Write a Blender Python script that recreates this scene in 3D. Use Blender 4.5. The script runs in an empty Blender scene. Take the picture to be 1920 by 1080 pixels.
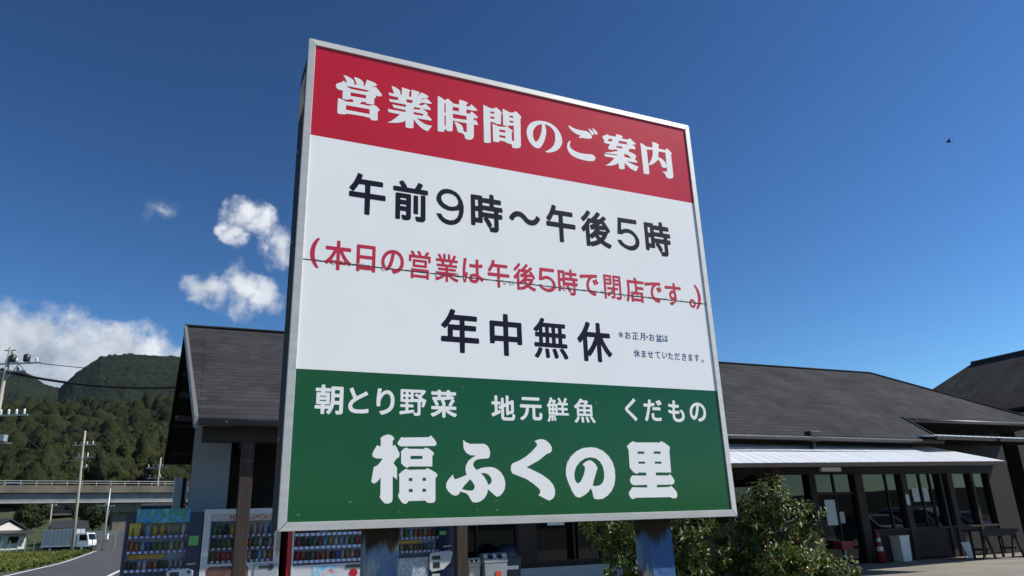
import bpy, bmesh, math, random
import numpy as np
from mathutils import Vector, Matrix, noise

random.seed(11)
rng = np.random.default_rng(5)
sc = bpy.context.scene
COL = sc.collection
rad = math.radians

# ------------------------------------------------------------------ camera
cam_d = bpy.data.cameras.new('camera')
cam = bpy.data.objects.new('camera', cam_d)
COL.objects.link(cam)
cam_d.sensor_width = 36
cam_d.lens = 25.41
cam_d.clip_start = 0.05
cam_d.clip_end = 9000
rt, dn, fw = Vector((0.99937811, 0.01105146, -0.03348531)), Vector((-0.03526189, 0.31321606, -0.94902703)), Vector((0, 0.94961759, 0.31341097))
m = Matrix((rt, -dn, -fw)).transposed().to_4x4()
m.translation = Vector((0, 0, 1.5))
cam.matrix_world = m
sc.camera = cam
sc.render.resolution_x, sc.render.resolution_y = 1024, 576

# ------------------------------------------------------------------ light
sc.view_settings.view_transform = 'Standard'
sc.view_settings.look = 'None'
sc.view_settings.gamma = 1
sc.view_settings.exposure = 0.5
HAZE = 0.00002
SUN = Vector((0.700, -0.02, 0.70)).normalized()
sun_d = bpy.data.lights.new('sun', 'SUN')
sun_d.energy = 4.0
sun_d.angle = rad(0.53)
sun_d.color = (1.0, 0.94, 0.84)
sun = bpy.data.objects.new('sun', sun_d)
COL.objects.link(sun)
sun.rotation_euler = SUN.to_track_quat('Z', 'Y').to_euler()

world = bpy.data.worlds.new('World')
sc.world = world
world.use_nodes = True
wt = world.node_tree
wt.nodes.clear()
def wn(t, **k):
    n = wt.nodes.new(t)
    for a, b in k.items():
        setattr(n, a, b)
    return n
def _in(n, i, v):
    if v is None:
        return
    if isinstance(v, bpy.types.NodeSocket):
        wt.links.new(v, n.inputs[i])
    else:
        n.inputs[i].default_value = v
def wm(op, a, b=None, c=None, clamp=False):
    n = wn('ShaderNodeMath', operation=op, use_clamp=clamp)
    _in(n, 0, a); _in(n, 1, b); _in(n, 2, c)
    return n.outputs[0]
sky = wn('ShaderNodeTexSky', sky_type='NISHITA')
sky.sun_disc = False
sky.sun_elevation = math.asin(SUN.z)
sky.sun_rotation = math.atan2(SUN.x, SUN.y)
sky.air_density = 1.0
sky.dust_density = 0.2
sky.ozone_density = 5.0
sky.altitude = 60
SKY_STRENGTH = 0.075
sk1 = wn('ShaderNodeVectorMath', operation='SCALE')
wt.links.new(sky.outputs[0], sk1.inputs[0]); sk1.inputs['Scale'].default_value = SKY_STRENGTH
skg = wn('ShaderNodeGamma'); wt.links.new(sk1.outputs[0], skg.inputs['Color']); skg.inputs['Gamma'].default_value = 1.62
skyv = wn('ShaderNodeVectorMath', operation='MULTIPLY')
wt.links.new(skg.outputs[0], skyv.inputs[0]); skyv.inputs[1].default_value = (1.72, 2.06, 1.92)
tc = wn('ShaderNodeTexCoord')
dirv = tc.outputs['Generated']
sep = wn('ShaderNodeSeparateXYZ'); wt.links.new(dirv, sep.inputs[0])
azim = wm('MULTIPLY', wm('ARCTAN2', sep.outputs[0], sep.outputs[1]), 180 / math.pi)
elev = wm('MULTIPLY', wm('ARCSINE', sep.outputs[2]), 180 / math.pi)
def wnoise(scale, detail, rough, off=(0, 0, 0), dist=0.0):
    mp = wn('ShaderNodeMapping'); wt.links.new(dirv, mp.inputs[0])
    mp.inputs['Location'].default_value = off
    n = wn('ShaderNodeTexNoise'); wt.links.new(mp.outputs[0], n.inputs['Vector'])
    n.inputs['Scale'].default_value = scale; n.inputs['Detail'].default_value = detail
    n.inputs['Roughness'].default_value = rough; n.inputs['Distortion'].default_value = dist
    return n.outputs[0]
n1 = wnoise(17, 9, 0.58, dist=0.25)
n1s = wnoise(17, 4, 0.55, (-0.012, 0, -0.014), dist=0.25)
n2 = wnoise(7, 5, 0.5, (3, 1, 2))
n3 = wnoise(45, 8, 0.62, (1, 5, 2), dist=0.6)
# azimuth, elevation, half width, half height (degrees), weight
CLOUDS = [(-36.0, 8.6, 12.4, 7.2, 2.5), (-29.3, 10.2, 5.6, 4.9, 2.2),
          (-21.9, 23.5, 1.9, 1.5, .9), (-20.5, 22.7, 1.9, 1.6, .9), (-19.0, 21.4, 1.8, 1.9, .85), (-22.3, 21.3, 1.25, 1.25, .7), (-22.9, 22.0, 1.0, 1.0, .6),
          (-23.9, 17.2, 2.4, 1.5, .85), (-21.6, 18.0, 2.2, 1.9, .9), (-21.5, 16.4, 1.8, 1.6, .75), (-19.9, 17.4, 2.2, 2.0, .85),
          (-27.6, 22.9, 1.8, 1.1, .27), (-150, 16, 26, 8, .9), (150, 14, 22, 6, .9), (-100, 15, 20, 6, .9)]
wx = wnoise(26, 4, 0.55, (7, 2, 1)); wy = wnoise(26, 4, 0.55, (2, 9, 4))
azw = wm('ADD', azim, wm('MULTIPLY', wm('SUBTRACT', wx, 0.5), 3.6))
elw = wm('ADD', elev, wm('MULTIPLY', wm('SUBTRACT', wy, 0.5), 3.0))
dens = None
for (a0, e0, ra, re, wgt) in CLOUDS:
    dx = wm('DIVIDE', wm('SUBTRACT', azw, a0), ra)
    dy = wm('DIVIDE', wm('SUBTRACT', elw, e0), re)
    q = wm('SQRT', wm('ADD', wm('MULTIPLY', dx, dx), wm('MULTIPLY', dy, dy)))
    f = wm('MULTIPLY', wm('SUBTRACT', 1.0, q, clamp=True), wgt)
    dens = f if dens is None else wm('MAXIMUM', dens, f)
edge = wm('ADD', wm('MULTIPLY', wm('SUBTRACT', n1, 0.5), 2.3), wm('MULTIPLY', wm('SUBTRACT', n3, 0.5), .8))
body = wm('MULTIPLY', wm('ADD', wm('MULTIPLY', dens, 1.5), wm('MULTIPLY', edge, wm('MINIMUM', wm('MULTIPLY', dens, 5), 1.0))), 1.0)
alpha = wn('ShaderNodeMapRange', interpolation_type='SMOOTHSTEP')
wt.links.new(body, alpha.inputs['Value'])
alpha.inputs['From Min'].default_value = 0.03; alpha.inputs['From Max'].default_value = 1.2
# light: sunward noise difference and thickness
lit = wm('ADD', wm('MULTIPLY', wm('SUBTRACT', n1, n1s), 1.7), wm('MULTIPLY', wm('SUBTRACT', n2, 0.5), 1.1))
lit = wm('ADD', lit, wm('MULTIPLY', wm('SUBTRACT', elev, 12.0), 0.05))
lit = wm('ADD', lit, 0.42, clamp=True)
ramp = wn('ShaderNodeMix', data_type='RGBA')
wt.links.new(lit, ramp.inputs['Factor'])
ramp.inputs['A'].default_value = (0.24, 0.29, 0.36, 1); ramp.inputs['B'].default_value = (0.64, 0.66, 0.69, 1)
mixw = wn('ShaderNodeMix', data_type='RGBA')
wt.links.new(wm('MULTIPLY', alpha.outputs[0], 0.96), mixw.inputs['Factor'])
wt.links.new(skyv.outputs[0], mixw.inputs['A']); wt.links.new(ramp.outputs['Result'], mixw.inputs['B'])
bg = wn('ShaderNodeBackground'); bg.inputs['Strength'].default_value = 1.0
wt.links.new(mixw.outputs['Result'], bg.inputs['Color'])
wo = wn('ShaderNodeOutputWorld'); wt.links.new(bg.outputs[0], wo.inputs[0])

# ------------------------------------------------------------------ helpers
def tag(o, label=None, cat=None, group=None, kind=None):
    if label: o['label'] = label
    if cat: o['category'] = cat
    if group: o['group'] = group
    if kind: o['kind'] = kind
    return o

def empty(name, loc, rz=0.0, label=None, cat=None, group=None):
    o = bpy.data.objects.new(name, None)
    COL.objects.link(o)
    o.empty_display_size = 0.2
    o.location = loc
    o.rotation_euler = (0, 0, rz)
    return tag(o, label, cat, group)

def link(name, me, mat, parent=None, smooth=False):
    o = bpy.data.objects.new(name, me)
    COL.objects.link(o)
    if mat is not None and not me.materials:
        me.materials.append(mat)
    if parent is not None:
        o.parent = parent
    if smooth:
        me.polygons.foreach_set('use_smooth', [True] * len(me.polygons))
    return o

def copy_tree(o, parent=None, skip=()):
    c = o.copy()
    COL.objects.link(c)
    if parent is not None:
        c.parent = parent
    for ch in [x for x in bpy.data.objects if x.parent == o]:
        copy_tree(ch, c)
    return c

class MB:
    def __init__(self):
        self.v, self.f = [], []
    def add(self, vs, fs):
        k = len(self.v)
        self.v += [tuple(p) for p in vs]
        self.f += [tuple(i + k for i in f) for f in fs]
        return self
    def box(self, x0, x1, y0, y1, z0, z1):
        vs = [(x, y, z) for x in (x0, x1) for y in (y0, y1) for z in (z0, z1)]
        return self.add(vs, [(0, 1, 3, 2), (4, 6, 7, 5), (0, 4, 5, 1), (2, 3, 7, 6), (0, 2, 6, 4), (1, 5, 7, 3)])
    def prism(self, poly, ext):
        """poly: list of 3-D points (planar), ext: extrusion vector"""
        n = len(poly)
        e = Vector(ext)
        vs = [Vector(p) for p in poly] + [Vector(p) + e for p in poly]
        fs = [tuple(range(n))[::-1], tuple(range(n, 2 * n))]
        fs += [(i, (i + 1) % n, n + (i + 1) % n, n + i) for i in range(n)]
        return self.add(vs, fs)
    def bar(self, a, b, w, h=None, up=(0, 0, 1)):
        h = h or w
        a, b, up = Vector(a), Vector(b), Vector(up)
        d = (b - a).normalized()
        s = d.cross(up)
        if s.length < 1e-4:
            s = d.cross(Vector((0, 1, 0)))
        s.normalize()
        t = s.cross(d)
        poly = [a + s * w / 2 * i + t * h / 2 * j for i, j in ((-1, -1), (1, -1), (1, 1), (-1, 1))]
        return self.prism(poly, b - a)
    def tube(self, pts, r, seg=8, cap=True):
        pts = [Vector(p) for p in pts]
        rs = r if isinstance(r, (list, tuple)) else [r] * len(pts)
        vs, fs = [], []
        for i, p in enumerate(pts):
            d = (pts[min(i + 1, len(pts) - 1)] - pts[max(i - 1, 0)]).normalized()
            s = d.cross(Vector((0.13, 0.07, 1)))
            if s.length < 0.2:
                s = d.cross(Vector((1, 0.1, 0)))
            s.normalize()
            t = s.cross(d)
            for k in range(seg):
                a = 2 * math.pi * k / seg
                vs.append(p + (s * math.cos(a) + t * math.sin(a)) * rs[i])
        for i in range(len(pts) - 1):
            for k in range(seg):
                fs.append((i * seg + k, i * seg + (k + 1) % seg, (i + 1) * seg + (k + 1) % seg, (i + 1) * seg + k))
        if cap:
            fs.append(tuple(range(seg))[::-1])
            fs.append(tuple((len(pts) - 1) * seg + k for k in range(seg)))
        return self.add(vs, fs)
    def lathe(self, prof, seg=12, c=(0, 0, 0)):
        vs, fs = [], []
        for (r, z) in prof:
            for k in range(seg):
                a = 2 * math.pi * k / seg
                vs.append((c[0] + r * math.cos(a), c[1] + r * math.sin(a), c[2] + z))
        for i in range(len(prof) - 1):
            for k in range(seg):
                fs.append((i * seg + k, i * seg + (k + 1) % seg, (i + 1) * seg + (k + 1) % seg, (i + 1) * seg + k))
        fs.append(tuple(range(seg))[::-1])
        fs.append(tuple((len(prof) - 1) * seg + k for k in range(seg)))
        return self.add(vs, fs)
    def build(self, name, mat, parent=None, smooth=False, bevel=0.0):
        me = bpy.data.meshes.new(name)
        me.from_pydata(self.v, [], self.f)
        bm = bmesh.new()
        bm.from_mesh(me)
        bmesh.ops.recalc_face_normals(bm, faces=bm.faces)
        if bevel:
            es = [e for e in bm.edges if len(e.link_faces) == 2 and e.calc_face_angle(0) > 0.6]
            bmesh.ops.bevel(bm, geom=es, offset=bevel, segments=2, profile=0.6, affect='EDGES')
        bm.to_mesh(me)
        bm.free()
        o = link(name, me, mat, parent, smooth)
        return o

def shade_auto(o, ang=0.6):
    me = o.data
    me.polygons.foreach_set('use_smooth', [True] * len(me.polygons))
    bm = bmesh.new(); bm.from_mesh(me)
    for e in bm.edges:
        e.smooth = not (len(e.link_faces) == 2 and e.calc_face_angle(0) > ang)
    bm.to_mesh(me); bm.free()
    return o

MATS = {}
def mat(name, c, rough=0.6, metal=0.0, spec=0.5, var=0.0, vscale=4.0, c2=None, bump=0.0, bscale=40.0, stretch=None, sharp=None, detail=6, extra=None):
    if name in MATS:
        return MATS[name]
    mt = bpy.data.materials.new(name)
    mt.use_nodes = True
    nt = mt.node_tree
    b = nt.nodes['Principled BSDF']
    b.inputs['Roughness'].default_value = rough
    b.inputs['Metallic'].default_value = metal
    b.inputs['Specular IOR Level'].default_value = spec
    b.inputs['Base Color'].default_value = (*c, 1)
    tcn = nt.nodes.new('ShaderNodeTexCoord')
    mp = nt.nodes.new('ShaderNodeMapping')
    nt.links.new(tcn.outputs['Object'], mp.inputs[0])
    if stretch:
        mp.inputs['Scale'].default_value = stretch
    if var or c2:
        n = nt.nodes.new('ShaderNodeTexNoise')
        n.inputs['Scale'].default_value = vscale
        n.inputs['Detail'].default_value = detail
        n.inputs['Roughness'].default_value = 0.6
        nt.links.new(mp.outputs[0], n.inputs['Vector'])
        r = nt.nodes.new('ShaderNodeMapRange')
        lo, hi = sharp or (0.3, 0.7)
        r.inputs['From Min'].default_value = lo
        r.inputs['From Max'].default_value = hi
        nt.links.new(n.outputs[0], r.inputs['Value'])
        mx = nt.nodes.new('ShaderNodeMix'); mx.data_type = 'RGBA'
        nt.links.new(r.outputs[0], mx.inputs['Factor'])
        if c2:
            mx.inputs['A'].default_value = (*c, 1); mx.inputs['B'].default_value = (*c2, 1)
        else:
            mx.inputs['A'].default_value = (*[x * (1 - var) for x in c], 1)
            mx.inputs['B'].default_value = (*[min(1, x * (1 + var)) for x in c], 1)
        nt.links.new(mx.outputs['Result'], b.inputs['Base Color'])
    if bump:
        n = nt.nodes.new('ShaderNodeTexNoise')
        n.inputs['Scale'].default_value = bscale
        n.inputs['Detail'].default_value = 5
        nt.links.new(mp.outputs[0], n.inputs['Vector'])
        bp = nt.nodes.new('ShaderNodeBump')
        bp.inputs['Strength'].default_value = bump
        bp.inputs['Distance'].default_value = 0.02
        nt.links.new(n.outputs[0], bp.inputs['Height'])
        nt.links.new(bp.outputs[0], b.inputs['Normal'])
    MATS[name] = mt
    if extra:
        extra(nt, b, mp)
    return mt
def srgb(r, g, b):
    f = lambda x: (x / 255 / 12.92) if x / 255 <= 0.04045 else ((x / 255 + 0.055) / 1.055) ** 2.4
    return (f(r), f(g), f(b))

def fill_outlines(name, polys, mt, parent, y, thick=0.0):
    """closed outlines (x, z) filled with even-odd holes, standing at depth y"""
    cu = bpy.data.curves.new(name, 'CURVE')
    cu.dimensions = '2D'
    cu.fill_mode = 'BOTH'
    for p in polys:
        s = cu.splines.new('POLY')
        s.points.add(len(p) - 1)
        s.use_cyclic_u = True
        for pt, (a, b) in zip(s.points, p):
            pt.co = (a, b, 0, 1)
    return _curve_to_mesh(name, cu, mt, parent, y)

def _curve_to_mesh(name, cu, mt, parent, y, loc=(0, 0), scale=(1, 1)):
    t = bpy.data.objects.new(name + '_tmp', cu)
    COL.objects.link(t)
    bpy.context.view_layer.update()
    me = bpy.data.meshes.new_from_object(t.evaluated_get(bpy.context.evaluated_depsgraph_get()))
    bpy.data.objects.remove(t)
    bpy.data.curves.remove(cu)
    me.materials.clear()
    co = np.empty(len(me.vertices) * 3)
    me.vertices.foreach_get('co', co)
    co = co.reshape(-1, 3)
    out = np.stack([co[:, 0] * scale[0] + loc[0], np.full(len(co), y), co[:, 1] * scale[1] + loc[1]], 1)
    me.vertices.foreach_set('co', out.ravel())
    me.update()
    me.name = name
    if parent is None:
        return me
    return link(name, me, mt, parent)

# ------------------------------------------------------------------ materials
M = dict(
    alu=mat('aluminium', (0.54, 0.54, 0.525), 0.45, 0.15, 0.5, var=0.12, vscale=6, stretch=(1, 1, 6)),
    steel_dark=mat('rusty dark steel', (0.022, 0.016, 0.014), 0.75, 0, 0.3, c2=(0.10, 0.052, 0.024), vscale=9, sharp=(0.56, 0.74), bump=0.3, bscale=60),
    rust_pale=mat('bare primer patch', (0.52, 0.43, 0.30), 0.7, c2=(0.22, 0.10, 0.04), vscale=16, sharp=(0.5, 0.72)),
    sign_red=mat('red sign vinyl', (0.52, 0.012, 0.027), 0.25, 0, 0.5, var=0.06, vscale=2.5),
    sign_white=mat('white sign vinyl', (0.82, 0.83, 0.83), 0.28, 0, 0.5, var=0.025, vscale=3),
    sign_green=mat('green sign vinyl', (0.005, 0.078, 0.020), 0.18, 0, 0.4, var=0.1, vscale=2.2),
    letter_white=mat('white lettering', (0.80, 0.80, 0.80), 0.35),
    letter_navy=mat('navy lettering', (0.006, 0.007, 0.022), 0.5, 0, 0.1),
    letter_blue=mat('blue lettering', (0.02, 0.045, 0.16), 0.35),
    letter_red=mat('red lettering', (0.50, 0.022, 0.06), 0.4, 0, .3),
    grime=mat('dark grime', (0.03, 0.03, 0.03), 0.9),
    concrete=mat('concrete', (0.30, 0.285, 0.25), 0.9, var=0.22, vscale=1.2, bump=0.4, bscale=30),
    concrete_dirty=mat('stained concrete', (0.19, 0.165, 0.13), 0.9, c2=(0.08, 0.07, 0.055), vscale=0.35, stretch=(1, 1, 0.4), bump=0.3, bscale=6),
    asphalt=mat('asphalt', (0.062, 0.062, 0.066), 0.92, var=0.25, vscale=0.6, bump=0.5, bscale=90),
    paint_white=mat('road paint', (0.62, 0.62, 0.60), 0.8, var=0.2, vscale=5),
    wood_dark=mat('dark timber', (0.024, 0.019, 0.017), 0.7, 0, 0.3, var=0.35, vscale=3, stretch=(8, 8, 0.6), bump=0.3, bscale=20),
    wood_brown=mat('weathered brown timber', (0.042, 0.031, 0.026), 0.75, 0, 0.3, var=0.35, vscale=3, stretch=(9, 9, 0.5), bump=0.3, bscale=20),
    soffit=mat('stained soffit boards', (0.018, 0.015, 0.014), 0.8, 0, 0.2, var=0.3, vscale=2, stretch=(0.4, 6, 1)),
    fascia=mat('grey metal fascia', (0.20, 0.195, 0.185), 0.5, 0.2, 0.5, var=0.1, vscale=2),
    siding=mat('pale grey siding', (0.24, 0.27, 0.30), 0.55, 0.0, 0.4, var=0.06, vscale=1.5),
    gutter=mat('dark gutter', (0.035, 0.032, 0.03), 0.45, 0.0, 0.5, var=0.2),
    galv=mat('galvanised steel', (0.42, 0.43, 0.43), 0.45, 0.5, 0.5, var=0.12, vscale=5),
    pole=mat('pole concrete', (0.36, 0.33, 0.27), 0.9, var=0.15, vscale=1.5, stretch=(3, 3, .4)),
    black=mat('black rubber', (0.015, 0.015, 0.017), 0.7, 0, 0.3),
    porcelain=mat('white porcelain', (0.75, 0.75, 0.73), 0.25),
    white_paint=mat('white enamel', (0.72, 0.73, 0.72), 0.3, var=0.05, vscale=3),
    navy=mat('navy enamel', (0.008, 0.013, 0.055), 0.3, var=0.1, vscale=2),
    red_paint=mat('red enamel', (0.42, 0.008, 0.018), 0.3, var=0.06, vscale=2),
    cavity=mat('display lining', (0.24, 0.30, 0.40), 0.5, var=0.1, vscale=4),
    dark_plastic=mat('charcoal plastic', (0.022, 0.023, 0.026), 0.4),
    silver_plastic=mat('silver plastic', (0.5, 0.5, 0.5), 0.3, 0.2),
)

# ------------------------------------------------------------------ terrain
def ground_h(x, y):
    d = np.asarray(y, float)
    x = np.asarray(x, float)
    s = np.clip((d - 55) / 40, 0, 1); s = s * s * (3 - 2 * s)
    h = 0.32 * s
    t = np.clip((d - 122) / 70, 0, 1)
    h = h + 10.5 * t * t * (3 - 2 * t) * np.clip((-x - 20) / 30, 0, 1)
    t2 = np.clip((d - 185) / 420, 0, 1)
    h = h + 92 * t2 ** 1.15 * np.clip((-x - 20) / 80, 0, 1)
    return h

def grid_mesh(name, X, Y, Zz, mt, smooth=True):
    r, c = X.shape
    co = np.stack([X, Y, Zz], -1).reshape(-1, 3)
    i = np.arange(r - 1)[:, None] * c + np.arange(c - 1)[None, :]
    q = np.stack([i, i + 1, i + c + 1, i + c], -1).reshape(-1, 4)
    me = bpy.data.meshes.new(name)
    me.vertices.add(len(co)); me.vertices.foreach_set('co', co.ravel())
    me.loops.add(q.size); me.loops.foreach_set('vertex_index', q.ravel().astype(np.int32))
    me.polygons.add(len(q)); me.polygons.foreach_set('loop_start', np.arange(0, q.size, 4, dtype=np.int32))
    me.update(calc_edges=True)
    me.validate()
    return link(name, me, mt, None, smooth)

M['field'] = mat('field grass ground', (0.028, 0.050, 0.012), 0.95, c2=(0.06, 0.068, 0.026), vscale=0.06, detail=9, bump=0.5, bscale=3)
def ring(n, r):
    return np.stack([np.cos(n), np.sin(n)])
az = np.radians(np.concatenate([np.arange(-180, -52, 4), np.arange(-52, -18, 0.5), np.arange(-18, 180.1, 4)]))
rr = np.concatenate([[0.01], np.geomspace(3, 45, 14), np.arange(50, 260, 4), np.geomspace(265, 3600, 40)])
A_, R_ = np.meshgrid(az, rr)
X_, Y_ = R_ * np.sin(A_), R_ * np.cos(A_)
H_ = ground_h(X_, Y_) + np.where(R_ > 130, (np.sin(X_ * .13) * np.cos(Y_ * .11)) * .35, 0)
# low hills all round, far off
far = np.clip((R_ - 700) / 1500, 0, 1)
H_ = np.where(Y_ < 200, H_ + far * (18 + 9 * np.sin(A_ * 5) + 4 * np.sin(A_ * 17 + 1)), H_)
tag(grid_mesh('ground', X_, Y_, H_ - 0.006, M['field']), kind='structure')

def strip(name, pts_l, pts_r, dz, mt, n=24):
    """a sheet between two ground polylines, laid dz above the ground"""
    def res(pts):
        pts = np.array(pts, float); t = np.linspace(0, 1, len(pts)); tt = np.linspace(0, 1, n)
        return np.interp(tt, t, pts[:, 0]), np.interp(tt, t, pts[:, 1])
    lx, ly = res(pts_l); rx, ry = res(pts_r)
    w = np.linspace(0, 1, 9)[:, None]
    X, Y = lx * (1 - w) + rx * w, ly * (1 - w) + ry * w
    return grid_mesh(name, X, Y, ground_h(X, Y) + dz, mt)

# asphalt yard round the sign and market hall, road to the bridge
TH = rad(24.0)
BO = Vector((-6.134, 13.957, 0))
BU = Vector((math.cos(TH), math.sin(TH), 0)); BV = Vector((-math.sin(TH), math.cos(TH), 0))
def W(a, p, z=0.0):
    return BO + BU * a + BV * p + Vector((0, 0, z))
M['yard'] = mat('worn pale paving', (0.27, 0.25, 0.21), 0.92, c2=(0.17, 0.16, 0.145), vscale=0.5, detail=9, bump=0.4, bscale=60)
yd = MB()
yp = [W(-5.5, 14), W(-5.5, -24), W(44, -24), W(44, 14)]
NY = 14
for i in range(NY):
    for j in range(NY):
        c = [W(-5.5 + 49.5 * (i + di) / NY, -24 + 38 * (j + dj) / NY) for di, dj in ((0, 0), (1, 0), (1, 1), (0, 1))]
        yd.add([(q.x, q.y, float(ground_h(q.x, q.y)) + 0.004) for q in c], [(0, 1, 2, 3)])
tag(yd.build('parking_lot', M['yard']), kind='structure')

RL = [(-14, 10), (-20.5, 25), (-26.41, 39.02), (-33.62, 54.55), (-47.49, 83.42), (-55.77, 99.7), (-62, 112), (-72, 135)]
CLN = [(-9.5, 15), (-13.9, 24), (-19.1, 35.06), (-24.19, 46.77), (-40.5, 81), (-50.2, 101), (-56, 113), (-66, 136)]
RRT = [(-6.2, 19), (-9, 26), (-13, 34), (-17.5, 45), (-33, 79), (-44.5, 102), (-50, 114), (-60, 137)]
tag(strip('road', RL, RRT, 0.008, M['asphalt'], 60), kind='structure')
def line_of(name, pts, w):
    p = np.array(pts, float); d = np.gradient(p, axis=0); d /= np.linalg.norm(d, axis=1)[:, None]
    nrm = np.stack([d[:, 1], -d[:, 0]], 1)
    return strip(name, p + nrm * .25, p + nrm * (.25 + w), 0.013, M['paint_white'], 60)
tag(line_of('road_edge_marking', RL[:6], 0.22), kind='structure')
tag(line_of('road_centre_marking', CLN[:5], 0.2), kind='structure')

# worley noise for wooded slopes
def worley(x, y, cell, seed=0):
    gx, gy = np.floor(x / cell), np.floor(y / cell)
    best = np.full(x.shape, 9.0); idv = np.zeros(x.shape)
    for i in (-1, 0, 1):
        for j in (-1, 0, 1):
            cx, cy = gx + i, gy + j
            h1 = np.modf(np.abs(np.sin(cx * 127.1 + cy * 311.7 + seed) * 43758.5453))[0]
            h2 = np.modf(np.abs(np.sin(cx * 269.5 + cy * 183.3 + seed) * 24634.6345))[0]
            d = np.hypot(x / cell - cx - h1, y / cell - cy - h2)
            m_ = d < best
            best = np.where(m_, d, best); idv = np.where(m_, h1 * .5 + h2 * .5, idv)
    return best, idv
def fbm(x, y, s, o=5):
    v = 0; a = 1.0
    for k in range(o):
        v = v + a * (np.sin(x / s + 1.3 * k + 1.7 * np.sin(y / s * .8 + k)) * np.cos(y / s * 1.1 - .7 * k + 1.2 * np.sin(x / s * .9 + 2 * k)))
        s = s / 2.03; a *= .5
    return v

def forest_mat(name, c, c2, scale, bare=False):
    def extra(nt, b, mp):
        g = nt.nodes.new('ShaderNodeTexCoord')
        v = nt.nodes.new('ShaderNodeTexVoronoi'); v.inputs['Scale'].default_value = 1 / scale
        nt.links.new(g.outputs['Object'], v.inputs['Vector'])
        n = nt.nodes.new('ShaderNodeTexNoise'); n.inputs['Scale'].default_value = 0.011; n.inputs['Detail'].default_value = 7
        nt.links.new(g.outputs['Object'], n.inputs['Vector'])
        s = nt.nodes.new('ShaderNodeSeparateColor'); nt.links.new(v.outputs['Color'], s.inputs[0])
        a = nt.nodes.new('ShaderNodeMath'); a.operation = 'MULTIPLY_ADD'
        nt.links.new(s.outputs[0], a.inputs[0]); a.inputs[1].default_value = 0.55
        r = nt.nodes.new('ShaderNodeMapRange'); nt.links.new(n.outputs[0], r.inputs[0])
        r.inputs['From Min'].default_value = .42; r.inputs['From Max'].default_value = .62; r.inputs['To Max'].default_value = .75
        nt.links.new(r.outputs[0], a.inputs[2])
        mx = nt.nodes.new('ShaderNodeMix'); mx.data_type = 'RGBA'
        mx.inputs['A'].default_value = (*c, 1); mx.inputs['B'].default_value = (*c2, 1)
        nt.links.new(a.outputs[0], mx.inputs['Factor'])
        nt.links.new(mx.outputs['Result'], b.inputs['Base Color'])
        n2_ = nt.nodes.new('ShaderNodeTexNoise'); n2_.inputs['Scale'].default_value = 1.1; n2_.inputs['Detail'].default_value = 4
        nt.links.new(g.outputs['Object'], n2_.inputs['Vector'])
        bp = nt.nodes.new('ShaderNodeBump'); bp.inputs['Strength'].default_value = 1.0; bp.inputs['Distance'].default_value = 1.1
        nt.links.new(n2_.outputs[0], bp.inputs['Height']); nt.links.new(bp.outputs[0], b.inputs['Normal'])
    return mat(name, c, 0.95, 0, 0.1, extra=extra)
M['mountain'] = forest_mat('wooded mountain', (0.008, 0.016, 0.011), (0.019, 0.027, 0.015), 7)
M['forest'] = forest_mat('broadleaf forest', (0.007, 0.014, 0.006), (0.028, 0.034, 0.012), 6)

# the mountain: crest heights read along azimuth (x/y ratio), rising from the valley side
K = np.array([-1.0, -.90, -.80, -.7271, -.70, -.6967, -.6561, -.6394, -.6207, -.5865, -.5489, -.476, -.44, -.40, -.33, -.25])
CZ = np.array([260, 300, 330, 352, 345, 346, 312, 305, 336, 371, 375, 364, 352, 330, 290, 240])
kk = np.linspace(-0.92, -0.30, 620)
dd = np.concatenate([np.linspace(560, 1500, 220), np.linspace(1505, 1900, 30)])
KK, DD = np.meshgrid(kk, dd)
MX, MY = KK * DD, DD
crest = np.interp(kk, K, CZ)[None, :]
# two summits: the far one steps back
t = np.clip((DD - 560) / (1500 - 560), 0, 1)
prof = t ** 1.25
gul = fbm(MX, MY, 120) * 15 * np.sin(np.pi * np.clip(t, 0, 1)) ** .8
MZ = 58 + (crest - 58) * prof + gul
MZ = np.where(DD > 1500, crest - (DD - 1500) * .35, MZ)
wd, wi = worley(MX, MY, 10.0)
MZ = MZ + (1 - np.clip(wd, 0, 1) ** 2) * (4 + 4 * wi) + np.where(DD > 1480, 0, 0)
mo = grid_mesh('mountain', MX, MY, MZ, M['mountain'])
tag(mo, kind='structure')

az2 = np.radians(np.arange(-20, 303, 1.5)); r2_ = np.linspace(260, 900, 40)
A2, R2 = np.meshgrid(az2, r2_)
X2, Y2 = R2 * np.sin(A2), R2 * np.cos(A2)
T2 = np.clip((R2 - 260) / 640, 0, 1)
Z2 = -3 + (17 + 6 * np.sin(A2 * 4) + 4 * np.sin(A2 * 11 + 1)) * T2 * np.clip((A2 + .35) / .3, 0, 1) * np.clip((5.29 - A2) / .2, 0, 1) + (1 - np.clip(worley(X2, Y2, 14.)[0], 0, 1)) * 5 * np.clip(T2 * 8, 0, 1)
tag(grid_mesh('hills', X2, Y2, Z2, M['mountain']), kind='structure')

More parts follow.
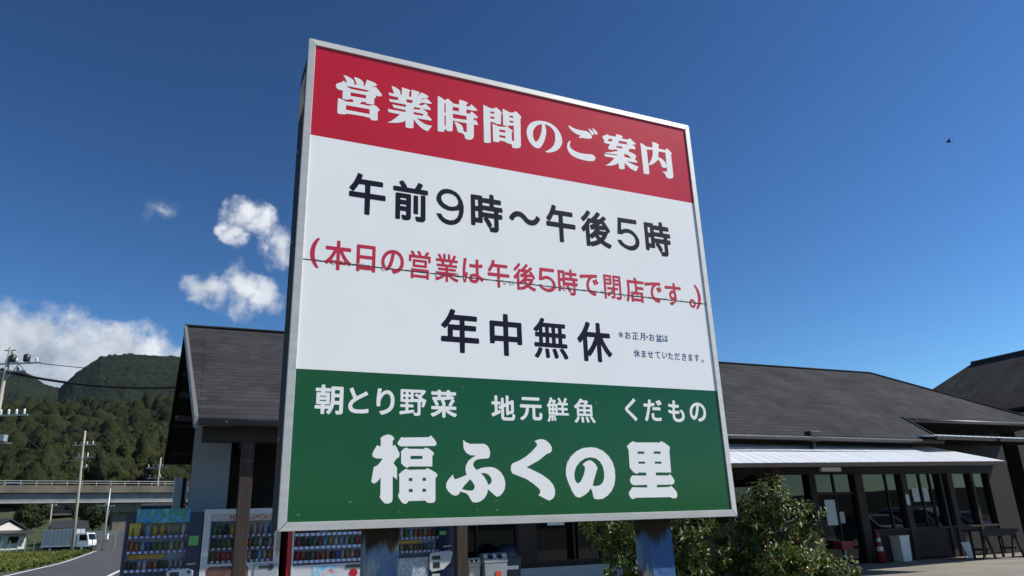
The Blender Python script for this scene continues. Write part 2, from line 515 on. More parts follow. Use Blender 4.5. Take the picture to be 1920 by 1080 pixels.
# nearer wooded hillside: individual crowns in one mass
def ico(sub):
    bm = bmesh.new(); bmesh.ops.create_icosphere(bm, subdivisions=sub, radius=1)
    v = np.array([x.co[:] for x in bm.verts]); f = np.array([[q.index for q in x.verts] for x in bm.faces]); bm.free()
    return v, f
ICO = {1: ico(2), 2: ico(3)}
def crowns(name, pts, mt):
    Vs, Fs, k = [], [], 0
    for (x, y, z, r, hh, sub) in pts:
        v, f = ICO[sub]
        ph = rng.uniform(0, 6, 6)
        d = 1 + .16 * np.sin(v[:, 0] * 4 + ph[0]) * np.sin(v[:, 1] * 4.3 + ph[1]) + .13 * np.sin(v[:, 2] * 7 + ph[2] + 3 * v[:, 0]) * np.cos(v[:, 1] * 7.5 + ph[3]) + rng.normal(0, .15, len(v))
        vv = v * d[:, None] * np.array([r, r, hh]) + np.array([x, y, z])
        Vs.append(vv); Fs.append(f + k); k += len(v)
    V = np.concatenate(Vs); F = np.concatenate(Fs)
    me = bpy.data.meshes.new(name)
    me.vertices.add(len(V)); me.vertices.foreach_set('co', V.ravel())
    me.loops.add(F.size); me.loops.foreach_set('vertex_index', F.ravel().astype(np.int32))
    me.polygons.add(len(F)); me.polygons.foreach_set('loop_start', np.arange(0, F.size, 3, dtype=np.int32))
    me.update(calc_edges=True)
    return link(name, me, mt)
pts = []
D = 176.0
while D < 640:
    step = 2.6 + D * 0.005
    k0, k1 = -0.80, -0.40
    for kx in np.arange(k0 * D, k1 * D, step):
        x = kx + rng.uniform(-2, 2); y = D + rng.uniform(-2.2, 2.2)
        # terraced fields stay open
        if y < 205 and -118 < x < -88 and rng.random() < .93: continue
        if y < 188 and rng.random() < .15: continue
        r = (rng.uniform(.9, 2.2) if rng.random() < .75 else rng.uniform(2, 3.4)) * (1 + D / 900)
        pts.append((x, y, float(ground_h(x, y)) + r * .9 + rng.uniform(0, 2.2), r, r * (rng.uniform(.8, 1.4) if rng.random() < .7 else rng.uniform(1.5, 2.2)), 2 if D < 300 else 1))
    D += step * .93
tag(crowns('forest', pts, M['forest']), kind='stuff')

# ------------------------------------------------------------------ the sign
SA = rad(24.7722)
sign = empty('sign_board', (-0.7646, 2.39065, 0), SA, 'big red, white and green opening-hours board in a metal frame on two blue posts', 'sign')
SZ, SW, SH = 1.5097, 1.84, 1.85
def s_panel(name, z0, z1, mt, jag0=False, jag1=False, x0=.02, x1=1.82):
    n = 150
    xs = np.linspace(x0, x1, n)
    r2 = np.random.default_rng(7)
    lo = np.full(n, z0) + (r2.normal(0, .0012, n) - .0012 if False else 0)
    hi = np.full(n, z1)
    if jag0: lo = z0 + np.abs(r2.normal(0, .0014, n))
    if jag1: hi = z1 - np.abs(r2.normal(0, .0014, n))
    poly = [(x, .006, SZ + z) for x, z in zip(xs, lo)] + [(x, .006, SZ + z) for x, z in zip(xs[::-1], hi[::-1])]
    if not (jag0 or jag1):
        poly = [(x0, .006, SZ + z0), (x1, .006, SZ + z0), (x1, .006, SZ + z1), (x0, .006, SZ + z1)]
    return MB().prism(poly, (0, .026, 0)).build(name, mt, sign)
s_panel('red_band', 1.425, 1.83, M['sign_red'])
s_panel('white_panel', .9235, 1.4245, M['sign_white'], jag0=True)
s_panel('white_panel', .5245, .9205, M['sign_white'], jag1=True)
s_panel('green_band', .018, .524, M['sign_green'])
# worn joint between the two sheets
jn = np.linspace(.012, 1.828, 260); r3 = np.random.default_rng(3)
up = .9228 + np.abs(r3.normal(0, .0008, 260)) + .0012 * (r3.random(260) < .08)
lo_ = .9212 - np.abs(r3.normal(0, .0008, 260)) - .0018 * (r3.random(260) < .07)
jm = MB()
for i in range(259):
    jm.add([(jn[i], .0050, SZ + lo_[i]), (jn[i + 1], .0050, SZ + lo_[i + 1]), (jn[i + 1], .0050, SZ + up[i + 1]), (jn[i], .0050, SZ + up[i])], [(0, 1, 2, 3)])
jm.build('panel_joint', M['grime'], sign)
fl = MB()
for k in range(46):
    x = r3.uniform(.1, 1.75); w = r3.uniform(.004, .014); h = r3.uniform(.003, .011); s = r3.choice([-1, 1], p=[.45, .55])
    z = .922 + s * .002
    fl.add([(x, .0046, SZ + z), (x + w, .0046, SZ + z), (x + w * r3.uniform(.4, .9), .0046, SZ + z + s * h), (x + w * .15, .0046, SZ + z + s * h * .7)], [(0, 1, 2, 3)])
fl.build('film_speck', mat('peeled film', (.55, .54, .52), .6, var=.3, vscale=60), sign)

def frame_ring(nm, x0, z0, x1, z1, inset, y_out, y_in, yb, mt):
    o = [(x0, z0), (x1, z0), (x1, z1), (x0, z1)]
    i_ = [(x0 + inset, z0 + inset), (x1 - inset, z0 + inset), (x1 - inset, z1 - inset), (x0 + inset, z1 - inset)]
    for k in range(4):
        l = (k + 1) % 4
        g = .0006
        def sh(p, q):  # tiny gap at the mitre
            return (p[0] + (q[0] - p[0]) * g, p[1] + (q[1] - p[1]) * g)
        A, B = sh(o[k], o[l]), sh(o[l], o[k]); C, Dd = sh(i_[l], i_[k]), sh(i_[k], i_[l])
        vs = [(A[0], y_out, A[1]), (B[0], y_out, B[1]), (C[0], y_in, C[1]), (Dd[0], y_in, Dd[1]),
              (A[0], yb, A[1]), (B[0], yb, B[1]), (C[0], yb, C[1]), (Dd[0], yb, Dd[1])]
        b = MB().add(vs, [(0, 1, 2, 3), (4, 7, 6, 5), (0, 4, 5, 1), (1, 5, 6, 2), (2, 6, 7, 3), (3, 7, 4, 0)])
        ob = b.build(nm, mt, sign, bevel=.0012)
frame_ring('frame_bar', 0, SZ, SW, SZ + SH, .027, .0025, 0.0, .018, M['alu'])
# dark steel carcass behind
b = MB()
b.box(.0008, .045, .0185, .175, SZ + .004, SZ + 1.775).box(1.795, 1.836, .0185, .175, SZ + .004, SZ + 1.775)
b.box(.0455, 1.7945, .052, .17, SZ + 1.735, SZ + 1.772).box(.0455, 1.7945, .13, .172, SZ + .002, SZ + .035).box(.0455, 1.7945, .052, .17, SZ + .88, SZ + .915)
b.build('rear_frame', M['steel_dark'], sign)
MB().box(.03, 1.81, .0325, .0515, SZ + .02, SZ + 1.83).build('backing_sheet', M['steel_dark'], sign)
MB().box(-.0018, .0006, .03, .165, SZ + 1.56, SZ + 1.71).build('primer_patch', M['rust_pale'], sign)
for z in (.30, 1.02, 1.40):
    MB().lathe([(.006, 0), (.006, .003)], 8, (0, 0, 0)).build('bolt', M['galv'], sign)
    ob = [o for o in bpy.data.objects if o.name.startswith('bolt')][-1]
    ob.rotation_euler = (0, rad(-90), 0); ob.location = (.0006, .11, SZ + z)

sf = MB(); r4 = np.random.default_rng(21)
for k in range(15):
    x = r4.uniform(.05, .95) if k < 11 else r4.uniform(.9, 1.78); z = r4.uniform(.035, .11) if k < 9 else r4.uniform(.05, .5)
    l, w, a = r4.uniform(.003, .011), r4.uniform(.0006, .0016), r4.uniform(-.9, .9)
    c_, s_ = math.cos(a), math.sin(a)
    sf.add([(x + l * i * c_ - w * j * s_, .0052, SZ + z + l * i * s_ + w * j * c_) for i, j in ((-.5, -1), (.5, -.5), (.5, .5), (-.5, 1))], [(0, 1, 2, 3)])
sf.build('scuff_speck', mat('pale scuff', (.42, .46, .43), .7, c2=(.2, .2, .2), vscale=3), sign)

def post_extra(nt, b, mp):
    tcx = nt.nodes.new('ShaderNodeTexCoord')
    def nz(sc_, st, det=7):
        mpx = nt.nodes.new('ShaderNodeMapping'); mpx.inputs['Scale'].default_value = st
        nt.links.new(tcx.outputs['Object'], mpx.inputs[0])
        n = nt.nodes.new('ShaderNodeTexNoise'); n.inputs['Scale'].default_value = sc_; n.inputs['Detail'].default_value = det
        nt.links.new(mpx.outputs[0], n.inputs['Vector']); return n.outputs[0]
    def rng_(v, a, b_):
        r = nt.nodes.new('ShaderNodeMapRange'); nt.links.new(v, r.inputs[0]); r.inputs['From Min'].default_value = a; r.inputs['From Max'].default_value = b_; return r.outputs[0]
    def mx(f, a, b_):
        m_ = nt.nodes.new('ShaderNodeMix'); m_.data_type = 'RGBA'; nt.links.new(f, m_.inputs['Factor'])
        for s, v in (('A', a), ('B', b_)):
            if isinstance(v, tuple): m_.inputs[s].default_value = (*v, 1)
            else: nt.links.new(v, m_.inputs[s])
        return m_.outputs['Result']
    c = mx(rng_(nz(6, (1, 1, .25)), .42, .6), (.05, .12, .27), (.17, .25, .34))
    c = mx(rng_(nz(11, (1, 1, .3)), .58, .64), c, (.50, .47, .36))
    c = mx(rng_(nz(17, (1, 1, .35)), .58, .66), c, (.10, .045, .02))
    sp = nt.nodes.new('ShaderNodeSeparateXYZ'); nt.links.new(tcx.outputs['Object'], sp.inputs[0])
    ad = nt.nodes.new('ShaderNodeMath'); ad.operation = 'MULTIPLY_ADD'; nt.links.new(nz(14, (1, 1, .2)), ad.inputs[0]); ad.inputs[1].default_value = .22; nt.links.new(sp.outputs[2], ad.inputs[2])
    c = mx(rng_(ad.outputs[0], 1.535, 1.575), c, (.035, .024, .018))  # post top darkened by height: rust, with the board's cast shade painted in
    nt.links.new(c, b.inputs['Base Color'])
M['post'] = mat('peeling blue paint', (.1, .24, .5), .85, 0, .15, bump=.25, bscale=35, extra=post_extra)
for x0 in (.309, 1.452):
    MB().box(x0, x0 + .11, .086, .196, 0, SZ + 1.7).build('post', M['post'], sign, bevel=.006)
    MB().box(x0 - .05, x0 + .16, .055, .0855, SZ + .05, SZ + .1).build('clamp', M['steel_dark'], sign)

# lettering
HEADER_OUTLINES = '278,3431 299,3431 333,3421 359,3406 369,3387 370,3366 389,3369 383,3393 363,3433 389,3434 420,3424 440,3407 445,3386 439,3369 452,3372 464,3410 469,3436 499,3430 533,3422 552,3407 546,3397 520,3382 498,3370 527,3381 544,3383 569,3358 594,3326 592,3311 572,3304 543,3305 549,3290 533,3278 533,3222 515,3217 486,3214 469,3218 466,3226 435,3224 418,3199 449,3200 491,3199 510,3207 529,3217 558,3205 579,3182 577,3171 564,3163 565,3083 533,3074 514,3076 499,3092 452,3095 386,3093 317,3089 306,3079 267,3074 251,3076 247,3097 247,3211 262,3212 290,3205 311,3196 365,3201 365,3227 340,3225 322,3215 289,3213 282,3214 281,3289 254,3288 233,3299 225,3318 227,3332 238,3345 269,3362 285,3380 297,3371 311,3368 303,3392 291,3414;304,3336 331,3339 416,3340 507,3338 487,3336 473,3323 407,3319 343,3319;345,3288 467,3290 467,3259 343,3255;312,3164 498,3169 499,3124 311,3123;670,3426 690,3425 717,3416 740,3402 747,3385 743,3365 758,3366 758,3434 792,3431 819,3427 831,3422 827,3409 820,3405 820,3361 839,3363 840,3432 872,3430 903,3426 912,3418 901,3401 898,3384 923,3424 949,3420 975,3409 988,3397 980,3387 944,3373 914,3360 934,3361 967,3380 995,3362 1015,3343 1008,3335 980,3333 929,3329 899,3304 929,3301 960,3326 985,3308 1008,3284 1001,3274 932,3273 955,3262 983,3240 978,3231 954,3226 969,3229 996,3207 1015,3189 1008,3176 965,3175 885,3174 915,3153 950,3136 976,3130 1019,3129 996,3096 983,3072 956,3077 915,3098 885,3127 861,3159 860,3078 836,3069 801,3067 795,3073 793,3129 766,3110 723,3094 643,3079 679,3104 717,3143 746,3177 653,3178 645,3206 691,3206 792,3209 793,3228 693,3228 681,3255 735,3255 794,3257 796,3279 661,3277 653,3301 675,3300 729,3306 729,3332 657,3333 647,3359 674,3358 696,3359 686,3381 678,3407;796,3330 852,3334 846,3305 801,3302;860,3271 922,3275 909,3256 860,3253;860,3226 947,3226 935,3206 860,3203;1067,3427 1094,3419 1131,3399 1157,3422 1183,3402 1204,3384 1258,3387 1257,3433 1295,3434 1327,3427 1338,3415 1321,3398 1324,3383 1351,3389 1366,3414 1391,3399 1423,3369 1412,3359 1382,3356 1322,3354 1321,3316 1352,3319 1371,3346 1398,3325 1427,3303 1419,3289 1386,3285 1388,3257 1402,3274 1416,3254 1427,3231 1418,3223 1387,3222 1386,3114 1379,3090 1359,3070 1332,3066 1310,3070 1303,3091 1293,3112 1275,3118 1251,3117 1238,3131 1232,3161 1223,3187 1210,3212 1239,3210 1273,3195 1289,3173 1292,3145 1301,3133 1322,3137 1323,3221 1271,3220 1218,3219 1200,3221 1196,3119 1188,3115 1149,3109 1134,3126 1125,3118 1123,3097 1077,3089 1066,3095;1199,3352 1255,3354 1255,3319 1199,3316;1200,3285 1324,3289 1322,3251 1200,3243;1126,3370 1136,3372 1137,3284 1125,3279;1125,3251 1137,3255 1137,3157 1126,3153;1478,3436 1509,3427 1550,3416 1578,3421 1598,3438 1628,3418 1653,3395 1644,3377 1638,3277 1602,3273 1579,3281 1541,3284 1539,3080 1509,3070 1477,3070;1543,3385 1580,3386 1578,3368 1541,3365;1541,3335 1580,3337 1579,3318 1540,3314;1660,3437 1696,3427 1730,3415 1764,3423 1783,3441 1810,3423 1840,3394 1828,3375 1822,3103 1807,3081 1767,3071 1740,3071 1735,3103 1710,3104 1680,3109 1674,3118 1622,3117 1618,3102 1591,3095 1561,3096 1560,3266 1579,3263 1618,3253 1674,3260 1698,3272 1724,3254 1751,3236 1738,3216 1739,3135 1759,3142 1760,3291 1725,3286 1702,3274 1660,3274;1724,3385 1761,3385 1759,3367 1722,3365;1722,3334 1762,3335 1759,3318 1722,3315;1622,3224 1680,3226 1678,3204 1622,3202;1620,3170 1678,3172 1677,3150 1619,3149;1882,3247 1887,3283 1900,3318 1924,3350 1960,3377 2002,3393 2044,3400 2085,3400 2126,3393 2166,3372 2198,3343 2222,3306 2233,3266 2234,3224 2224,3193 2201,3155 2170,3126 2127,3104 2086,3091 2054,3095 2087,3115 2118,3142 2146,3177 2162,3222 2166,3270 2163,3305 2149,3333 2124,3357 2095,3368 2064,3370 2073,3346 2078,3312 2075,3275 2064,3231 2047,3186 2027,3147 2006,3120 1982,3113 1954,3118 1926,3139 1902,3169 1888,3207;2037,3365 2012,3357 1982,3336 1960,3307 1947,3275 1944,3242 1947,3207 1957,3183 1968,3176 1986,3186 2005,3219 2022,3261 2031,3296 2037,3333;2307,3406 2314,3413 2346,3399 2382,3391 2425,3388 2475,3391 2500,3390 2524,3381 2541,3363 2550,3350 2545,3330 2528,3320 2488,3314 2444,3311 2407,3305 2414,3319 2433,3332 2391,3338 2349,3357 2321,3381;2515,3424 2539,3418 2560,3407 2576,3386 2572,3373 2557,3364 2545,3370 2531,3395;2556,3436 2581,3430 2602,3413 2613,3394 2605,3377 2589,3378 2575,3398;2313,3254 2321,3248 2310,3222 2308,3198 2322,3179 2348,3164 2384,3153 2432,3150 2482,3154 2532,3161 2556,3153 2570,3132 2563,3110 2545,3094 2501,3086 2446,3084 2392,3089 2344,3100 2309,3120 2287,3152 2279,3186 2286,3220 2299,3244;2721,3410 2730,3397 2766,3398 2810,3399 2814,3428 2853,3428 2888,3421 2872,3395 2921,3394 2948,3398 2966,3416 2993,3394 3027,3370 3016,3357 2983,3354 3008,3341 3021,3315 3011,3307 2951,3300 2935,3273 2973,3262 3005,3253 3018,3233 3008,3213 2997,3201 3015,3189 3029,3177 3013,3167 2963,3164 2908,3164 2930,3152 2968,3143 3035,3126 3016,3103 3005,3078 2987,3077 2943,3090 2904,3119 2882,3143 2874,3077 2851,3068 2815,3068 2813,3127 2777,3102 2731,3084 2667,3072 2701,3093 2735,3124 2767,3161 2774,3171 2672,3167 2665,3193 2716,3196 2805,3200 2808,3211 2679,3204 2683,3211 2744,3226 2816,3250 2814,3262 2779,3260 2762,3251 2721,3249 2712,3263 2724,3284 2738,3305 2678,3308 2671,3326 2686,3330 2669,3347 2662,3364 2672,3381 2701,3394;2731,3361 2768,3367 2759,3336 2714,3336;2843,3365 2926,3366 2926,3346 2935,3341 2890,3339 2830,3336;2812,3303 2875,3306 2864,3284 2800,3285;2879,3233 2918,3233 2946,3220 2957,3202 2880,3202 2888,3221;3080,3390 3111,3380 3146,3363 3216,3365 3219,3429 3258,3426 3298,3413 3285,3396 3287,3368 3364,3368 3384,3392 3410,3373 3437,3346 3425,3328 3424,3103 3414,3079 3385,3067 3355,3066 3339,3078 3329,3108 3298,3130 3353,3134 3357,3157 3358,3188 3344,3174 3317,3171 3300,3178 3294,3208 3280,3237 3265,3248 3241,3220 3197,3186 3148,3163 3148,3078 3130,3067 3084,3067;3146,3332 3214,3341 3211,3299 3198,3252 3176,3211 3147,3171;3280,3337 3361,3340 3358,3201 3345,3236 3314,3262 3271,3276'
NAME_OUTLINES = '700,619 725,613 742,598 745,585 734,576 735,539 752,547 769,520 786,485 781,464 762,453 743,424 768,392 770,313 739,337 741,183 734,166 712,157 687,159 665,180 651,203 656,213 655,329 633,301 611,288 592,299 593,314 606,397 630,408 649,429 666,454 618,456 596,468 594,487 605,511 625,544 651,536 650,583 645,588 666,608;796,603 810,599 998,605 1011,618 1033,597 1052,570 1055,554 1039,544 794,538 771,550 769,563;834,531 851,522 960,522 972,532 1001,523 1030,501 1036,487 1023,474 1023,402 858,402 840,392 818,403 797,424 796,494 792,498 811,521;864,474 950,475 950,453 864,451;833,387 847,379 972,381 985,391 1013,379 1048,360 1061,346 1056,330 1046,325 1046,173 1033,157 1002,156 980,161 976,172 852,171 844,158 825,152 805,164 785,191 778,209 787,229 786,335 780,345 802,368;853,324 879,324 879,303 853,303;951,325 977,325 977,304 951,304;854,251 881,251 881,229 854,230;951,251 977,251 977,230 951,230;1256,590 1279,573 1309,562 1420,564 1445,551 1460,529 1466,501 1462,472 1449,460 1393,456 1365,452 1344,441 1331,421 1336,399 1358,377 1392,391 1435,398 1479,398 1516,385 1549,360 1572,324 1581,282 1575,243 1557,215 1535,196 1513,189 1498,197 1441,243 1437,217 1418,185 1390,163 1356,152 1323,156 1306,176 1294,200 1276,216 1232,230 1217,209 1196,201 1170,207 1140,232 1124,258 1126,285 1141,312 1177,347 1180,328 1192,313 1233,325 1280,344 1271,377 1276,410 1295,441 1323,463 1357,479 1308,482 1278,499 1259,530;1306,314 1326,292 1340,270 1339,251 1322,234 1280,236 1243,246 1259,268 1281,289;1390,355 1422,356 1449,345 1470,321 1474,299 1463,280 1444,273 1436,297 1415,330;1831,589 1865,602 1896,606 1929,596 1961,571 1978,542 1973,518 1957,503 1933,497 1861,447 1757,397 1811,375 1882,343 1939,306 1971,271 1985,237 1983,197 1968,172 1938,156 1912,163 1845,196 1859,210 1863,224 1851,244 1807,278 1750,313 1693,333 1639,353 1629,373 1629,406 1642,424 1704,447 1757,476 1808,514 1850,555 1851,573;2323,550 2373,544 2428,522 2476,483 2508,435 2523,380 2522,320 2510,267 2481,220 2442,185 2398,162 2355,157 2321,162 2312,181 2305,222 2292,241 2277,219 2247,196 2211,179 2184,173 2157,183 2132,218 2103,282 2086,334 2087,381 2102,431 2136,478 2187,517 2245,542;2310,473 2260,464 2213,437 2176,398 2158,351 2159,310 2171,284 2188,277 2209,290 2237,333 2254,378 2254,401 2236,419 2266,440 2302,452 2329,440 2352,419 2367,391 2351,357 2329,304 2313,260 2342,255 2378,262 2408,285 2422,321 2423,363 2415,405 2393,441 2359,464;2716,602 2741,592 2975,595 2986,607 3022,592 3062,567 3070,549 3060,532 3057,356 2907,357 2906,333 3033,333 3040,346 3066,321 3082,293 3076,271 3055,261 2907,260 2904,240 3030,243 3041,253 3074,225 3094,200 3095,175 3085,157 3057,153 3020,164 2693,164 2673,153 2652,161 2635,188 2637,206 2672,244 2812,240 2813,261 2692,259 2667,268 2654,290 2660,311 2679,334 2811,332 2814,356 2746,357 2727,346 2698,356 2663,394 2666,534 2651,559 2684,587;2749,521 2813,522 2813,503 2748,502;2906,523 2972,523 2971,504 2906,504;2748,442 2812,442 2812,425 2748,425;2907,442 2971,443 2971,425 2907,425'
def polys(s):
    return [[(int(a) / 2000, SZ + int(b) / 2000) for a, b in (q.split(',') for q in p.split(' '))] for p in s.split(';')]
fill_outlines('header_lettering', polys(HEADER_OUTLINES), M['letter_white'], sign, .0055)
fill_outlines('name_lettering', polys(NAME_OUTLINES), M['letter_white'], sign, .0055)
def rows(q, k=4000.0):
    return [[(int(a) / k, SZ + int(b) / k) for a, b in (t.split(',') for t in p.split(' '))] for p in q.split(';')]
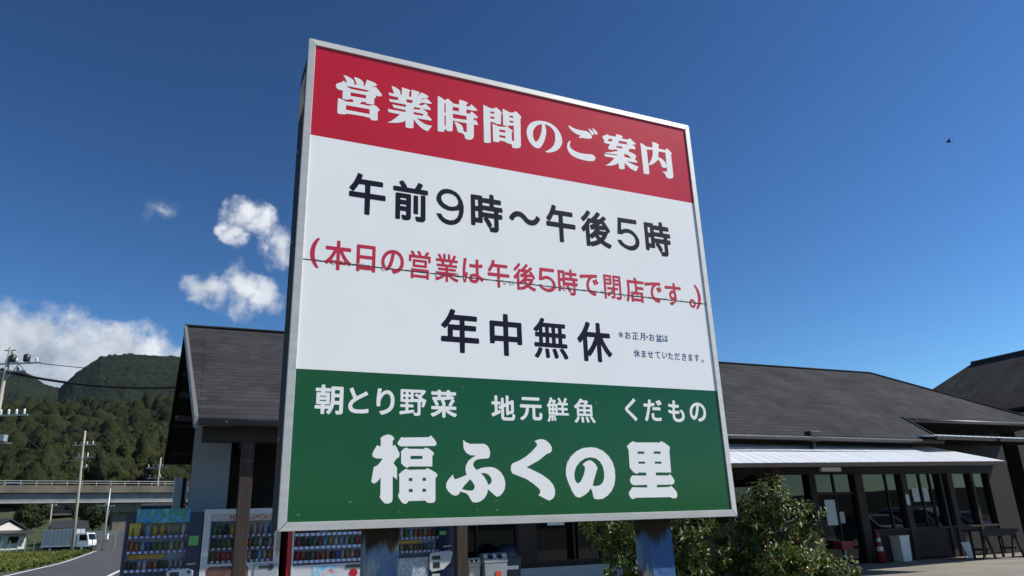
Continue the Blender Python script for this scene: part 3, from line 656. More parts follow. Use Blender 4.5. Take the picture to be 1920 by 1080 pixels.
for nm, mk, data in (('hours_lettering', 'letter_navy', '978,4511 1033,4509 1043,4514 1048,4525 1050,4776 1277,4776 1284,4781 1290,4792 1291,4849 1286,4861 1274,4868 1049,4869 1050,5002 1235,5004 1244,5013 1246,5024 1246,5073 1239,5087 1227,5092 912,5092 910,5093 925,5145 925,5159 917,5172 895,5180 863,5187 855,5185 848,5178 824,5104 801,5047 766,4984 731,4935 728,4918 737,4904 776,4874 791,4871 800,4878 830,4922 873,5001 966,5002 967,4869 739,4868 730,4861 726,4852 725,4795 732,4781 742,4776 966,4776 967,4531 970,4520;1456,4513 1506,4511 1519,4521 1522,4533 1523,4660 1617,4659 1617,4595 1557,4598 1548,4593 1542,4584 1542,4567 1557,4524 1563,4516 1575,4511 1636,4511 1673,4524 1689,4544 1694,4561 1695,4731 1695,4940 1693,4949 1687,4957 1676,4962 1464,4962 1452,4957 1446,4949 1445,4940 1445,4533 1448,4521;1789,4513 1866,4511 1893,4517 1909,4527 1922,4541 1931,4564 1931,4957 1922,4973 1905,4976 1866,4975 1858,4971 1852,4960 1852,4602 1843,4598 1779,4600 1767,4593 1763,4581 1763,4570 1777,4529;1744,4636 1794,4634 1804,4639 1810,4650 1810,4934 1808,4946 1799,4954 1750,4956 1740,4951 1734,4940 1733,4656 1736,4645;1523,4741 1523,4769 1617,4769 1617,4741;1523,4850 1523,4878 1617,4878 1617,4850;1416,4986 1959,4985 1968,4994 1971,5006 1971,5052 1962,5068 1952,5071 1850,5072 1877,5120 1884,5143 1883,5155 1878,5163 1851,5175 1824,5185 1809,5180 1769,5097 1757,5075 1752,5071 1634,5071 1609,5120 1567,5179 1552,5182 1515,5166 1502,5155 1500,5138 1539,5072 1424,5071 1414,5068 1408,5060 1405,5049 1405,5003;2108,4970 2123,5034 2157,5092 2212,5141 2288,5162 2368,5157 2449,5126 2509,5067 2549,4990 2573,4899 2572,4805 2551,4708 2504,4619 2443,4564 2363,4537 2284,4537 2205,4570 2147,4627 2107,4708 2191,4710 2216,4663 2265,4629 2334,4616 2404,4633 2455,4678 2486,4750 2491,4818 2446,4801 2375,4782 2295,4783 2216,4812 2152,4863 2117,4920;2189,4994 2212,5039 2257,5069 2317,5083 2388,5073 2443,5041 2478,4978 2477,4926 2447,4884 2386,4859 2316,4860 2246,4889 2202,4938;3036,4514 3118,4512 3142,4518 3155,4525 3173,4545 3181,4571 3181,4755 3236,4756 3246,4764 3250,4778 3250,4826 3246,4837 3234,4845 3182,4846 3181,4881 3241,4882 3250,4887 3257,4901 3257,4950 3253,4961 3241,4969 3102,4970 3103,5014 3214,5014 3226,5018 3233,5033 3233,5082 3228,5096 3216,5103 3103,5104 3102,5165 3098,5176 3091,5182 3044,5184 3034,5181 3025,5165 3025,5104 2987,5104 2916,5103 2906,5099 2901,5091 2899,5125 2893,5133 2884,5138 2714,5138 2704,5135 2697,5127 2695,5116 2695,4609 2699,4597 2709,4590 2755,4590 2765,4594 2770,4603 2773,4647 2881,4647 2891,4650 2900,4666 2900,4755 2930,4756 2933,4755 2916,4738 2916,4720 2960,4657 2993,4594 3000,4588 3011,4586 3011,4574 3026,4525;3041,4599 3034,4603 3059,4621 3063,4631 3061,4646 3034,4697 2992,4755 3024,4756 3101,4755 3101,4600;2773,4734 2772,4849 2822,4850 2823,4735;2901,4846 2901,4882 3101,4882 3101,4846;2773,4940 2772,5050 2822,5051 2823,4941;2901,4969 2901,5027 2906,5018 2916,5014 3014,5014 3025,5013 3024,4969;3741,4738 3803,4736 3830,4743 3870,4765 3892,4784 3928,4829 3947,4867 3947,4878 3943,4889 3897,4921 3884,4922 3874,4915 3850,4872 3830,4852 3796,4834 3768,4831 3731,4844 3707,4863 3667,4906 3638,4931 3606,4950 3579,4957 3566,4960 3517,4960 3478,4947 3455,4934 3428,4912 3394,4869 3373,4829 3373,4818 3377,4806 3384,4799 3423,4775 3436,4774 3446,4781 3470,4824 3490,4843 3517,4859 3549,4865 3579,4856 3596,4846 3618,4827 3658,4784 3685,4762 3707,4749;4314,4511 4369,4509 4379,4514 4384,4525 4386,4776 4613,4776 4620,4781 4626,4792 4627,4849 4622,4861 4610,4868 4385,4869 4386,5002 4571,5004 4580,5013 4582,5024 4582,5073 4575,5087 4563,5092 4248,5092 4246,5093 4261,5145 4261,5159 4253,5172 4231,5180 4199,5187 4191,5185 4184,5178 4160,5104 4137,5047 4102,4984 4067,4935 4064,4918 4073,4904 4112,4874 4127,4871 4136,4878 4166,4922 4209,5001 4302,5002 4303,4869 4075,4868 4066,4861 4062,4852 4061,4795 4068,4781 4078,4776 4302,4776 4303,4531 4306,4520;4836,4510 4891,4510 4901,4522 4903,4547 4918,4516 4928,4511 4945,4512 5026,4542 5073,4565 5115,4591 5149,4568 5192,4544 5258,4518 5288,4511 5302,4519 5330,4565 5331,4582 5325,4593 5233,4624 5184,4651 5221,4694 5237,4720 5268,4782 5270,4797 5309,4823 5319,4834 5321,4843 5316,4863 5278,4928 5226,5000 5216,5011 5206,5015 5250,5058 5255,5075 5251,5086 5241,5097 5211,5115 5196,5117 5177,5104 5118,5047 5066,5043 5117,5104 5135,5127 5139,5138 5136,5152 5127,5163 5090,5181 5078,5183 5069,5178 5059,5167 5009,5100 4955,5047 4930,5034 4896,5045 4888,5042 4879,5032 4854,4983 4820,4932 4780,4882 4746,4849 4741,4837 4744,4820 4768,4778 4775,4771 4787,4769 4797,4772 4825,4803 4825,4530 4828,4519;4903,4594 4903,4694 4928,4662 4943,4657 4957,4664 5007,4706 5009,4702 5047,4654 5046,4651 4987,4621;5113,4702 5075,4745 5118,4746 5156,4745 5132,4716;4903,4736 4903,4909 4938,4969 4948,4955 4957,4950 5004,4957 4947,4922 4925,4913 4917,4900 4917,4880 4931,4837 4945,4829 5013,4837 4967,4785;5241,4824 5226,4830 5209,4828 5108,4828 5105,4828 5113,4843 5118,4847 5226,4855;5100,4928 5155,4972 5160,4955 5172,4940 5174,4934;4779,4966 4792,4964 4805,4970 4837,5001 4885,5058 4937,5132 4939,5150 4935,5161 4926,5170 4903,5179 4886,5186 4871,5181 4830,5118 4790,5072 4749,5032 4746,5021 4748,5012;5503,5145 5899,5146 5897,5062 5571,5057 5560,4913 5622,4940 5685,4951 5757,4941 5826,4903 5883,4844 5918,4782 5927,4716 5909,4647 5867,4590 5811,4554 5747,4537 5675,4542 5596,4569 5518,4615 5477,4665 5461,4710 5543,4716 5575,4669 5633,4634 5694,4622 5756,4629 5806,4653 5838,4695 5843,4743 5826,4798 5788,4840 5739,4866 5677,4870 5613,4854 5569,4824 5473,4823;6396,4514 6478,4512 6502,4518 6515,4525 6533,4545 6541,4571 6541,4755 6596,4756 6606,4764 6610,4778 6610,4826 6606,4837 6594,4845 6542,4846 6541,4881 6601,4882 6610,4887 6617,4901 6617,4950 6613,4961 6601,4969 6462,4970 6463,5014 6574,5014 6586,5018 6593,5033 6593,5082 6588,5096 6576,5103 6463,5104 6462,5165 6458,5176 6451,5182 6404,5184 6394,5181 6385,5165 6385,5104 6347,5104 6276,5103 6266,5099 6261,5091 6259,5125 6253,5133 6244,5138 6074,5138 6064,5135 6057,5127 6055,5116 6055,4609 6059,4597 6069,4590 6115,4590 6125,4594 6130,4603 6133,4647 6241,4647 6251,4650 6260,4666 6260,4755 6290,4756 6293,4755 6276,4738 6276,4720 6320,4657 6353,4594 6360,4588 6371,4586 6371,4574 6386,4525;6401,4599 6394,4603 6419,4621 6423,4631 6421,4646 6394,4697 6352,4755 6384,4756 6461,4755 6461,4600;6133,4734 6132,4849 6182,4850 6183,4735;6261,4846 6261,4882 6461,4882 6461,4846;6133,4940 6132,5050 6182,5051 6183,4941;6261,4969 6261,5027 6266,5018 6276,5014 6374,5014 6385,5013 6384,4969'), ('closing_lettering', 'letter_red', '300,3573 328,3572 334,3575 337,3583 301,3649 286,3691 275,3745 271,3795 275,3865 288,3925 307,3973 335,4021 334,4029 330,4034 310,4036 298,4035 293,4030 275,4009 244,3961 228,3925 219,3897 207,3837 207,3771 213,3737 225,3695 244,3650 258,3625 276,3599;588,3574 622,3573 630,3578 632,3584 632,3663 718,3663 725,3670 727,3690 763,3655 774,3653 782,3660 803,3690 802,3697 797,3704 762,3734 730,3772 693,3832 674,3876 787,3878 793,3886 793,3924 791,3930 784,3935 632,3935 632,4024 629,4032 622,4035 592,4035 584,4030 583,4024 582,3935 433,3935 426,3932 423,3926 423,3886 429,3878 539,3876 518,3828 485,3772 451,3730 416,3698 413,3690 415,3682 423,3674 436,3654 441,3651 449,3653 471,3672 488,3692 489,3670 496,3663 582,3663 583,3584;513,3721 549,3782 565,3812 582,3853 583,3722;632,3721 632,3850 656,3797 682,3750 702,3722;880,3593 914,3592 919,3594 923,3601 924,3624 1108,3624 1109,3603 1114,3597 1148,3596 1155,3599 1157,3607 1157,3993 1156,4010 1153,4014 1148,4016 884,4016 877,4013 875,4005 875,3603;924,3680 924,3796 1108,3796 1108,3680;924,3850 924,3960 1108,3960 1108,3850;1430,3616 1443,3615 1471,3622 1503,3636 1528,3653 1548,3672 1569,3700 1584,3736 1591,3768 1593,3790 1591,3844 1586,3868 1574,3901 1563,3920 1543,3946 1522,3965 1496,3980 1465,3991 1419,3993 1399,3991 1365,3980 1323,3955 1305,3938 1278,3903 1259,3864 1249,3826 1247,3808 1247,3760 1249,3747 1254,3724 1264,3700 1278,3676 1291,3663 1315,3651 1339,3651 1359,3661 1380,3684 1388,3696 1411,3746 1433,3824 1452,3934 1459,3935 1476,3929 1503,3912 1519,3894 1527,3880 1537,3854 1543,3828 1543,3808 1541,3778 1536,3758 1525,3736 1515,3720 1500,3703 1468,3683 1446,3675 1417,3671 1411,3665 1408,3660 1409,3652 1423,3624;1323,3715 1317,3719 1308,3730 1298,3758 1294,3790 1296,3810 1301,3832 1309,3852 1327,3883 1344,3902 1360,3916 1377,3925 1389,3931 1400,3932 1391,3870 1381,3824 1364,3768 1350,3736 1342,3723 1332,3715;1705,3577 1710,3575 1740,3575 1745,3581 1745,3595 1948,3595 1948,3583 1953,3577 1985,3578 1988,3585 1988,3719 1988,3733 1982,3737 1708,3737 1705,3734 1703,3729 1703,3583;1745,3641 1745,3693 1948,3693 1948,3641;1734,3763 1738,3761 1953,3762 1957,3769 1957,3879 1954,3885 1950,3887 1735,3886 1731,3879 1731,3769;1772,3803 1772,3845 1916,3845 1916,3803;1673,3849 1678,3847 1705,3847 1710,3851 1711,3911 1977,3911 1978,3851 1983,3847 2014,3848 2017,3855 2016,3953 2010,3957 1963,3957 1991,4001 1991,4013 1987,4017 1957,4029 1952,4026 1942,4007 1921,3971 1911,3957 1871,3957 1871,3965 1867,3977 1851,4009 1838,4031 1831,4033 1805,4022 1802,4015 1803,4009 1819,3980 1827,3957 1770,3957 1769,3963 1761,3981 1731,4024 1725,4025 1703,4014 1697,4009 1697,4001 1723,3957 1678,3957 1672,3953 1671,3855;2260,3577 2264,3575 2292,3575 2298,3579 2299,3671 2323,3650 2355,3626 2398,3601 2442,3583 2449,3584 2454,3590 2472,3621 2471,3626 2467,3629 2434,3639 2390,3659 2371,3669 2339,3691 2457,3691 2460,3694 2462,3699 2462,3727 2459,3734 2299,3735 2299,3757 2420,3757 2426,3761 2427,3791 2425,3796 2422,3799 2299,3799 2299,3819 2440,3819 2445,3822 2447,3827 2447,3855 2445,3860 2442,3863 2360,3863 2378,3901 2454,3901 2460,3905 2460,3939 2457,3946 2405,3947 2433,4005 2433,4013 2429,4017 2403,4025 2393,4024 2360,3947 2338,3947 2337,4029 2331,4033 2303,4033 2299,4030 2298,4025 2298,3971 2298,3947 2261,3947 2260,4029 2254,4033 2225,4033 2222,4030 2220,4025 2220,3947 2203,3947 2203,3953 2197,3969 2179,4007 2167,4025 2160,4027 2135,4016 2131,4009 2155,3962 2160,3947 2106,3947 2102,3945 2099,3939 2099,3909 2103,3902 2185,3901 2200,3865 2200,3863 2119,3862 2116,3855 2116,3827 2119,3820 2257,3819 2257,3799 2141,3799 2138,3796 2136,3791 2136,3765 2138,3760 2143,3757 2257,3757 2257,3735 2101,3734 2098,3727 2098,3699 2099,3694 2103,3691 2217,3691 2188,3671 2160,3655 2091,3628 2088,3623 2088,3617 2109,3586 2116,3585 2124,3587 2163,3604 2208,3630 2234,3648 2257,3669 2257,3583;2245,3863 2243,3875 2232,3901 2316,3901 2329,3901 2330,3899 2314,3863;2558,3602 2588,3601 2597,3608 2599,3642 2604,3666 2629,3754 2627,3762 2621,3770 2611,3779 2604,3781 2599,3779 2595,3774 2585,3750 2585,3788 2589,3836 2595,3896 2604,3953 2612,3990 2612,3996 2609,4002 2604,4005 2589,4007 2569,4007 2563,4004 2560,3998 2558,3968 2545,3870 2540,3808 2540,3710 2541,3686 2548,3634 2554,3608;2715,3604 2747,3603 2759,3605 2772,3610 2787,3619 2804,3641 2811,3662 2814,3681 2836,3662 2858,3639 2865,3635 2873,3638 2892,3672 2892,3678 2890,3683 2863,3711 2835,3733 2812,3746 2810,3810 2809,3818 2809,3866 2843,3869 2866,3873 2873,3877 2877,3884 2877,3920 2875,3927 2868,3931 2809,3921 2809,3970 2810,3990 2811,4000 2804,4007 2767,4007 2761,4003 2758,3996 2760,3982 2759,3919 2715,3917 2663,3921 2658,3919 2655,3914 2654,3874 2660,3866 2682,3863 2760,3862 2763,3764 2714,3763 2683,3752 2670,3743 2656,3727 2644,3698 2644,3666 2650,3647 2658,3632 2670,3621 2685,3612;2725,3657 2703,3663 2695,3669 2689,3682 2689,3688 2693,3698 2702,3706 2719,3713 2730,3714 2751,3713 2764,3709 2765,3690 2761,3674 2756,3665 2749,3661;3133,3573 3169,3572 3176,3579 3177,3758 3333,3758 3338,3761 3341,3767 3341,3805 3338,3811 3332,3814 3176,3815 3177,3916 3305,3917 3309,3921 3311,3927 3311,3961 3307,3968 3302,3970 3081,3970 3081,3975 3092,4011 3092,4019 3088,4026 3075,4031 3053,4036 3045,4031 3030,3981 3014,3941 2989,3895 2966,3863 2965,3853 2971,3846 2996,3826 3004,3825 3029,3859 3058,3916 3127,3916 3128,3815 2971,3814 2966,3811 2963,3805 2963,3767 2966,3761 2972,3758 3127,3758 3128,3583;3477,3573 3508,3572 3513,3574 3517,3581 3518,3608 3533,3577 3538,3574 3548,3574 3620,3603 3666,3631 3691,3613 3728,3593 3778,3574 3787,3575 3791,3579 3809,3609 3809,3617 3807,3623 3745,3644 3707,3665 3735,3699 3753,3729 3767,3761 3767,3774 3773,3775 3795,3790 3802,3798 3802,3807 3774,3857 3752,3891 3731,3915 3723,3915 3709,3907 3698,3895 3698,3883 3715,3861 3669,3856 3644,3856 3643,3857 3646,3859 3673,3880 3741,3939 3755,3953 3757,3963 3750,3974 3730,3987 3721,3988 3668,3938 3649,3936 3622,3937 3664,3985 3678,4007 3678,4014 3673,4020 3647,4033 3641,4034 3631,4025 3595,3977 3558,3939 3542,3929 3520,3938 3512,3935 3490,3895 3468,3861 3439,3825 3416,3801 3415,3795 3416,3787 3431,3759 3437,3754 3447,3756 3471,3783 3472,3583;3518,3618 3517,3847 3547,3900 3551,3887 3558,3880 3587,3886 3602,3885 3573,3864 3550,3850 3538,3846 3534,3839 3534,3829 3540,3807 3545,3798 3555,3796 3582,3800 3604,3801 3597,3791 3567,3757 3522,3721 3519,3715 3519,3707 3540,3679 3548,3676 3557,3680 3572,3692 3592,3711 3626,3667 3594,3648 3570,3638 3526,3625;3666,3696 3654,3707 3630,3737 3666,3738 3701,3737 3679,3709;3760,3778 3741,3788 3730,3786 3654,3786 3652,3787 3661,3803 3664,3808 3743,3814 3755,3795;3439,3891 3446,3890 3452,3894 3474,3915 3506,3953 3541,4005 3542,4013 3540,4021 3535,4025 3520,4032 3510,4036 3502,4033 3475,3991 3446,3957 3420,3931 3418,3925 3420,3919;3890,4002 4159,4003 4158,3946 3936,3943 3929,3844 3971,3863 4014,3871 4063,3863 4110,3838 4148,3797 4173,3755 4179,3711 4166,3664 4137,3625 4100,3601 4056,3589 4007,3592 3953,3610 3900,3642 3873,3676 3861,3707 3918,3711 3939,3679 3978,3655 4020,3647 4062,3652 4096,3668 4118,3696 4121,3729 4110,3766 4084,3795 4050,3813 4008,3816 3965,3804 3935,3784 3870,3783;4454,3575 4508,3574 4526,3579 4533,3584 4542,3593 4548,3611 4548,3743 4587,3744 4594,3751 4595,3787 4593,3793 4587,3798 4549,3798 4548,3831 4591,3832 4597,3835 4600,3843 4600,3873 4597,3880 4591,3884 4494,3885 4495,3924 4574,3924 4580,3927 4583,3935 4582,3971 4579,3976 4574,3978 4495,3978 4494,4023 4491,4030 4485,4034 4458,4034 4453,4032 4449,4025 4448,3978 4371,3978 4365,3974 4363,3967 4363,3933 4369,3925 4448,3924 4448,3884 4357,3884 4356,3971 4356,3995 4349,4002 4233,4002 4228,4000 4224,3995 4224,3635 4231,3628 4260,3628 4265,3630 4269,3637 4270,3668 4347,3668 4352,3670 4356,3679 4356,3743 4392,3744 4395,3743 4376,3728 4373,3723 4374,3717 4403,3675 4426,3629 4431,3626 4436,3627 4464,3647 4467,3653 4467,3659 4444,3703 4414,3743 4500,3744 4501,3627 4456,3626 4448,3628 4441,3625 4439,3615 4449,3581;4270,3720 4269,3809 4310,3810 4311,3721;4357,3798 4357,3832 4500,3832 4500,3798;4270,3864 4269,3949 4310,3950 4311,3865;4911,3613 4930,3612 4937,3615 4949,3653 4948,3667 4942,3672 4913,3674 4874,3686 4854,3697 4839,3711 4823,3735 4813,3763 4811,3783 4813,3811 4823,3847 4839,3877 4861,3905 4878,3919 4905,3932 4932,3936 4974,3936 4980,3939 4983,3947 4982,3989 4977,3995 4968,3996 4799,3980 4651,3963 4647,3959 4645,3953 4647,3913 4654,3905 4666,3904 4727,3916 4804,3926 4814,3925 4786,3883 4775,3857 4768,3835 4763,3803 4763,3765 4767,3735 4777,3704 4786,3689 4792,3679 4816,3654 4842,3635 4864,3625 4898,3614;4924,3801 4933,3801 4952,3811 4956,3815 4958,3821 4946,3851 4931,3881 4920,3897 4911,3897 4892,3887 4888,3883 4887,3877;4970,3821 4979,3821 4997,3832 5001,3837 5003,3843 4986,3881 4965,3916 4955,3917 4937,3906 4933,3901 4932,3895;5109,3588 5114,3586 5144,3586 5148,3588 5150,3592 5151,3844 5260,3844 5266,3848 5267,4014 5264,4020 5260,4022 5114,4022 5108,4018 5107,3594;5353,3590 5357,3588 5404,3588 5426,3592 5437,3598 5446,3609 5451,3620 5453,3634 5453,4014 5450,4021 5297,4022 5292,4019 5290,4014 5291,3846 5287,3838 5287,3802 5178,3802 5172,3799 5171,3794 5171,3766 5172,3761 5176,3758 5267,3758 5232,3718 5198,3690 5188,3684 5166,3671 5162,3664 5163,3658 5178,3637 5183,3631 5188,3630 5206,3641 5231,3660 5252,3680 5287,3718 5287,3648 5285,3644 5248,3644 5244,3640 5243,3632 5251,3606 5256,3600 5298,3602 5314,3609 5321,3618 5325,3634 5325,3758 5381,3758 5385,3760 5387,3766 5387,3794 5384,3801 5325,3802 5325,3842 5411,3842 5411,3648 5409,3640 5408,3638 5344,3637 5341,3632 5341,3626 5349,3596;5332,3884 5332,3914 5411,3914 5411,3884;5151,3886 5151,3914 5226,3914 5226,3886;5151,3954 5151,3980 5226,3980 5226,3954;5332,3954 5332,3980 5411,3980 5411,3954;5573,3575 5580,3574 5585,3577 5598,3607 5609,3641 5621,3701 5626,3743 5629,3807 5630,3922 5738,3921 5737,3915 5737,3771 5657,3770 5652,3768 5648,3763 5648,3591 5650,3583 5657,3580 5687,3580 5693,3585 5696,3598 5849,3598 5851,3585 5857,3580 5887,3580 5894,3583 5896,3591 5896,3759 5895,3765 5887,3770 5785,3770 5785,3814 5906,3814 5912,3817 5915,3825 5915,3857 5913,3863 5909,3867 5785,3868 5782,3921 5922,3923 5927,3927 5928,3933 5928,3967 5924,3974 5919,3976 5790,3976 5764,4029 5756,4034 5724,4025 5719,4019 5719,4011 5734,3976 5590,3976 5583,3973 5581,3965 5581,3785 5577,3739 5565,3669 5555,3635 5544,3607 5547,3595;5696,3650 5696,3716 5849,3716 5849,3650;6211,3613 6230,3612 6237,3615 6249,3653 6248,3667 6242,3672 6213,3674 6174,3686 6154,3697 6139,3711 6123,3735 6113,3763 6111,3783 6113,3811 6123,3847 6139,3877 6161,3905 6178,3919 6205,3932 6232,3936 6274,3936 6280,3939 6283,3947 6282,3989 6277,3995 6268,3996 6099,3980 5951,3963 5947,3959 5945,3953 5947,3913 5954,3905 5966,3904 6027,3916 6104,3926 6114,3925 6086,3883 6075,3857 6068,3835 6063,3803 6063,3765 6067,3735 6077,3704 6086,3689 6092,3679 6116,3654 6142,3635 6164,3625 6198,3614;6224,3801 6233,3801 6252,3811 6256,3815 6258,3821 6246,3851 6231,3881 6220,3897 6211,3897 6192,3887 6188,3883 6187,3877;6270,3821 6279,3821 6297,3832 6301,3837 6303,3843 6286,3881 6265,3916 6255,3917 6237,3906 6233,3901 6232,3895;6480,3592 6491,3591 6519,3604 6548,3623 6564,3638 6580,3656 6591,3674 6602,3698 6609,3720 6613,3742 6614,3780 6609,3816 6601,3836 6601,3900 6679,3901 6686,3899 6714,3899 6721,3902 6724,3910 6723,3946 6718,3954 6602,3955 6601,3990 6602,4008 6600,4013 6595,4017 6558,4017 6551,4013 6549,4006 6552,3970 6551,3955 6546,3953 6493,3953 6380,3949 6375,3945 6372,3938 6373,3902 6375,3896 6380,3893 6467,3897 6474,3899 6552,3900 6551,3876 6521,3877 6494,3865 6474,3845 6463,3826 6458,3812 6455,3790 6457,3762 6462,3741 6476,3718 6486,3709 6504,3698 6528,3693 6542,3694 6530,3679 6509,3664 6489,3653 6456,3642 6451,3638 6450,3632 6451,3626;6530,3747 6518,3752 6509,3760 6502,3784 6505,3802 6511,3812 6524,3823 6535,3825 6550,3820 6558,3810 6562,3800 6562,3784 6559,3768 6553,3756 6545,3749;6935,3590 6965,3589 6979,3594 6989,3601 7008,3622 7016,3638 7020,3652 7022,3668 7020,3690 7010,3718 6991,3741 6969,3752 6947,3755 6935,3753 6918,3745 6907,3736 6897,3724 6887,3706 6884,3696 6882,3686 6882,3654 6892,3626 6904,3610 6913,3601;6945,3633 6934,3640 6925,3650 6919,3664 6919,3678 6928,3698 6945,3709 6957,3709 6964,3706 6976,3696 6983,3680 6983,3664 6974,3644 6957,3633;7028,3573 7055,3572 7060,3574 7075,3589 7097,3619 7116,3651 7130,3683 7144,3727 7151,3767 7154,3795 7151,3841 7148,3867 7140,3899 7130,3927 7112,3965 7101,3985 7073,4023 7062,4034 7057,4036 7032,4036 7027,4033 7024,4027 7026,4016 7039,3997 7061,3953 7072,3921 7082,3879 7088,3831 7088,3779 7086,3759 7082,3731 7072,3689 7053,3637 7022,3587 7022,3579'),
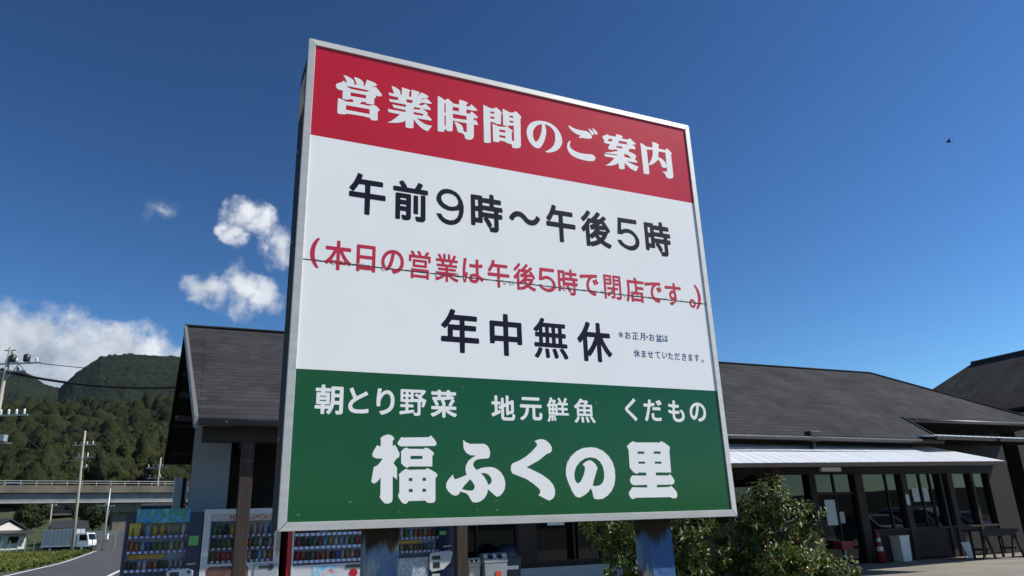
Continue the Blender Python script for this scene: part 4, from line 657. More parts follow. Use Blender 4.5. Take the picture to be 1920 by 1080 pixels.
                     ('holiday_lettering', 'letter_navy', '2489,2470 2545,2468 2553,2472 2559,2479 2561,2630 2778,2630 2788,2634 2795,2644 2795,2699 2791,2709 2783,2715 2561,2717 2561,2819 2732,2819 2743,2823 2749,2833 2750,2888 2746,2898 2738,2903 2561,2905 2561,2976 2748,2976 2756,2978 2764,2986 2766,3044 2756,3059 2642,3061 2393,3061 2393,3067 2410,3111 2408,3128 2399,3135 2353,3148 2340,3147 2329,3137 2312,3091 2288,3039 2251,2975 2184,2894 2184,2882 2189,2873 2239,2837 2252,2840 2287,2879 2287,2717 2199,2716 2188,2712 2181,2696 2181,2650 2184,2638 2199,2630 2479,2630 2480,2488;2369,2716 2369,2819 2479,2819 2479,2716;2308,2904 2305,2905 2307,2908 2351,2976 2479,2976 2479,2904;3215,2472 3273,2470 3283,2474 3288,2483 3289,2699 3439,2699 3441,2669 3447,2662 3455,2658 3508,2658 3517,2663 3523,2675 3521,3011 3514,3020 3505,3022 3289,3022 3288,3130 3279,3144 3220,3146 3208,3139 3205,3127 3204,3022 2991,3022 2979,3017 2973,3005 2974,2666 2980,2659 2988,2655 3044,2656 3056,2669 3057,2699 3204,2699 3205,2489;3057,2787 3057,2936 3204,2936 3204,2787;3289,2787 3289,2936 3439,2936 3439,2787;3774,2478 3781,2475 3794,2478 3821,2509 3852,2562 3876,2617 3877,2628 3869,2639 3835,2650 3819,2651 3808,2643 3776,2573 3755,2541 3732,2515 3731,2504 3736,2496;4270,2478 4288,2475 4320,2488 4333,2499 4335,2512 4317,2549 4291,2593 4248,2651 4229,2654 4195,2641 4186,2631 4185,2620 4233,2547;3939,2483 3952,2481 3992,2487 4005,2501 3997,2588 3991,2620 3984,2636 3965,2639 3936,2636 3925,2631 3921,2623 3931,2556 3934,2492;4097,2483 4112,2481 4147,2490 4159,2504 4157,2530 4142,2576 4126,2620 4115,2639 4096,2642 4064,2636 4054,2625 4054,2611 4083,2524 4090,2492;3742,2660 3749,2658 4315,2658 4323,2661 4328,2672 4328,2715 4323,2726 4315,2729 4240,2730 4240,2823 4299,2823 4306,2828 4309,2837 4309,2884 4304,2895 4296,2898 4240,2898 4240,2988 4293,2988 4301,2991 4306,3002 4305,3052 4301,3058 4293,3060 4157,3060 3909,3060 3932,3104 3932,3118 3917,3129 3880,3141 3869,3138 3838,3081 3811,3040 3729,2950 3731,2936 3776,2899 3784,2899 3824,2939 3824,2898 3765,2897 3758,2892 3755,2884 3755,2837 3760,2826 3768,2823 3824,2823 3824,2730 3749,2729 3741,2726 3736,2715 3736,2672;3891,2729 3890,2823 3939,2823 3939,2730;4005,2729 4005,2823 4053,2823 4054,2730;4120,2729 4120,2823 4171,2823 4171,2730;3891,2898 3890,2988 3939,2988 3939,2898;4005,2898 4005,2988 4053,2988 4054,2898;4120,2898 4120,2988 4171,2988 4171,2898;4893,2473 4949,2471 4959,2476 4964,2485 4965,2772 5008,2690 5034,2650 5064,2608 5101,2568 5112,2564 5125,2568 5165,2612 5167,2624 5164,2633 5114,2685 5058,2769 5028,2824 5002,2885 5139,2888 5145,2894 5149,2902 5148,2957 5141,2967 5131,2971 4965,2971 4964,3123 4959,3134 4947,3139 4899,3139 4891,3135 4885,3128 4883,2971 4736,2971 4716,2972 4760,3065 4774,3102 4775,3114 4771,3124 4763,3130 4715,3145 4704,3143 4696,3134 4660,3050 4620,2978 4577,2917 4521,2853 4521,2841 4525,2830 4551,2783 4563,2776 4573,2778 4584,2785 4625,2830 4625,2488 4631,2479 4640,2474 4688,2474 4700,2479 4706,2493 4707,2579 4725,2559 4736,2558 4745,2563 4787,2608 4828,2664 4856,2711 4883,2763 4883,2490;4707,2651 4707,2892 4720,2886 4843,2886 4849,2885 4841,2865 4791,2763 4751,2702'), ('note_lettering', 'letter_blue', '5364,2922 5371,2921 5377,2926 5377,2929 5377,2935 5373,2940 5371,2940 5370,2941 5365,2941 5362,2940 5359,2937 5358,2933 5358,2929 5359,2926;5342,2929 5343,2929 5368,2958 5394,2929 5405,2940 5379,2970 5405,2999 5395,3011 5394,3011 5369,2982 5343,3011 5332,3000 5332,2999 5357,2970 5332,2941;5329,2961 5337,2961 5339,2962 5342,2965 5342,2974 5340,2978 5337,2980 5337,2981 5330,2981 5325,2977 5324,2974 5324,2967;5398,2961 5406,2961 5411,2967 5412,2970 5411,2974 5410,2977 5408,2979 5406,2980 5406,2981 5399,2981 5395,2978 5394,2976 5393,2974 5393,2967 5397,2962;5364,2999 5370,2999 5372,3000 5376,3003 5377,3006 5377,3011 5376,3014 5373,3017 5371,3018 5365,3019 5362,3017 5359,3013 5358,3011 5359,3005 5362,3000;5474,2908 5484,2907 5487,2909 5491,2913 5492,2917 5494,2927 5493,2930 5493,2957 5498,2959 5512,2962 5524,2962 5527,2962 5535,2958 5538,2954 5540,2947 5540,2943 5538,2937 5537,2934 5532,2930 5527,2927 5521,2925 5515,2924 5505,2924 5504,2923 5503,2920 5506,2909 5507,2908 5516,2908 5524,2909 5537,2914 5542,2918 5548,2924 5552,2932 5554,2940 5554,2950 5554,2954 5550,2963 5544,2969 5539,2972 5534,2975 5528,2976 5514,2977 5503,2975 5493,2972 5493,2992 5506,2994 5519,2997 5520,2999 5520,3011 5519,3012 5518,3012 5501,3008 5493,3007 5494,3021 5495,3029 5495,3031 5494,3032 5482,3033 5480,3031 5480,3005 5462,3005 5455,3006 5453,3005 5453,2993 5454,2991 5463,2990 5479,2991 5479,2967 5470,2961 5461,2954 5453,2943 5451,2937 5451,2930 5452,2927 5454,2923 5456,2919 5461,2915 5466,2911;5476,2924 5473,2925 5468,2928 5466,2931 5465,2934 5467,2940 5473,2946 5479,2950 5479,2950 5480,2946 5480,2927 5478,2924;5557,2982 5559,2982 5560,2983 5565,2991 5565,2994 5551,3005 5536,3016 5533,3016 5531,3015 5527,3006 5527,3004 5540,2996;5596,2910 5597,2909 5715,2909 5716,2910 5717,2922 5716,2923 5715,2924 5667,2924 5667,2966 5706,2966 5707,2967 5708,2968 5708,2979 5707,2980 5706,2981 5667,2981 5667,3016 5710,3016 5712,3017 5713,3028 5712,3030 5690,3031 5603,3031 5601,3030 5601,3018 5601,3017 5602,3016 5653,3016 5653,2924 5627,2924 5627,2991 5626,2993 5625,2993 5615,2993 5614,2992 5613,2991 5613,2924 5596,2924 5595,2922;5757,2905 5759,2905 5761,2905 5768,2914 5773,2920 5779,2934 5782,2944 5783,2950 5844,2950 5844,2923 5843,2921 5840,2920 5821,2920 5817,2921 5815,2920 5815,2918 5819,2906 5821,2905 5840,2905 5845,2906 5852,2909 5856,2914 5858,2922 5858,2965 5858,3033 5857,3035 5856,3035 5774,3035 5773,3033 5773,2976 5771,2960 5767,2941 5763,2933 5758,2924 5751,2917 5750,2915 5751,2913;5786,2965 5787,2973 5787,2986 5844,2986 5844,2965;5787,3000 5787,3020 5844,3020 5844,3000;5891,2953 5900,2953 5902,2954 5905,2955 5909,2960 5911,2964 5911,2967 5911,2973 5911,2977 5909,2980 5905,2984 5901,2987 5899,2987 5893,2987 5887,2985 5883,2980 5881,2975 5881,2965 5882,2961 5885,2957;5958,2908 5968,2907 5971,2909 5975,2913 5976,2917 5978,2927 5977,2930 5977,2957 5982,2959 5996,2962 6008,2962 6011,2962 6019,2958 6022,2954 6024,2947 6024,2943 6022,2937 6021,2934 6016,2930 6011,2927 6005,2925 5999,2924 5989,2924 5988,2923 5987,2920 5990,2909 5991,2908 6000,2908 6008,2909 6021,2914 6026,2918 6032,2924 6036,2932 6038,2940 6038,2950 6038,2954 6034,2963 6028,2969 6023,2972 6018,2975 6012,2976 5998,2977 5987,2975 5977,2972 5977,2992 5990,2994 6003,2997 6004,2999 6004,3011 6003,3012 6002,3012 5985,3008 5977,3007 5978,3021 5979,3029 5979,3031 5978,3032 5966,3033 5964,3031 5964,3005 5946,3005 5939,3006 5937,3005 5937,2993 5938,2991 5947,2990 5963,2991 5963,2967 5954,2961 5945,2954 5937,2943 5935,2937 5935,2930 5936,2927 5938,2923 5940,2919 5945,2915 5950,2911;5960,2924 5957,2925 5952,2928 5950,2931 5949,2934 5951,2940 5957,2946 5963,2950 5963,2950 5964,2946 5964,2927 5962,2924;6041,2982 6043,2982 6044,2983 6049,2991 6049,2994 6035,3005 6020,3016 6017,3016 6015,3015 6011,3006 6011,3004 6024,2996;6079,2903 6080,2903 6200,2903 6201,2905 6201,2916 6199,2917 6187,2917 6187,2952 6186,2954 6099,2955 6104,2956 6111,2960 6118,2964 6123,2968 6128,2973 6132,2979 6137,2993 6162,2993 6161,2980 6160,2974 6158,2971 6157,2971 6139,2971 6138,2970 6137,2968 6139,2962 6139,2959 6140,2958 6141,2957 6162,2957 6167,2960 6170,2963 6172,2966 6174,2975 6176,2994 6176,2999 6177,3001 6183,2995 6193,2989 6195,2989 6197,2991 6200,2996 6202,2997 6202,3001 6193,3007 6179,3017 6168,3029 6162,3037 6160,3037 6152,3033 6151,3031 6158,3020 6170,3007 6112,3007 6121,3018 6129,3031 6129,3033 6128,3034 6119,3037 6117,3037 6116,3035 6111,3027 6101,3016 6093,3010 6079,3001 6078,3000 6078,2998 6085,2990 6087,2989 6095,2994 6104,3000 6104,2995 6105,2993 6123,2993 6119,2984 6113,2977 6103,2971 6097,2969 6089,2967 6088,2965 6088,2963 6093,2954 6092,2952 6092,2917 6079,2917 6078,2915;6105,2917 6105,2941 6120,2942 6120,2917;6133,2917 6133,2941 6147,2942 6147,2917;6160,2917 6160,2941 6174,2942 6174,2917;6221,2910 6230,2909 6232,2911 6233,2921 6234,2928 6243,2955 6242,2957 6240,2959 6237,2962 6235,2962 6233,2959 6229,2948 6228,2952 6228,2966 6230,2980 6232,2998 6234,3010 6235,3018 6237,3027 6237,3029 6236,3030 6230,3031 6224,3031 6222,3029 6221,3020 6217,2989 6215,2971 6215,2941 6217,2925;6271,2910 6273,2910 6283,2910 6290,2912 6295,2914 6299,2919 6301,2923 6302,2927 6303,2934 6311,2928 6319,2921 6320,2920 6323,2921 6329,2930 6328,2933 6319,2941 6310,2948 6302,2952 6302,2972 6301,2974 6301,2989 6302,2990 6307,2990 6321,2992 6323,2993 6324,2995 6324,3005 6323,3007 6320,3008 6301,3005 6301,3021 6302,3024 6302,3029 6301,3031 6289,3031 6287,3030 6287,3028 6287,3025 6287,3004 6271,3003 6270,3004 6255,3005 6253,3004 6253,3003 6253,2992 6253,2990 6254,2990 6261,2989 6287,2989 6288,2956 6287,2957 6272,2957 6262,2953 6257,2951 6253,2946 6249,2938 6249,2928 6251,2923 6254,2919 6258,2915 6262,2912;6275,2924 6271,2925 6265,2928 6263,2931 6262,2935 6264,2938 6267,2941 6271,2943 6277,2944 6283,2943 6288,2942 6289,2935 6288,2930 6285,2927 6281,2925'),
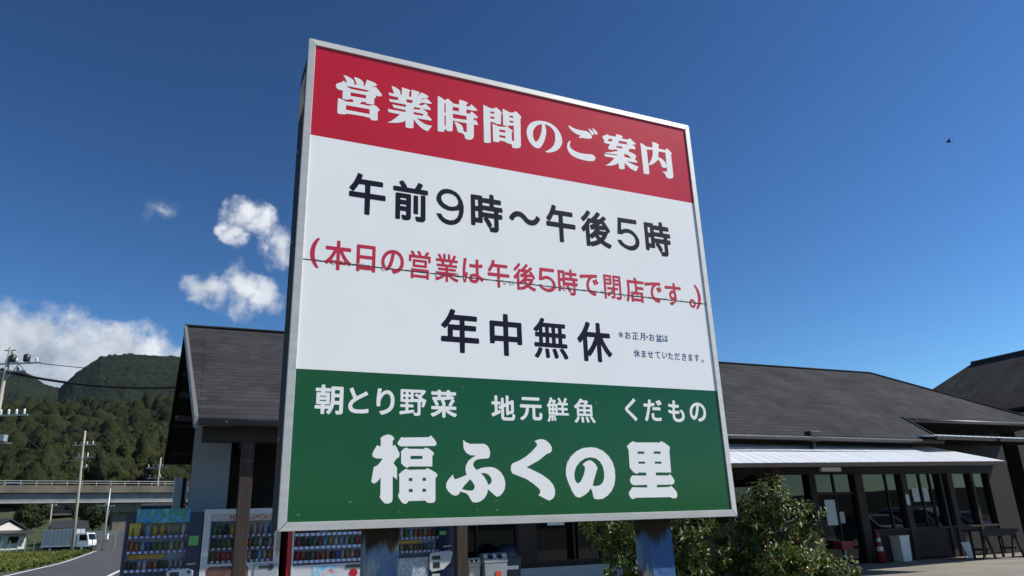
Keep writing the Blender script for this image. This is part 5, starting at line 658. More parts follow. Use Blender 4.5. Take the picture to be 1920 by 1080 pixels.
                     ('note_lettering', 'letter_blue', '5666,2598 5676,2597 5677,2598 5678,2599 5678,2667 5685,2651 5692,2638 5700,2625 5707,2617 5710,2617 5718,2626 5718,2628 5708,2639 5697,2657 5691,2668 5687,2677 5685,2684 5713,2684 5714,2685 5714,2686 5714,2697 5712,2698 5678,2698 5678,2732 5677,2733 5676,2734 5666,2733 5665,2731 5665,2698 5632,2698 5631,2698 5630,2697 5630,2686 5630,2685 5631,2684 5659,2684 5657,2677 5652,2666 5642,2648 5636,2639 5629,2630 5628,2630 5628,2697 5632,2706 5638,2721 5641,2728 5641,2730 5640,2732 5631,2735 5629,2734 5621,2715 5613,2701 5605,2688 5595,2675 5594,2673 5595,2671 5600,2662 5601,2661 5604,2663 5615,2675 5615,2599 5617,2598 5626,2598 5627,2599 5628,2600 5628,2622 5633,2616 5636,2616 5644,2625 5652,2637 5659,2649 5665,2664 5665,2599;5772,2603 5774,2603 5788,2603 5792,2604 5798,2608 5801,2612 5804,2617 5805,2622 5805,2631 5818,2623 5833,2610 5834,2610 5835,2612 5840,2620 5840,2624 5830,2633 5815,2642 5805,2647 5804,2648 5803,2665 5835,2669 5837,2669 5838,2671 5838,2682 5838,2683 5837,2684 5818,2681 5803,2680 5803,2697 5831,2699 5835,2700 5837,2701 5837,2704 5837,2712 5837,2714 5836,2714 5814,2712 5803,2711 5804,2727 5803,2728 5802,2729 5792,2729 5790,2728 5790,2710 5777,2710 5765,2712 5755,2713 5754,2713 5753,2712 5752,2708 5753,2700 5754,2698 5771,2697 5790,2696 5790,2680 5773,2680 5755,2682 5753,2682 5752,2681 5752,2670 5752,2668 5753,2667 5772,2665 5790,2665 5791,2650 5775,2650 5765,2647 5759,2643 5755,2638 5752,2631 5752,2620 5754,2614 5756,2612 5760,2608 5764,2605;5779,2617 5772,2618 5767,2620 5766,2622 5764,2626 5766,2631 5768,2633 5773,2636 5778,2636 5783,2637 5792,2636 5792,2625 5789,2620 5786,2618;5924,2607 5925,2606 5953,2606 5973,2608 5974,2609 5975,2613 5975,2623 5974,2625 5973,2625 5954,2622 5930,2621 5922,2623 5919,2625 5918,2627 5917,2629 5915,2636 5915,2675 5917,2675 5952,2679 5952,2666 5950,2656 5947,2655 5937,2657 5934,2656 5933,2654 5933,2645 5934,2643 5936,2642 5945,2641 5956,2641 5959,2643 5961,2645 5963,2650 5964,2659 5965,2680 5987,2681 5989,2682 5989,2687 5989,2695 5987,2696 5965,2695 5965,2716 5966,2723 5965,2725 5964,2725 5954,2726 5952,2724 5952,2693 5926,2691 5919,2690 5915,2690 5916,2720 5914,2721 5903,2721 5902,2720 5901,2718 5903,2710 5903,2688 5886,2686 5876,2686 5875,2684 5876,2672 5877,2670 5880,2670 5903,2673 5903,2632 5904,2623 5905,2619 5910,2612 5913,2610 5919,2608;6110,2609 6116,2609 6118,2610 6121,2620 6121,2624 6120,2625 6114,2625 6104,2627 6099,2629 6092,2633 6087,2637 6082,2644 6079,2652 6078,2659 6079,2668 6080,2673 6083,2682 6088,2691 6094,2698 6099,2702 6108,2706 6116,2707 6131,2708 6132,2709 6132,2722 6130,2723 6128,2723 6127,2723 6110,2722 6073,2718 6030,2714 6029,2713 6028,2711 6029,2700 6031,2698 6034,2697 6053,2701 6083,2705 6078,2699 6074,2693 6069,2682 6067,2677 6065,2666 6065,2654 6066,2646 6069,2636 6074,2629 6081,2621 6089,2616 6096,2612 6106,2609;6198,2613 6207,2612 6213,2616 6217,2621 6222,2630 6226,2639 6228,2646 6228,2648 6220,2659 6218,2659 6217,2658 6213,2644 6209,2636 6206,2632 6204,2630 6201,2630 6198,2632 6195,2636 6192,2646 6188,2661 6187,2673 6187,2680 6187,2709 6188,2717 6187,2719 6186,2719 6174,2720 6173,2719 6173,2675 6176,2650 6180,2636 6185,2624 6190,2618 6194,2614;6263,2635 6265,2634 6275,2639 6275,2641 6275,2649 6272,2666 6266,2685 6261,2700 6257,2708 6253,2714 6250,2715 6243,2712 6240,2710 6240,2708 6248,2694 6255,2675 6259,2655 6261,2637;6308,2604 6311,2604 6313,2605 6318,2620 6329,2657 6334,2679 6335,2689 6360,2694 6362,2696 6362,2708 6362,2709 6361,2710 6346,2707 6339,2705 6342,2723 6342,2726 6340,2727 6332,2728 6328,2728 6327,2727 6326,2715 6324,2704 6320,2703 6305,2703 6298,2704 6297,2704 6296,2702 6296,2691 6297,2689 6302,2688 6321,2688 6317,2667 6311,2648 6305,2627 6298,2611 6298,2609 6299,2607;6364,2606 6366,2606 6386,2606 6398,2608 6400,2610 6400,2622 6399,2623 6397,2623 6384,2621 6368,2621 6363,2622 6358,2624 6355,2628 6355,2631 6355,2636 6356,2644 6356,2647 6354,2648 6345,2648 6344,2647 6343,2645 6342,2637 6342,2625 6343,2619 6345,2616 6350,2611 6359,2607;6351,2668 6354,2668 6362,2669 6386,2669 6393,2668 6397,2668 6398,2669 6398,2670 6399,2681 6398,2682 6385,2684 6365,2684 6352,2683 6351,2682 6350,2681;6443,2604 6446,2604 6448,2605 6455,2625 6464,2657 6471,2689 6496,2694 6498,2696 6498,2707 6497,2709 6496,2710 6493,2710 6485,2707 6474,2705 6478,2726 6476,2727 6468,2728 6464,2728 6462,2727 6462,2715 6460,2704 6455,2703 6440,2703 6433,2704 6432,2704 6431,2702 6431,2691 6432,2689 6438,2688 6457,2688 6452,2667 6447,2648 6440,2627 6433,2611 6433,2609 6434,2607;6506,2606 6514,2605 6515,2606 6523,2606 6532,2607 6534,2608 6536,2611 6535,2622 6534,2623 6532,2623 6519,2621 6503,2621 6498,2622 6493,2624 6491,2628 6490,2636 6492,2643 6492,2647 6490,2648 6484,2648 6480,2648 6479,2647 6477,2637 6477,2625 6479,2619 6481,2616 6486,2611 6489,2609 6496,2607;6486,2668 6491,2668 6498,2669 6521,2669 6529,2668 6532,2668 6533,2669 6534,2670 6534,2681 6533,2682 6521,2684 6500,2684 6487,2683 6486,2682 6486,2681;6521,2696 6523,2695 6526,2697 6530,2699 6531,2701 6526,2712 6520,2723 6518,2723 6513,2720 6511,2719 6510,2717;6535,2702 6538,2701 6543,2704 6544,2706 6545,2707 6540,2718 6534,2728 6531,2728 6528,2727 6526,2726 6524,2723;6619,2603 6620,2603 6645,2603 6660,2604 6661,2605 6661,2607 6662,2614 6661,2619 6659,2621 6652,2619 6642,2618 6623,2618 6613,2620 6609,2622 6605,2625 6603,2630 6603,2635 6604,2642 6608,2649 6608,2651 6606,2652 6599,2654 6596,2654 6595,2653 6592,2647 6590,2640 6590,2635 6590,2625 6593,2618 6595,2614 6601,2609 6607,2606 6613,2604;6659,2637 6662,2637 6663,2638 6668,2646 6668,2648 6661,2659 6656,2670 6668,2673 6677,2675 6677,2677 6677,2680 6676,2688 6675,2690 6673,2690 6662,2686 6651,2684 6649,2688 6646,2699 6660,2702 6669,2705 6670,2708 6669,2716 6668,2718 6666,2719 6653,2715 6642,2713 6640,2728 6638,2729 6634,2729 6627,2728 6626,2727 6626,2725 6629,2711 6611,2711 6599,2712 6591,2713 6589,2712 6589,2708 6589,2701 6590,2699 6594,2698 6614,2697 6616,2697 6633,2697 6637,2683 6635,2682 6626,2682 6624,2681 6611,2681 6610,2682 6600,2682 6599,2683 6588,2683 6587,2682 6587,2681 6587,2669 6588,2668 6595,2668 6612,2668 6614,2667 6642,2668 6650,2652 6638,2654 6634,2654 6633,2651 6632,2643 6634,2641 6647,2640;6744,2603 6746,2603 6760,2603 6764,2604 6770,2608 6773,2612 6776,2617 6777,2622 6777,2631 6790,2623 6805,2610 6806,2610 6807,2612 6812,2620 6812,2624 6802,2633 6787,2642 6777,2647 6776,2648 6775,2665 6807,2669 6809,2669 6810,2671 6810,2682 6810,2683 6809,2684 6790,2681 6775,2680 6775,2697 6803,2699 6807,2700 6809,2701 6809,2704 6809,2712 6809,2714 6808,2714 6786,2712 6775,2711 6776,2727 6775,2728 6774,2729 6764,2729 6762,2728 6762,2710 6749,2710 6737,2712 6727,2713 6726,2713 6725,2712 6724,2708 6725,2700 6726,2698 6743,2697 6762,2696 6762,2680 6745,2680 6727,2682 6725,2682 6724,2681 6724,2670 6724,2668 6725,2667 6744,2665 6762,2665 6763,2650 6747,2650 6737,2647 6731,2643 6727,2638 6724,2631 6724,2620 6726,2614 6728,2612 6732,2608 6736,2605;6751,2617 6744,2618 6739,2620 6738,2622 6736,2626 6738,2631 6740,2633 6745,2636 6750,2636 6755,2637 6764,2636 6764,2625 6761,2620 6758,2618;6883,2603 6886,2602 6895,2606 6903,2612 6908,2616 6913,2622 6917,2627 6920,2634 6922,2641 6923,2647 6924,2659 6922,2669 6920,2675 6920,2696 6945,2696 6947,2696 6956,2696 6957,2696 6958,2698 6958,2709 6956,2711 6920,2711 6920,2723 6920,2727 6920,2729 6919,2730 6907,2730 6906,2729 6905,2726 6906,2717 6906,2711 6904,2710 6885,2710 6852,2709 6851,2708 6850,2707 6850,2696 6852,2694 6879,2695 6880,2696 6906,2696 6906,2687 6904,2687 6896,2687 6888,2684 6882,2678 6878,2672 6877,2668 6876,2662 6876,2653 6878,2647 6882,2641 6885,2638 6891,2635 6898,2633 6904,2634 6899,2627 6893,2623 6886,2619 6875,2615 6874,2614 6875,2612;6898,2648 6894,2649 6891,2652 6889,2657 6889,2660 6890,2666 6892,2670 6896,2673 6900,2673 6903,2673 6907,2670 6909,2665 6909,2659 6908,2655 6906,2650 6901,2648;7018,2594 7028,2594 7032,2595 7037,2599 7041,2603 7043,2608 7044,2612 7045,2617 7044,2623 7041,2631 7036,2638 7029,2641 7023,2642 7019,2642 7014,2639 7011,2637 7007,2633 7004,2625 7003,2622 7003,2613 7006,2605 7008,2601 7012,2597;7022,2605 7018,2607 7015,2611 7013,2616 7013,2620 7015,2624 7016,2627 7022,2630 7026,2630 7031,2628 7032,2626 7035,2620 7035,2616 7032,2610 7031,2608 7026,2605'), ('goods_lettering', 'letter_white', '471,1493 503,1493 511,1498 514,1565 567,1565 557,1547 542,1529 539,1517 543,1511 565,1494 574,1493 579,1495 592,1509 601,1521 617,1550 630,1585 641,1628 712,1626 712,1545 666,1543 660,1540 657,1531 670,1496 678,1493 728,1494 738,1497 754,1507 759,1515 763,1529 763,1864 760,1871 752,1875 606,1875 598,1871 596,1864 596,1682 594,1671 592,1644 586,1614 514,1613 512,1614 514,1626 572,1626 577,1629 580,1633 580,1781 577,1785 572,1788 514,1788 512,1800 587,1802 592,1807 593,1812 593,1840 589,1846 582,1849 514,1849 512,1886 510,1892 503,1895 474,1895 468,1893 464,1888 462,1849 397,1849 388,1844 386,1838 386,1810 392,1802 463,1800 462,1788 407,1788 401,1784 398,1777 399,1633 402,1629 407,1626 462,1626 463,1614 387,1612 381,1604 381,1574 384,1569 390,1565 462,1565 464,1502 466,1496;447,1670 445,1671 447,1685 531,1685 532,1684 531,1670;646,1677 644,1678 646,1728 711,1728 712,1727 711,1677;447,1729 445,1730 447,1742 531,1742 532,1741 531,1729;646,1776 644,1777 646,1827 711,1827 712,1826 711,1776;942,1517 1029,1517 1053,1519 1108,1526 1113,1528 1117,1533 1117,1574 1115,1580 1110,1583 1031,1571 955,1570 921,1577 906,1585 897,1592 889,1609 889,1623 897,1646 907,1659 930,1680 985,1715 1104,1779 1107,1784 1106,1789 1087,1821 1081,1824 1070,1822 1041,1803 947,1753 924,1798 898,1864 894,1869 889,1871 883,1871 853,1858 846,1850 846,1843 857,1817 883,1760 901,1724 863,1687 843,1656 835,1630 835,1599 837,1585 849,1561 859,1549 875,1537 899,1526;1298,1509 1310,1509 1341,1516 1380,1531 1406,1545 1430,1564 1456,1593 1473,1627 1482,1660 1485,1709 1483,1736 1478,1765 1463,1802 1443,1830 1426,1843 1411,1851 1397,1855 1382,1856 1365,1855 1339,1846 1313,1830 1287,1804 1286,1808 1288,1818 1298,1865 1296,1873 1287,1877 1251,1879 1244,1873 1241,1861 1241,1847 1232,1782 1227,1735 1227,1658 1231,1629 1234,1624 1239,1622 1268,1624 1277,1626 1281,1631 1283,1636 1279,1667 1284,1702 1292,1724 1304,1750 1315,1766 1330,1784 1342,1794 1361,1803 1373,1805 1389,1803 1401,1797 1409,1789 1416,1778 1422,1764 1427,1745 1431,1717 1429,1679 1420,1645 1413,1629 1404,1615 1390,1601 1368,1586 1341,1573 1311,1564 1279,1558 1274,1554 1272,1549 1273,1542 1289,1517;1778,1508 1828,1507 1840,1509 1854,1514 1866,1528 1868,1537 1869,1703 1900,1702 1881,1646 1883,1639 1887,1636 1909,1630 1916,1631 1921,1636 1933,1667 1952,1724 1954,1736 1950,1742 1933,1748 1912,1748 1911,1754 1904,1761 1880,1780 1927,1828 1947,1856 1947,1863 1943,1869 1923,1881 1772,1881 1765,1877 1756,1881 1715,1881 1579,1881 1572,1877 1572,1705 1574,1701 1579,1699 1645,1699 1645,1667 1574,1665 1570,1660 1570,1631 1572,1627 1578,1625 1645,1625 1645,1577 1567,1567 1562,1565 1558,1558 1560,1532 1563,1523 1569,1521 1766,1550 1768,1549 1765,1546 1764,1541 1773,1513;1770,1550 1768,1551 1773,1556 1774,1560 1774,1586 1770,1591 1754,1592 1699,1583 1688,1584 1688,1624 1760,1625 1764,1632 1764,1658 1762,1664 1756,1666 1688,1667 1689,1699 1756,1699 1763,1703 1824,1702 1824,1551;1612,1739 1612,1772 1646,1772 1647,1740;1687,1739 1687,1772 1722,1772 1723,1740;1765,1748 1765,1842 1772,1838 1876,1838 1877,1837 1866,1824 1847,1805 1830,1815 1809,1827 1804,1827 1781,1806 1779,1799 1783,1794 1809,1779 1852,1749;1612,1810 1612,1841 1646,1841 1646,1810;1687,1810 1687,1841 1722,1841 1722,1810;2202,1493 2236,1493 2244,1498 2246,1583 2281,1555 2301,1542 2344,1520 2383,1505 2392,1505 2397,1507 2420,1540 2419,1547 2415,1551 2375,1563 2344,1576 2315,1592 2291,1607 2403,1609 2408,1610 2412,1614 2413,1647 2408,1655 2332,1658 2348,1677 2376,1720 2386,1737 2387,1746 2382,1754 2350,1765 2375,1770 2380,1774 2382,1779 2380,1788 2356,1811 2351,1814 2341,1814 2317,1809 2315,1810 2317,1818 2406,1820 2411,1827 2410,1862 2406,1866 2401,1868 2317,1868 2315,1888 2311,1893 2305,1895 2269,1894 2264,1888 2263,1869 2260,1868 2178,1868 2176,1886 2172,1893 2166,1895 2137,1895 2130,1893 2126,1888 2125,1868 2039,1868 2032,1864 2030,1859 2030,1827 2034,1820 2040,1818 2125,1818 2127,1791 2090,1788 2051,1788 2043,1782 2042,1775 2050,1746 2056,1741 2068,1739 2061,1732 2062,1723 2078,1701 2099,1661 2105,1658 2034,1655 2028,1647 2029,1614 2034,1610 2039,1609 2146,1607 2114,1586 2085,1571 2025,1547 2020,1541 2021,1533 2044,1504 2049,1501 2054,1502 2087,1515 2130,1537 2165,1560 2193,1583 2195,1502 2197,1496;2113,1657 2140,1670 2143,1675 2144,1682 2132,1708 2109,1741 2164,1744 2169,1746 2177,1744 2176,1734 2194,1696 2197,1685 2195,1680 2194,1658;2246,1656 2244,1684 2247,1689 2246,1699 2240,1716 2224,1748 2296,1756 2336,1763 2339,1762 2313,1713 2291,1677 2291,1671 2294,1667 2312,1657;2178,1793 2176,1794 2178,1818 2262,1818 2263,1817 2262,1802'), ('goods_lettering', 'letter_white', '3191,1477 3293,1477 3321,1481 3332,1487 3342,1497 3348,1507 3356,1537 3357,1560 3352,1568 3327,1578 3321,1579 3316,1577 3313,1572 3307,1534 3301,1525 3296,1524 3185,1524 3177,1527 3174,1534 3175,1674 3207,1687 3209,1565 3212,1561 3217,1558 3246,1558 3251,1561 3255,1565 3256,1587 3260,1579 3265,1575 3294,1575 3306,1577 3319,1583 3330,1594 3336,1609 3338,1625 3339,1709 3339,1762 3341,1770 3340,1775 3336,1779 3316,1787 3308,1787 3286,1773 3255,1762 3255,1845 3254,1850 3250,1854 3217,1855 3209,1850 3208,1742 3176,1727 3173,1812 3169,1816 3164,1817 3136,1817 3129,1812 3127,1707 3090,1690 3085,1684 3085,1677 3092,1657 3100,1646 3108,1645 3127,1652 3127,1522 3134,1500 3146,1487 3156,1482 3171,1478;2990,1532 2996,1532 3100,1579 3117,1589 3123,1595 3123,1600 3118,1622 3115,1629 3111,1633 3103,1633 3072,1620 3070,1622 3070,1710 3110,1712 3116,1715 3118,1722 3118,1750 3114,1757 3110,1759 3070,1760 3070,1804 3070,1840 3068,1847 3060,1851 3029,1849 3025,1845 3023,1840 3023,1760 2982,1759 2978,1757 2974,1752 2974,1720 2978,1714 2984,1712 3023,1710 3023,1600 2976,1581 2971,1574 2971,1565 2980,1542 2983,1537;3256,1619 3255,1707 3260,1710 3291,1724 3291,1635 3289,1622 3286,1619;3462,1489 3472,1489 3504,1506 3530,1525 3551,1548 3563,1568 3579,1604 3586,1631 3594,1682 3650,1681 3650,1533 3656,1513 3665,1503 3678,1496 3690,1494 3770,1494 3785,1498 3794,1503 3804,1516 3810,1529 3814,1548 3817,1583 3817,1594 3812,1600 3782,1613 3777,1612 3772,1609 3770,1604 3767,1554 3764,1544 3759,1541 3701,1543 3698,1548 3698,1591 3698,1681 3805,1683 3809,1688 3810,1693 3810,1723 3805,1730 3800,1731 3449,1731 3444,1727 3442,1721 3442,1691 3447,1683 3541,1681 3537,1648 3530,1619 3523,1601 3510,1578 3499,1564 3487,1554 3470,1542 3444,1530 3439,1524 3440,1515 3457,1493;3484,1796 3769,1796 3775,1799 3777,1806 3777,1834 3775,1839 3770,1843 3485,1843 3479,1839 3476,1833 3476,1804 3479,1799;3923,1476 3933,1476 3943,1488 3953,1508 3961,1538 3965,1559 3964,1573 3957,1578 3944,1581 3936,1582 3931,1578 3927,1549 3919,1523 3902,1496 3904,1488;4160,1476 4190,1475 4197,1479 4198,1577 4274,1577 4281,1581 4282,1611 4278,1618 4197,1619 4198,1660 4258,1660 4263,1662 4265,1668 4265,1693 4261,1698 4197,1699 4197,1738 4268,1739 4272,1744 4272,1773 4266,1778 4232,1779 4262,1841 4260,1846 4254,1849 4226,1857 4221,1856 4218,1853 4207,1821 4194,1791 4187,1778 4163,1779 4151,1816 4132,1853 4124,1855 4098,1845 4095,1838 4113,1799 4119,1778 4093,1778 4088,1777 4086,1773 4084,1753 4080,1755 4043,1755 4042,1756 4063,1798 4064,1804 4062,1808 4042,1822 3995,1820 4001,1841 3999,1849 3994,1853 3966,1857 3961,1853 3948,1811 3939,1788 3924,1759 3905,1733 3902,1723 3905,1719 3914,1713 3927,1699 3927,1594 3929,1589 3934,1587 4056,1586 4046,1581 4044,1573 4066,1528 4075,1499 4081,1495 4103,1503 4108,1508 4108,1511 4099,1538 4080,1579 4081,1581 4088,1577 4155,1577 4156,1483;3976,1493 3987,1492 4000,1494 4006,1499 4008,1508 4006,1516 4006,1543 4003,1569 3999,1580 3994,1582 3974,1580 3967,1573 3971,1541 3971,1499;4027,1496 4037,1495 4050,1499 4054,1501 4056,1506 4055,1516 4047,1551 4038,1576 4033,1583 4028,1583 4012,1579 4006,1576 4004,1571 4019,1519 4021,1503;4080,1579 4075,1586 4076,1587 4080,1586;4088,1618 4087,1739 4155,1739 4156,1699 4136,1698 4101,1698 4096,1697 4094,1691 4094,1666 4096,1662 4101,1660 4155,1660 4156,1619;3966,1625 3965,1653 3987,1654 3988,1626;4025,1625 4024,1653 4048,1654 4049,1626;3966,1690 3965,1716 3987,1717 3988,1691;4025,1690 4024,1716 4048,1717 4049,1691;3969,1755 3981,1783 4010,1784 4006,1771 3997,1755;4405,1475 4415,1475 4436,1495 4452,1516 4471,1553 4474,1562 4472,1570 4447,1578 4438,1579 4435,1577 4420,1547 4410,1532 4379,1500 4378,1493 4381,1489;4719,1475 4727,1475 4754,1488 4758,1495 4750,1510 4729,1540 4705,1570 4693,1582 4706,1583 4710,1590 4710,1757 4708,1762 4702,1764 4615,1764 4614,1765 4628,1785 4641,1808 4642,1813 4640,1817 4617,1831 4534,1831 4533,1832 4538,1840 4538,1845 4536,1849 4529,1852 4504,1857 4496,1857 4471,1820 4450,1792 4426,1768 4384,1735 4380,1730 4382,1723 4404,1701 4412,1701 4425,1711 4428,1710 4428,1590 4430,1585 4435,1582 4683,1582 4684,1582 4683,1581 4661,1570 4658,1567 4657,1562 4693,1515;4511,1480 4524,1479 4539,1481 4546,1483 4550,1488 4548,1528 4541,1565 4537,1570 4518,1571 4504,1569 4499,1563 4505,1523 4507,1485;4610,1480 4617,1479 4638,1484 4645,1488 4647,1493 4644,1510 4636,1530 4617,1572 4608,1574 4585,1569 4581,1567 4579,1562 4580,1555 4599,1507 4605,1485;4471,1621 4471,1654 4544,1654 4544,1621;4589,1621 4589,1654 4666,1654 4666,1621;4471,1692 4471,1726 4544,1726 4544,1692;4589,1692 4589,1726 4666,1726 4666,1692;4485,1764 4483,1765 4506,1792 4579,1792 4580,1792 4576,1785 4559,1764'), ('goods_lettering', 'letter_white', '5512,1528 5523,1529 5549,1555 5552,1562 5550,1570 5494,1624 5401,1702 5388,1716 5387,1722 5396,1733 5490,1812 5541,1858 5543,1864 5541,1871 5517,1893 5508,1900 5503,1900 5499,1898 5487,1883 5459,1854 5350,1760 5335,1743 5328,1727 5329,1708 5341,1688 5454,1586;5737,1535 5746,1536 5753,1541 5771,1585 5804,1687 5826,1775 5901,1789 5908,1794 5910,1799 5910,1831 5908,1836 5903,1840 5893,1840 5837,1829 5847,1877 5847,1882 5840,1889 5812,1891 5799,1893 5792,1887 5789,1852 5783,1823 5771,1821 5727,1821 5704,1825 5697,1822 5693,1816 5693,1782 5699,1774 5717,1771 5773,1770 5759,1716 5742,1663 5721,1605 5700,1559 5700,1552 5705,1546;5935,1540 5987,1542 6015,1545 6024,1548 6030,1557 6029,1593 6025,1597 6020,1599 5972,1592 5926,1592 5916,1594 5895,1602 5889,1610 5887,1619 5887,1629 5892,1653 5890,1663 5883,1667 5864,1668 5852,1668 5847,1666 5842,1656 5838,1632 5839,1597 5845,1580 5859,1563 5878,1551 5901,1544;5872,1716 5885,1715 5910,1719 5979,1719 6004,1715 6017,1716 6024,1723 6026,1751 6024,1760 6018,1765 5979,1769 5915,1769 5872,1765 5867,1761 5865,1755 5865,1724 5867,1719;5981,1792 5989,1792 6009,1801 6013,1806 6014,1812 6006,1831 5995,1852 5980,1874 5975,1877 5969,1877 5949,1868 5944,1863 5942,1857 5944,1852 5963,1821 5973,1799;6026,1809 6035,1809 6052,1817 6057,1823 6059,1829 6052,1845 6042,1862 6025,1889 6020,1892 6010,1892 5994,1885 5989,1880 5987,1874 5990,1865 6009,1835 6018,1816;6342,1534 6394,1533 6421,1539 6447,1548 6468,1561 6485,1576 6497,1597 6505,1620 6507,1648 6505,1663 6496,1692 6486,1712 6470,1734 6463,1741 6457,1743 6424,1738 6416,1733 6414,1724 6416,1719 6431,1704 6441,1690 6450,1672 6455,1651 6455,1638 6449,1619 6442,1610 6431,1600 6419,1594 6396,1587 6365,1584 6343,1587 6330,1593 6317,1607 6313,1617 6309,1638 6311,1668 6363,1669 6386,1671 6398,1674 6403,1682 6405,1712 6402,1719 6394,1723 6363,1720 6317,1718 6316,1719 6322,1772 6325,1773 6370,1773 6393,1775 6401,1778 6406,1785 6406,1819 6402,1824 6396,1827 6356,1822 6330,1822 6329,1826 6330,1840 6337,1876 6336,1886 6330,1891 6320,1893 6294,1895 6289,1893 6284,1886 6280,1830 6277,1823 6248,1827 6205,1837 6196,1835 6191,1828 6190,1797 6196,1788 6231,1780 6274,1773 6267,1722 6257,1721 6246,1723 6193,1736 6188,1736 6184,1733 6181,1728 6181,1695 6184,1688 6191,1684 6221,1676 6261,1671 6262,1665 6260,1658 6260,1617 6267,1588 6276,1571 6294,1553 6304,1547 6325,1537;6803,1552 6814,1552 6842,1558 6875,1570 6900,1585 6918,1600 6939,1626 6954,1656 6961,1683 6963,1702 6963,1733 6961,1748 6956,1768 6944,1797 6933,1814 6913,1836 6892,1852 6867,1865 6836,1874 6791,1876 6763,1872 6733,1863 6696,1843 6679,1829 6651,1799 6633,1765 6623,1734 6621,1717 6621,1677 6623,1666 6628,1646 6637,1626 6651,1605 6665,1593 6689,1583 6712,1583 6732,1591 6740,1597 6761,1621 6784,1665 6806,1729 6824,1823 6829,1824 6847,1819 6874,1804 6888,1789 6897,1777 6906,1756 6911,1734 6911,1704 6909,1692 6904,1675 6895,1658 6884,1643 6869,1629 6839,1613 6816,1606 6788,1602 6782,1597 6779,1592 6781,1583 6794,1560;6696,1641 6682,1653 6673,1677 6670,1702 6671,1717 6677,1738 6684,1755 6701,1780 6719,1797 6733,1808 6751,1816 6761,1820 6770,1822 6771,1821 6763,1772 6752,1731 6736,1683 6722,1656 6709,1642 6704,1640')):
    fill_outlines(nm, rows(data), M[mk], sign, .0055)

# ------------------------------------------------------------------ market hall
def shingle_mat(name, c, c2, course=0.22, yscale=1.0):
    mt = mat(name, c, 0.9, 0, 0.12)
    nt = mt.node_tree; b = nt.nodes['Principled BSDF']
    g = nt.nodes.new('ShaderNodeTexCoord')
    mp = nt.nodes.new('ShaderNodeMapping'); mp.inputs['Scale'].default_value = (1, yscale, 1)
    nt.links.new(g.outputs['Object'], mp.inputs[0])
    br = nt.nodes.new('ShaderNodeTexBrick')
    br.inputs['Scale'].default_value = 1.0
    br.inputs['Brick Width'].default_value = 4.0; br.inputs['Row Height'].default_value = course
    br.inputs['Mortar Size'].default_value = 0.013; br.inputs['Mortar Smooth'].default_value = 0.3
    br.inputs['Color1'].default_value = (*c, 1); br.inputs['Color2'].default_value = (*c2, 1)
    br.inputs['Mortar'].default_value = (*[x * .55 for x in c], 1)
    br.inputs['Bias'].default_value = -0.1
    nt.links.new(mp.outputs[0], br.inputs['Vector'])
    n = nt.nodes.new('ShaderNodeTexNoise'); n.inputs['Scale'].default_value = 0.7; n.inputs['Detail'].default_value = 8
    nt.links.new(mp.outputs[0], n.inputs['Vector'])
    r = nt.nodes.new('ShaderNodeMapRange'); nt.links.new(n.outputs[0], r.inputs[0])
    r.inputs['From Min'].default_value = .3; r.inputs['From Max'].default_value = .7; r.inputs['To Min'].default_value = .72; r.inputs['To Max'].default_value = 1.3
    mx = nt.nodes.new('ShaderNodeVectorMath'); mx.operation = 'SCALE'
    nt.links.new(br.outputs['Color'], mx.inputs[0]); nt.links.new(r.outputs[0], mx.inputs['Scale'])
    b2 = nt.nodes.new('ShaderNodeTexBrick'); b2.inputs['Scale'].default_value = 1.0
    b2.inputs['Brick Width'].default_value = .27; b2.inputs['Row Height'].default_value = course; b2.inputs['Mortar Size'].default_value = 0
    b2.inputs['Color1'].default_value = (.85, .85, .86, 1); b2.inputs['Color2'].default_value = (1.14, 1.14, 1.14, 1)
    nt.links.new(mp.outputs[0], b2.inputs['Vector'])
    m3 = nt.nodes.new('ShaderNodeVectorMath'); m3.operation = 'MULTIPLY'
    nt.links.new(mx.outputs[0], m3.inputs[0]); nt.links.new(b2.outputs['Color'], m3.inputs[1])
    nt.links.new(m3.outputs[0], b.inputs['Base Color'])
    bp = nt.nodes.new('ShaderNodeBump'); bp.inputs['Strength'].default_value = .6; bp.inputs['Distance'].default_value = .02; bp.invert = True
    nt.links.new(br.outputs['Fac'], bp.inputs['Height']); nt.links.new(bp.outputs[0], b.inputs['Normal'])
    return mt
M['shingle'] = shingle_mat('slate shingles', (0.037, 0.038, 0.042), (0.043, 0.044, 0.048))
def glass_extra(nt, b, mp):
    pass
M['glass'] = mat('dark window glass', (0.004, 0.005, 0.006), 0.015, 0, .42)
M['interior'] = mat('dim shop wall', (0.02, 0.02, 0.02), 0.9)
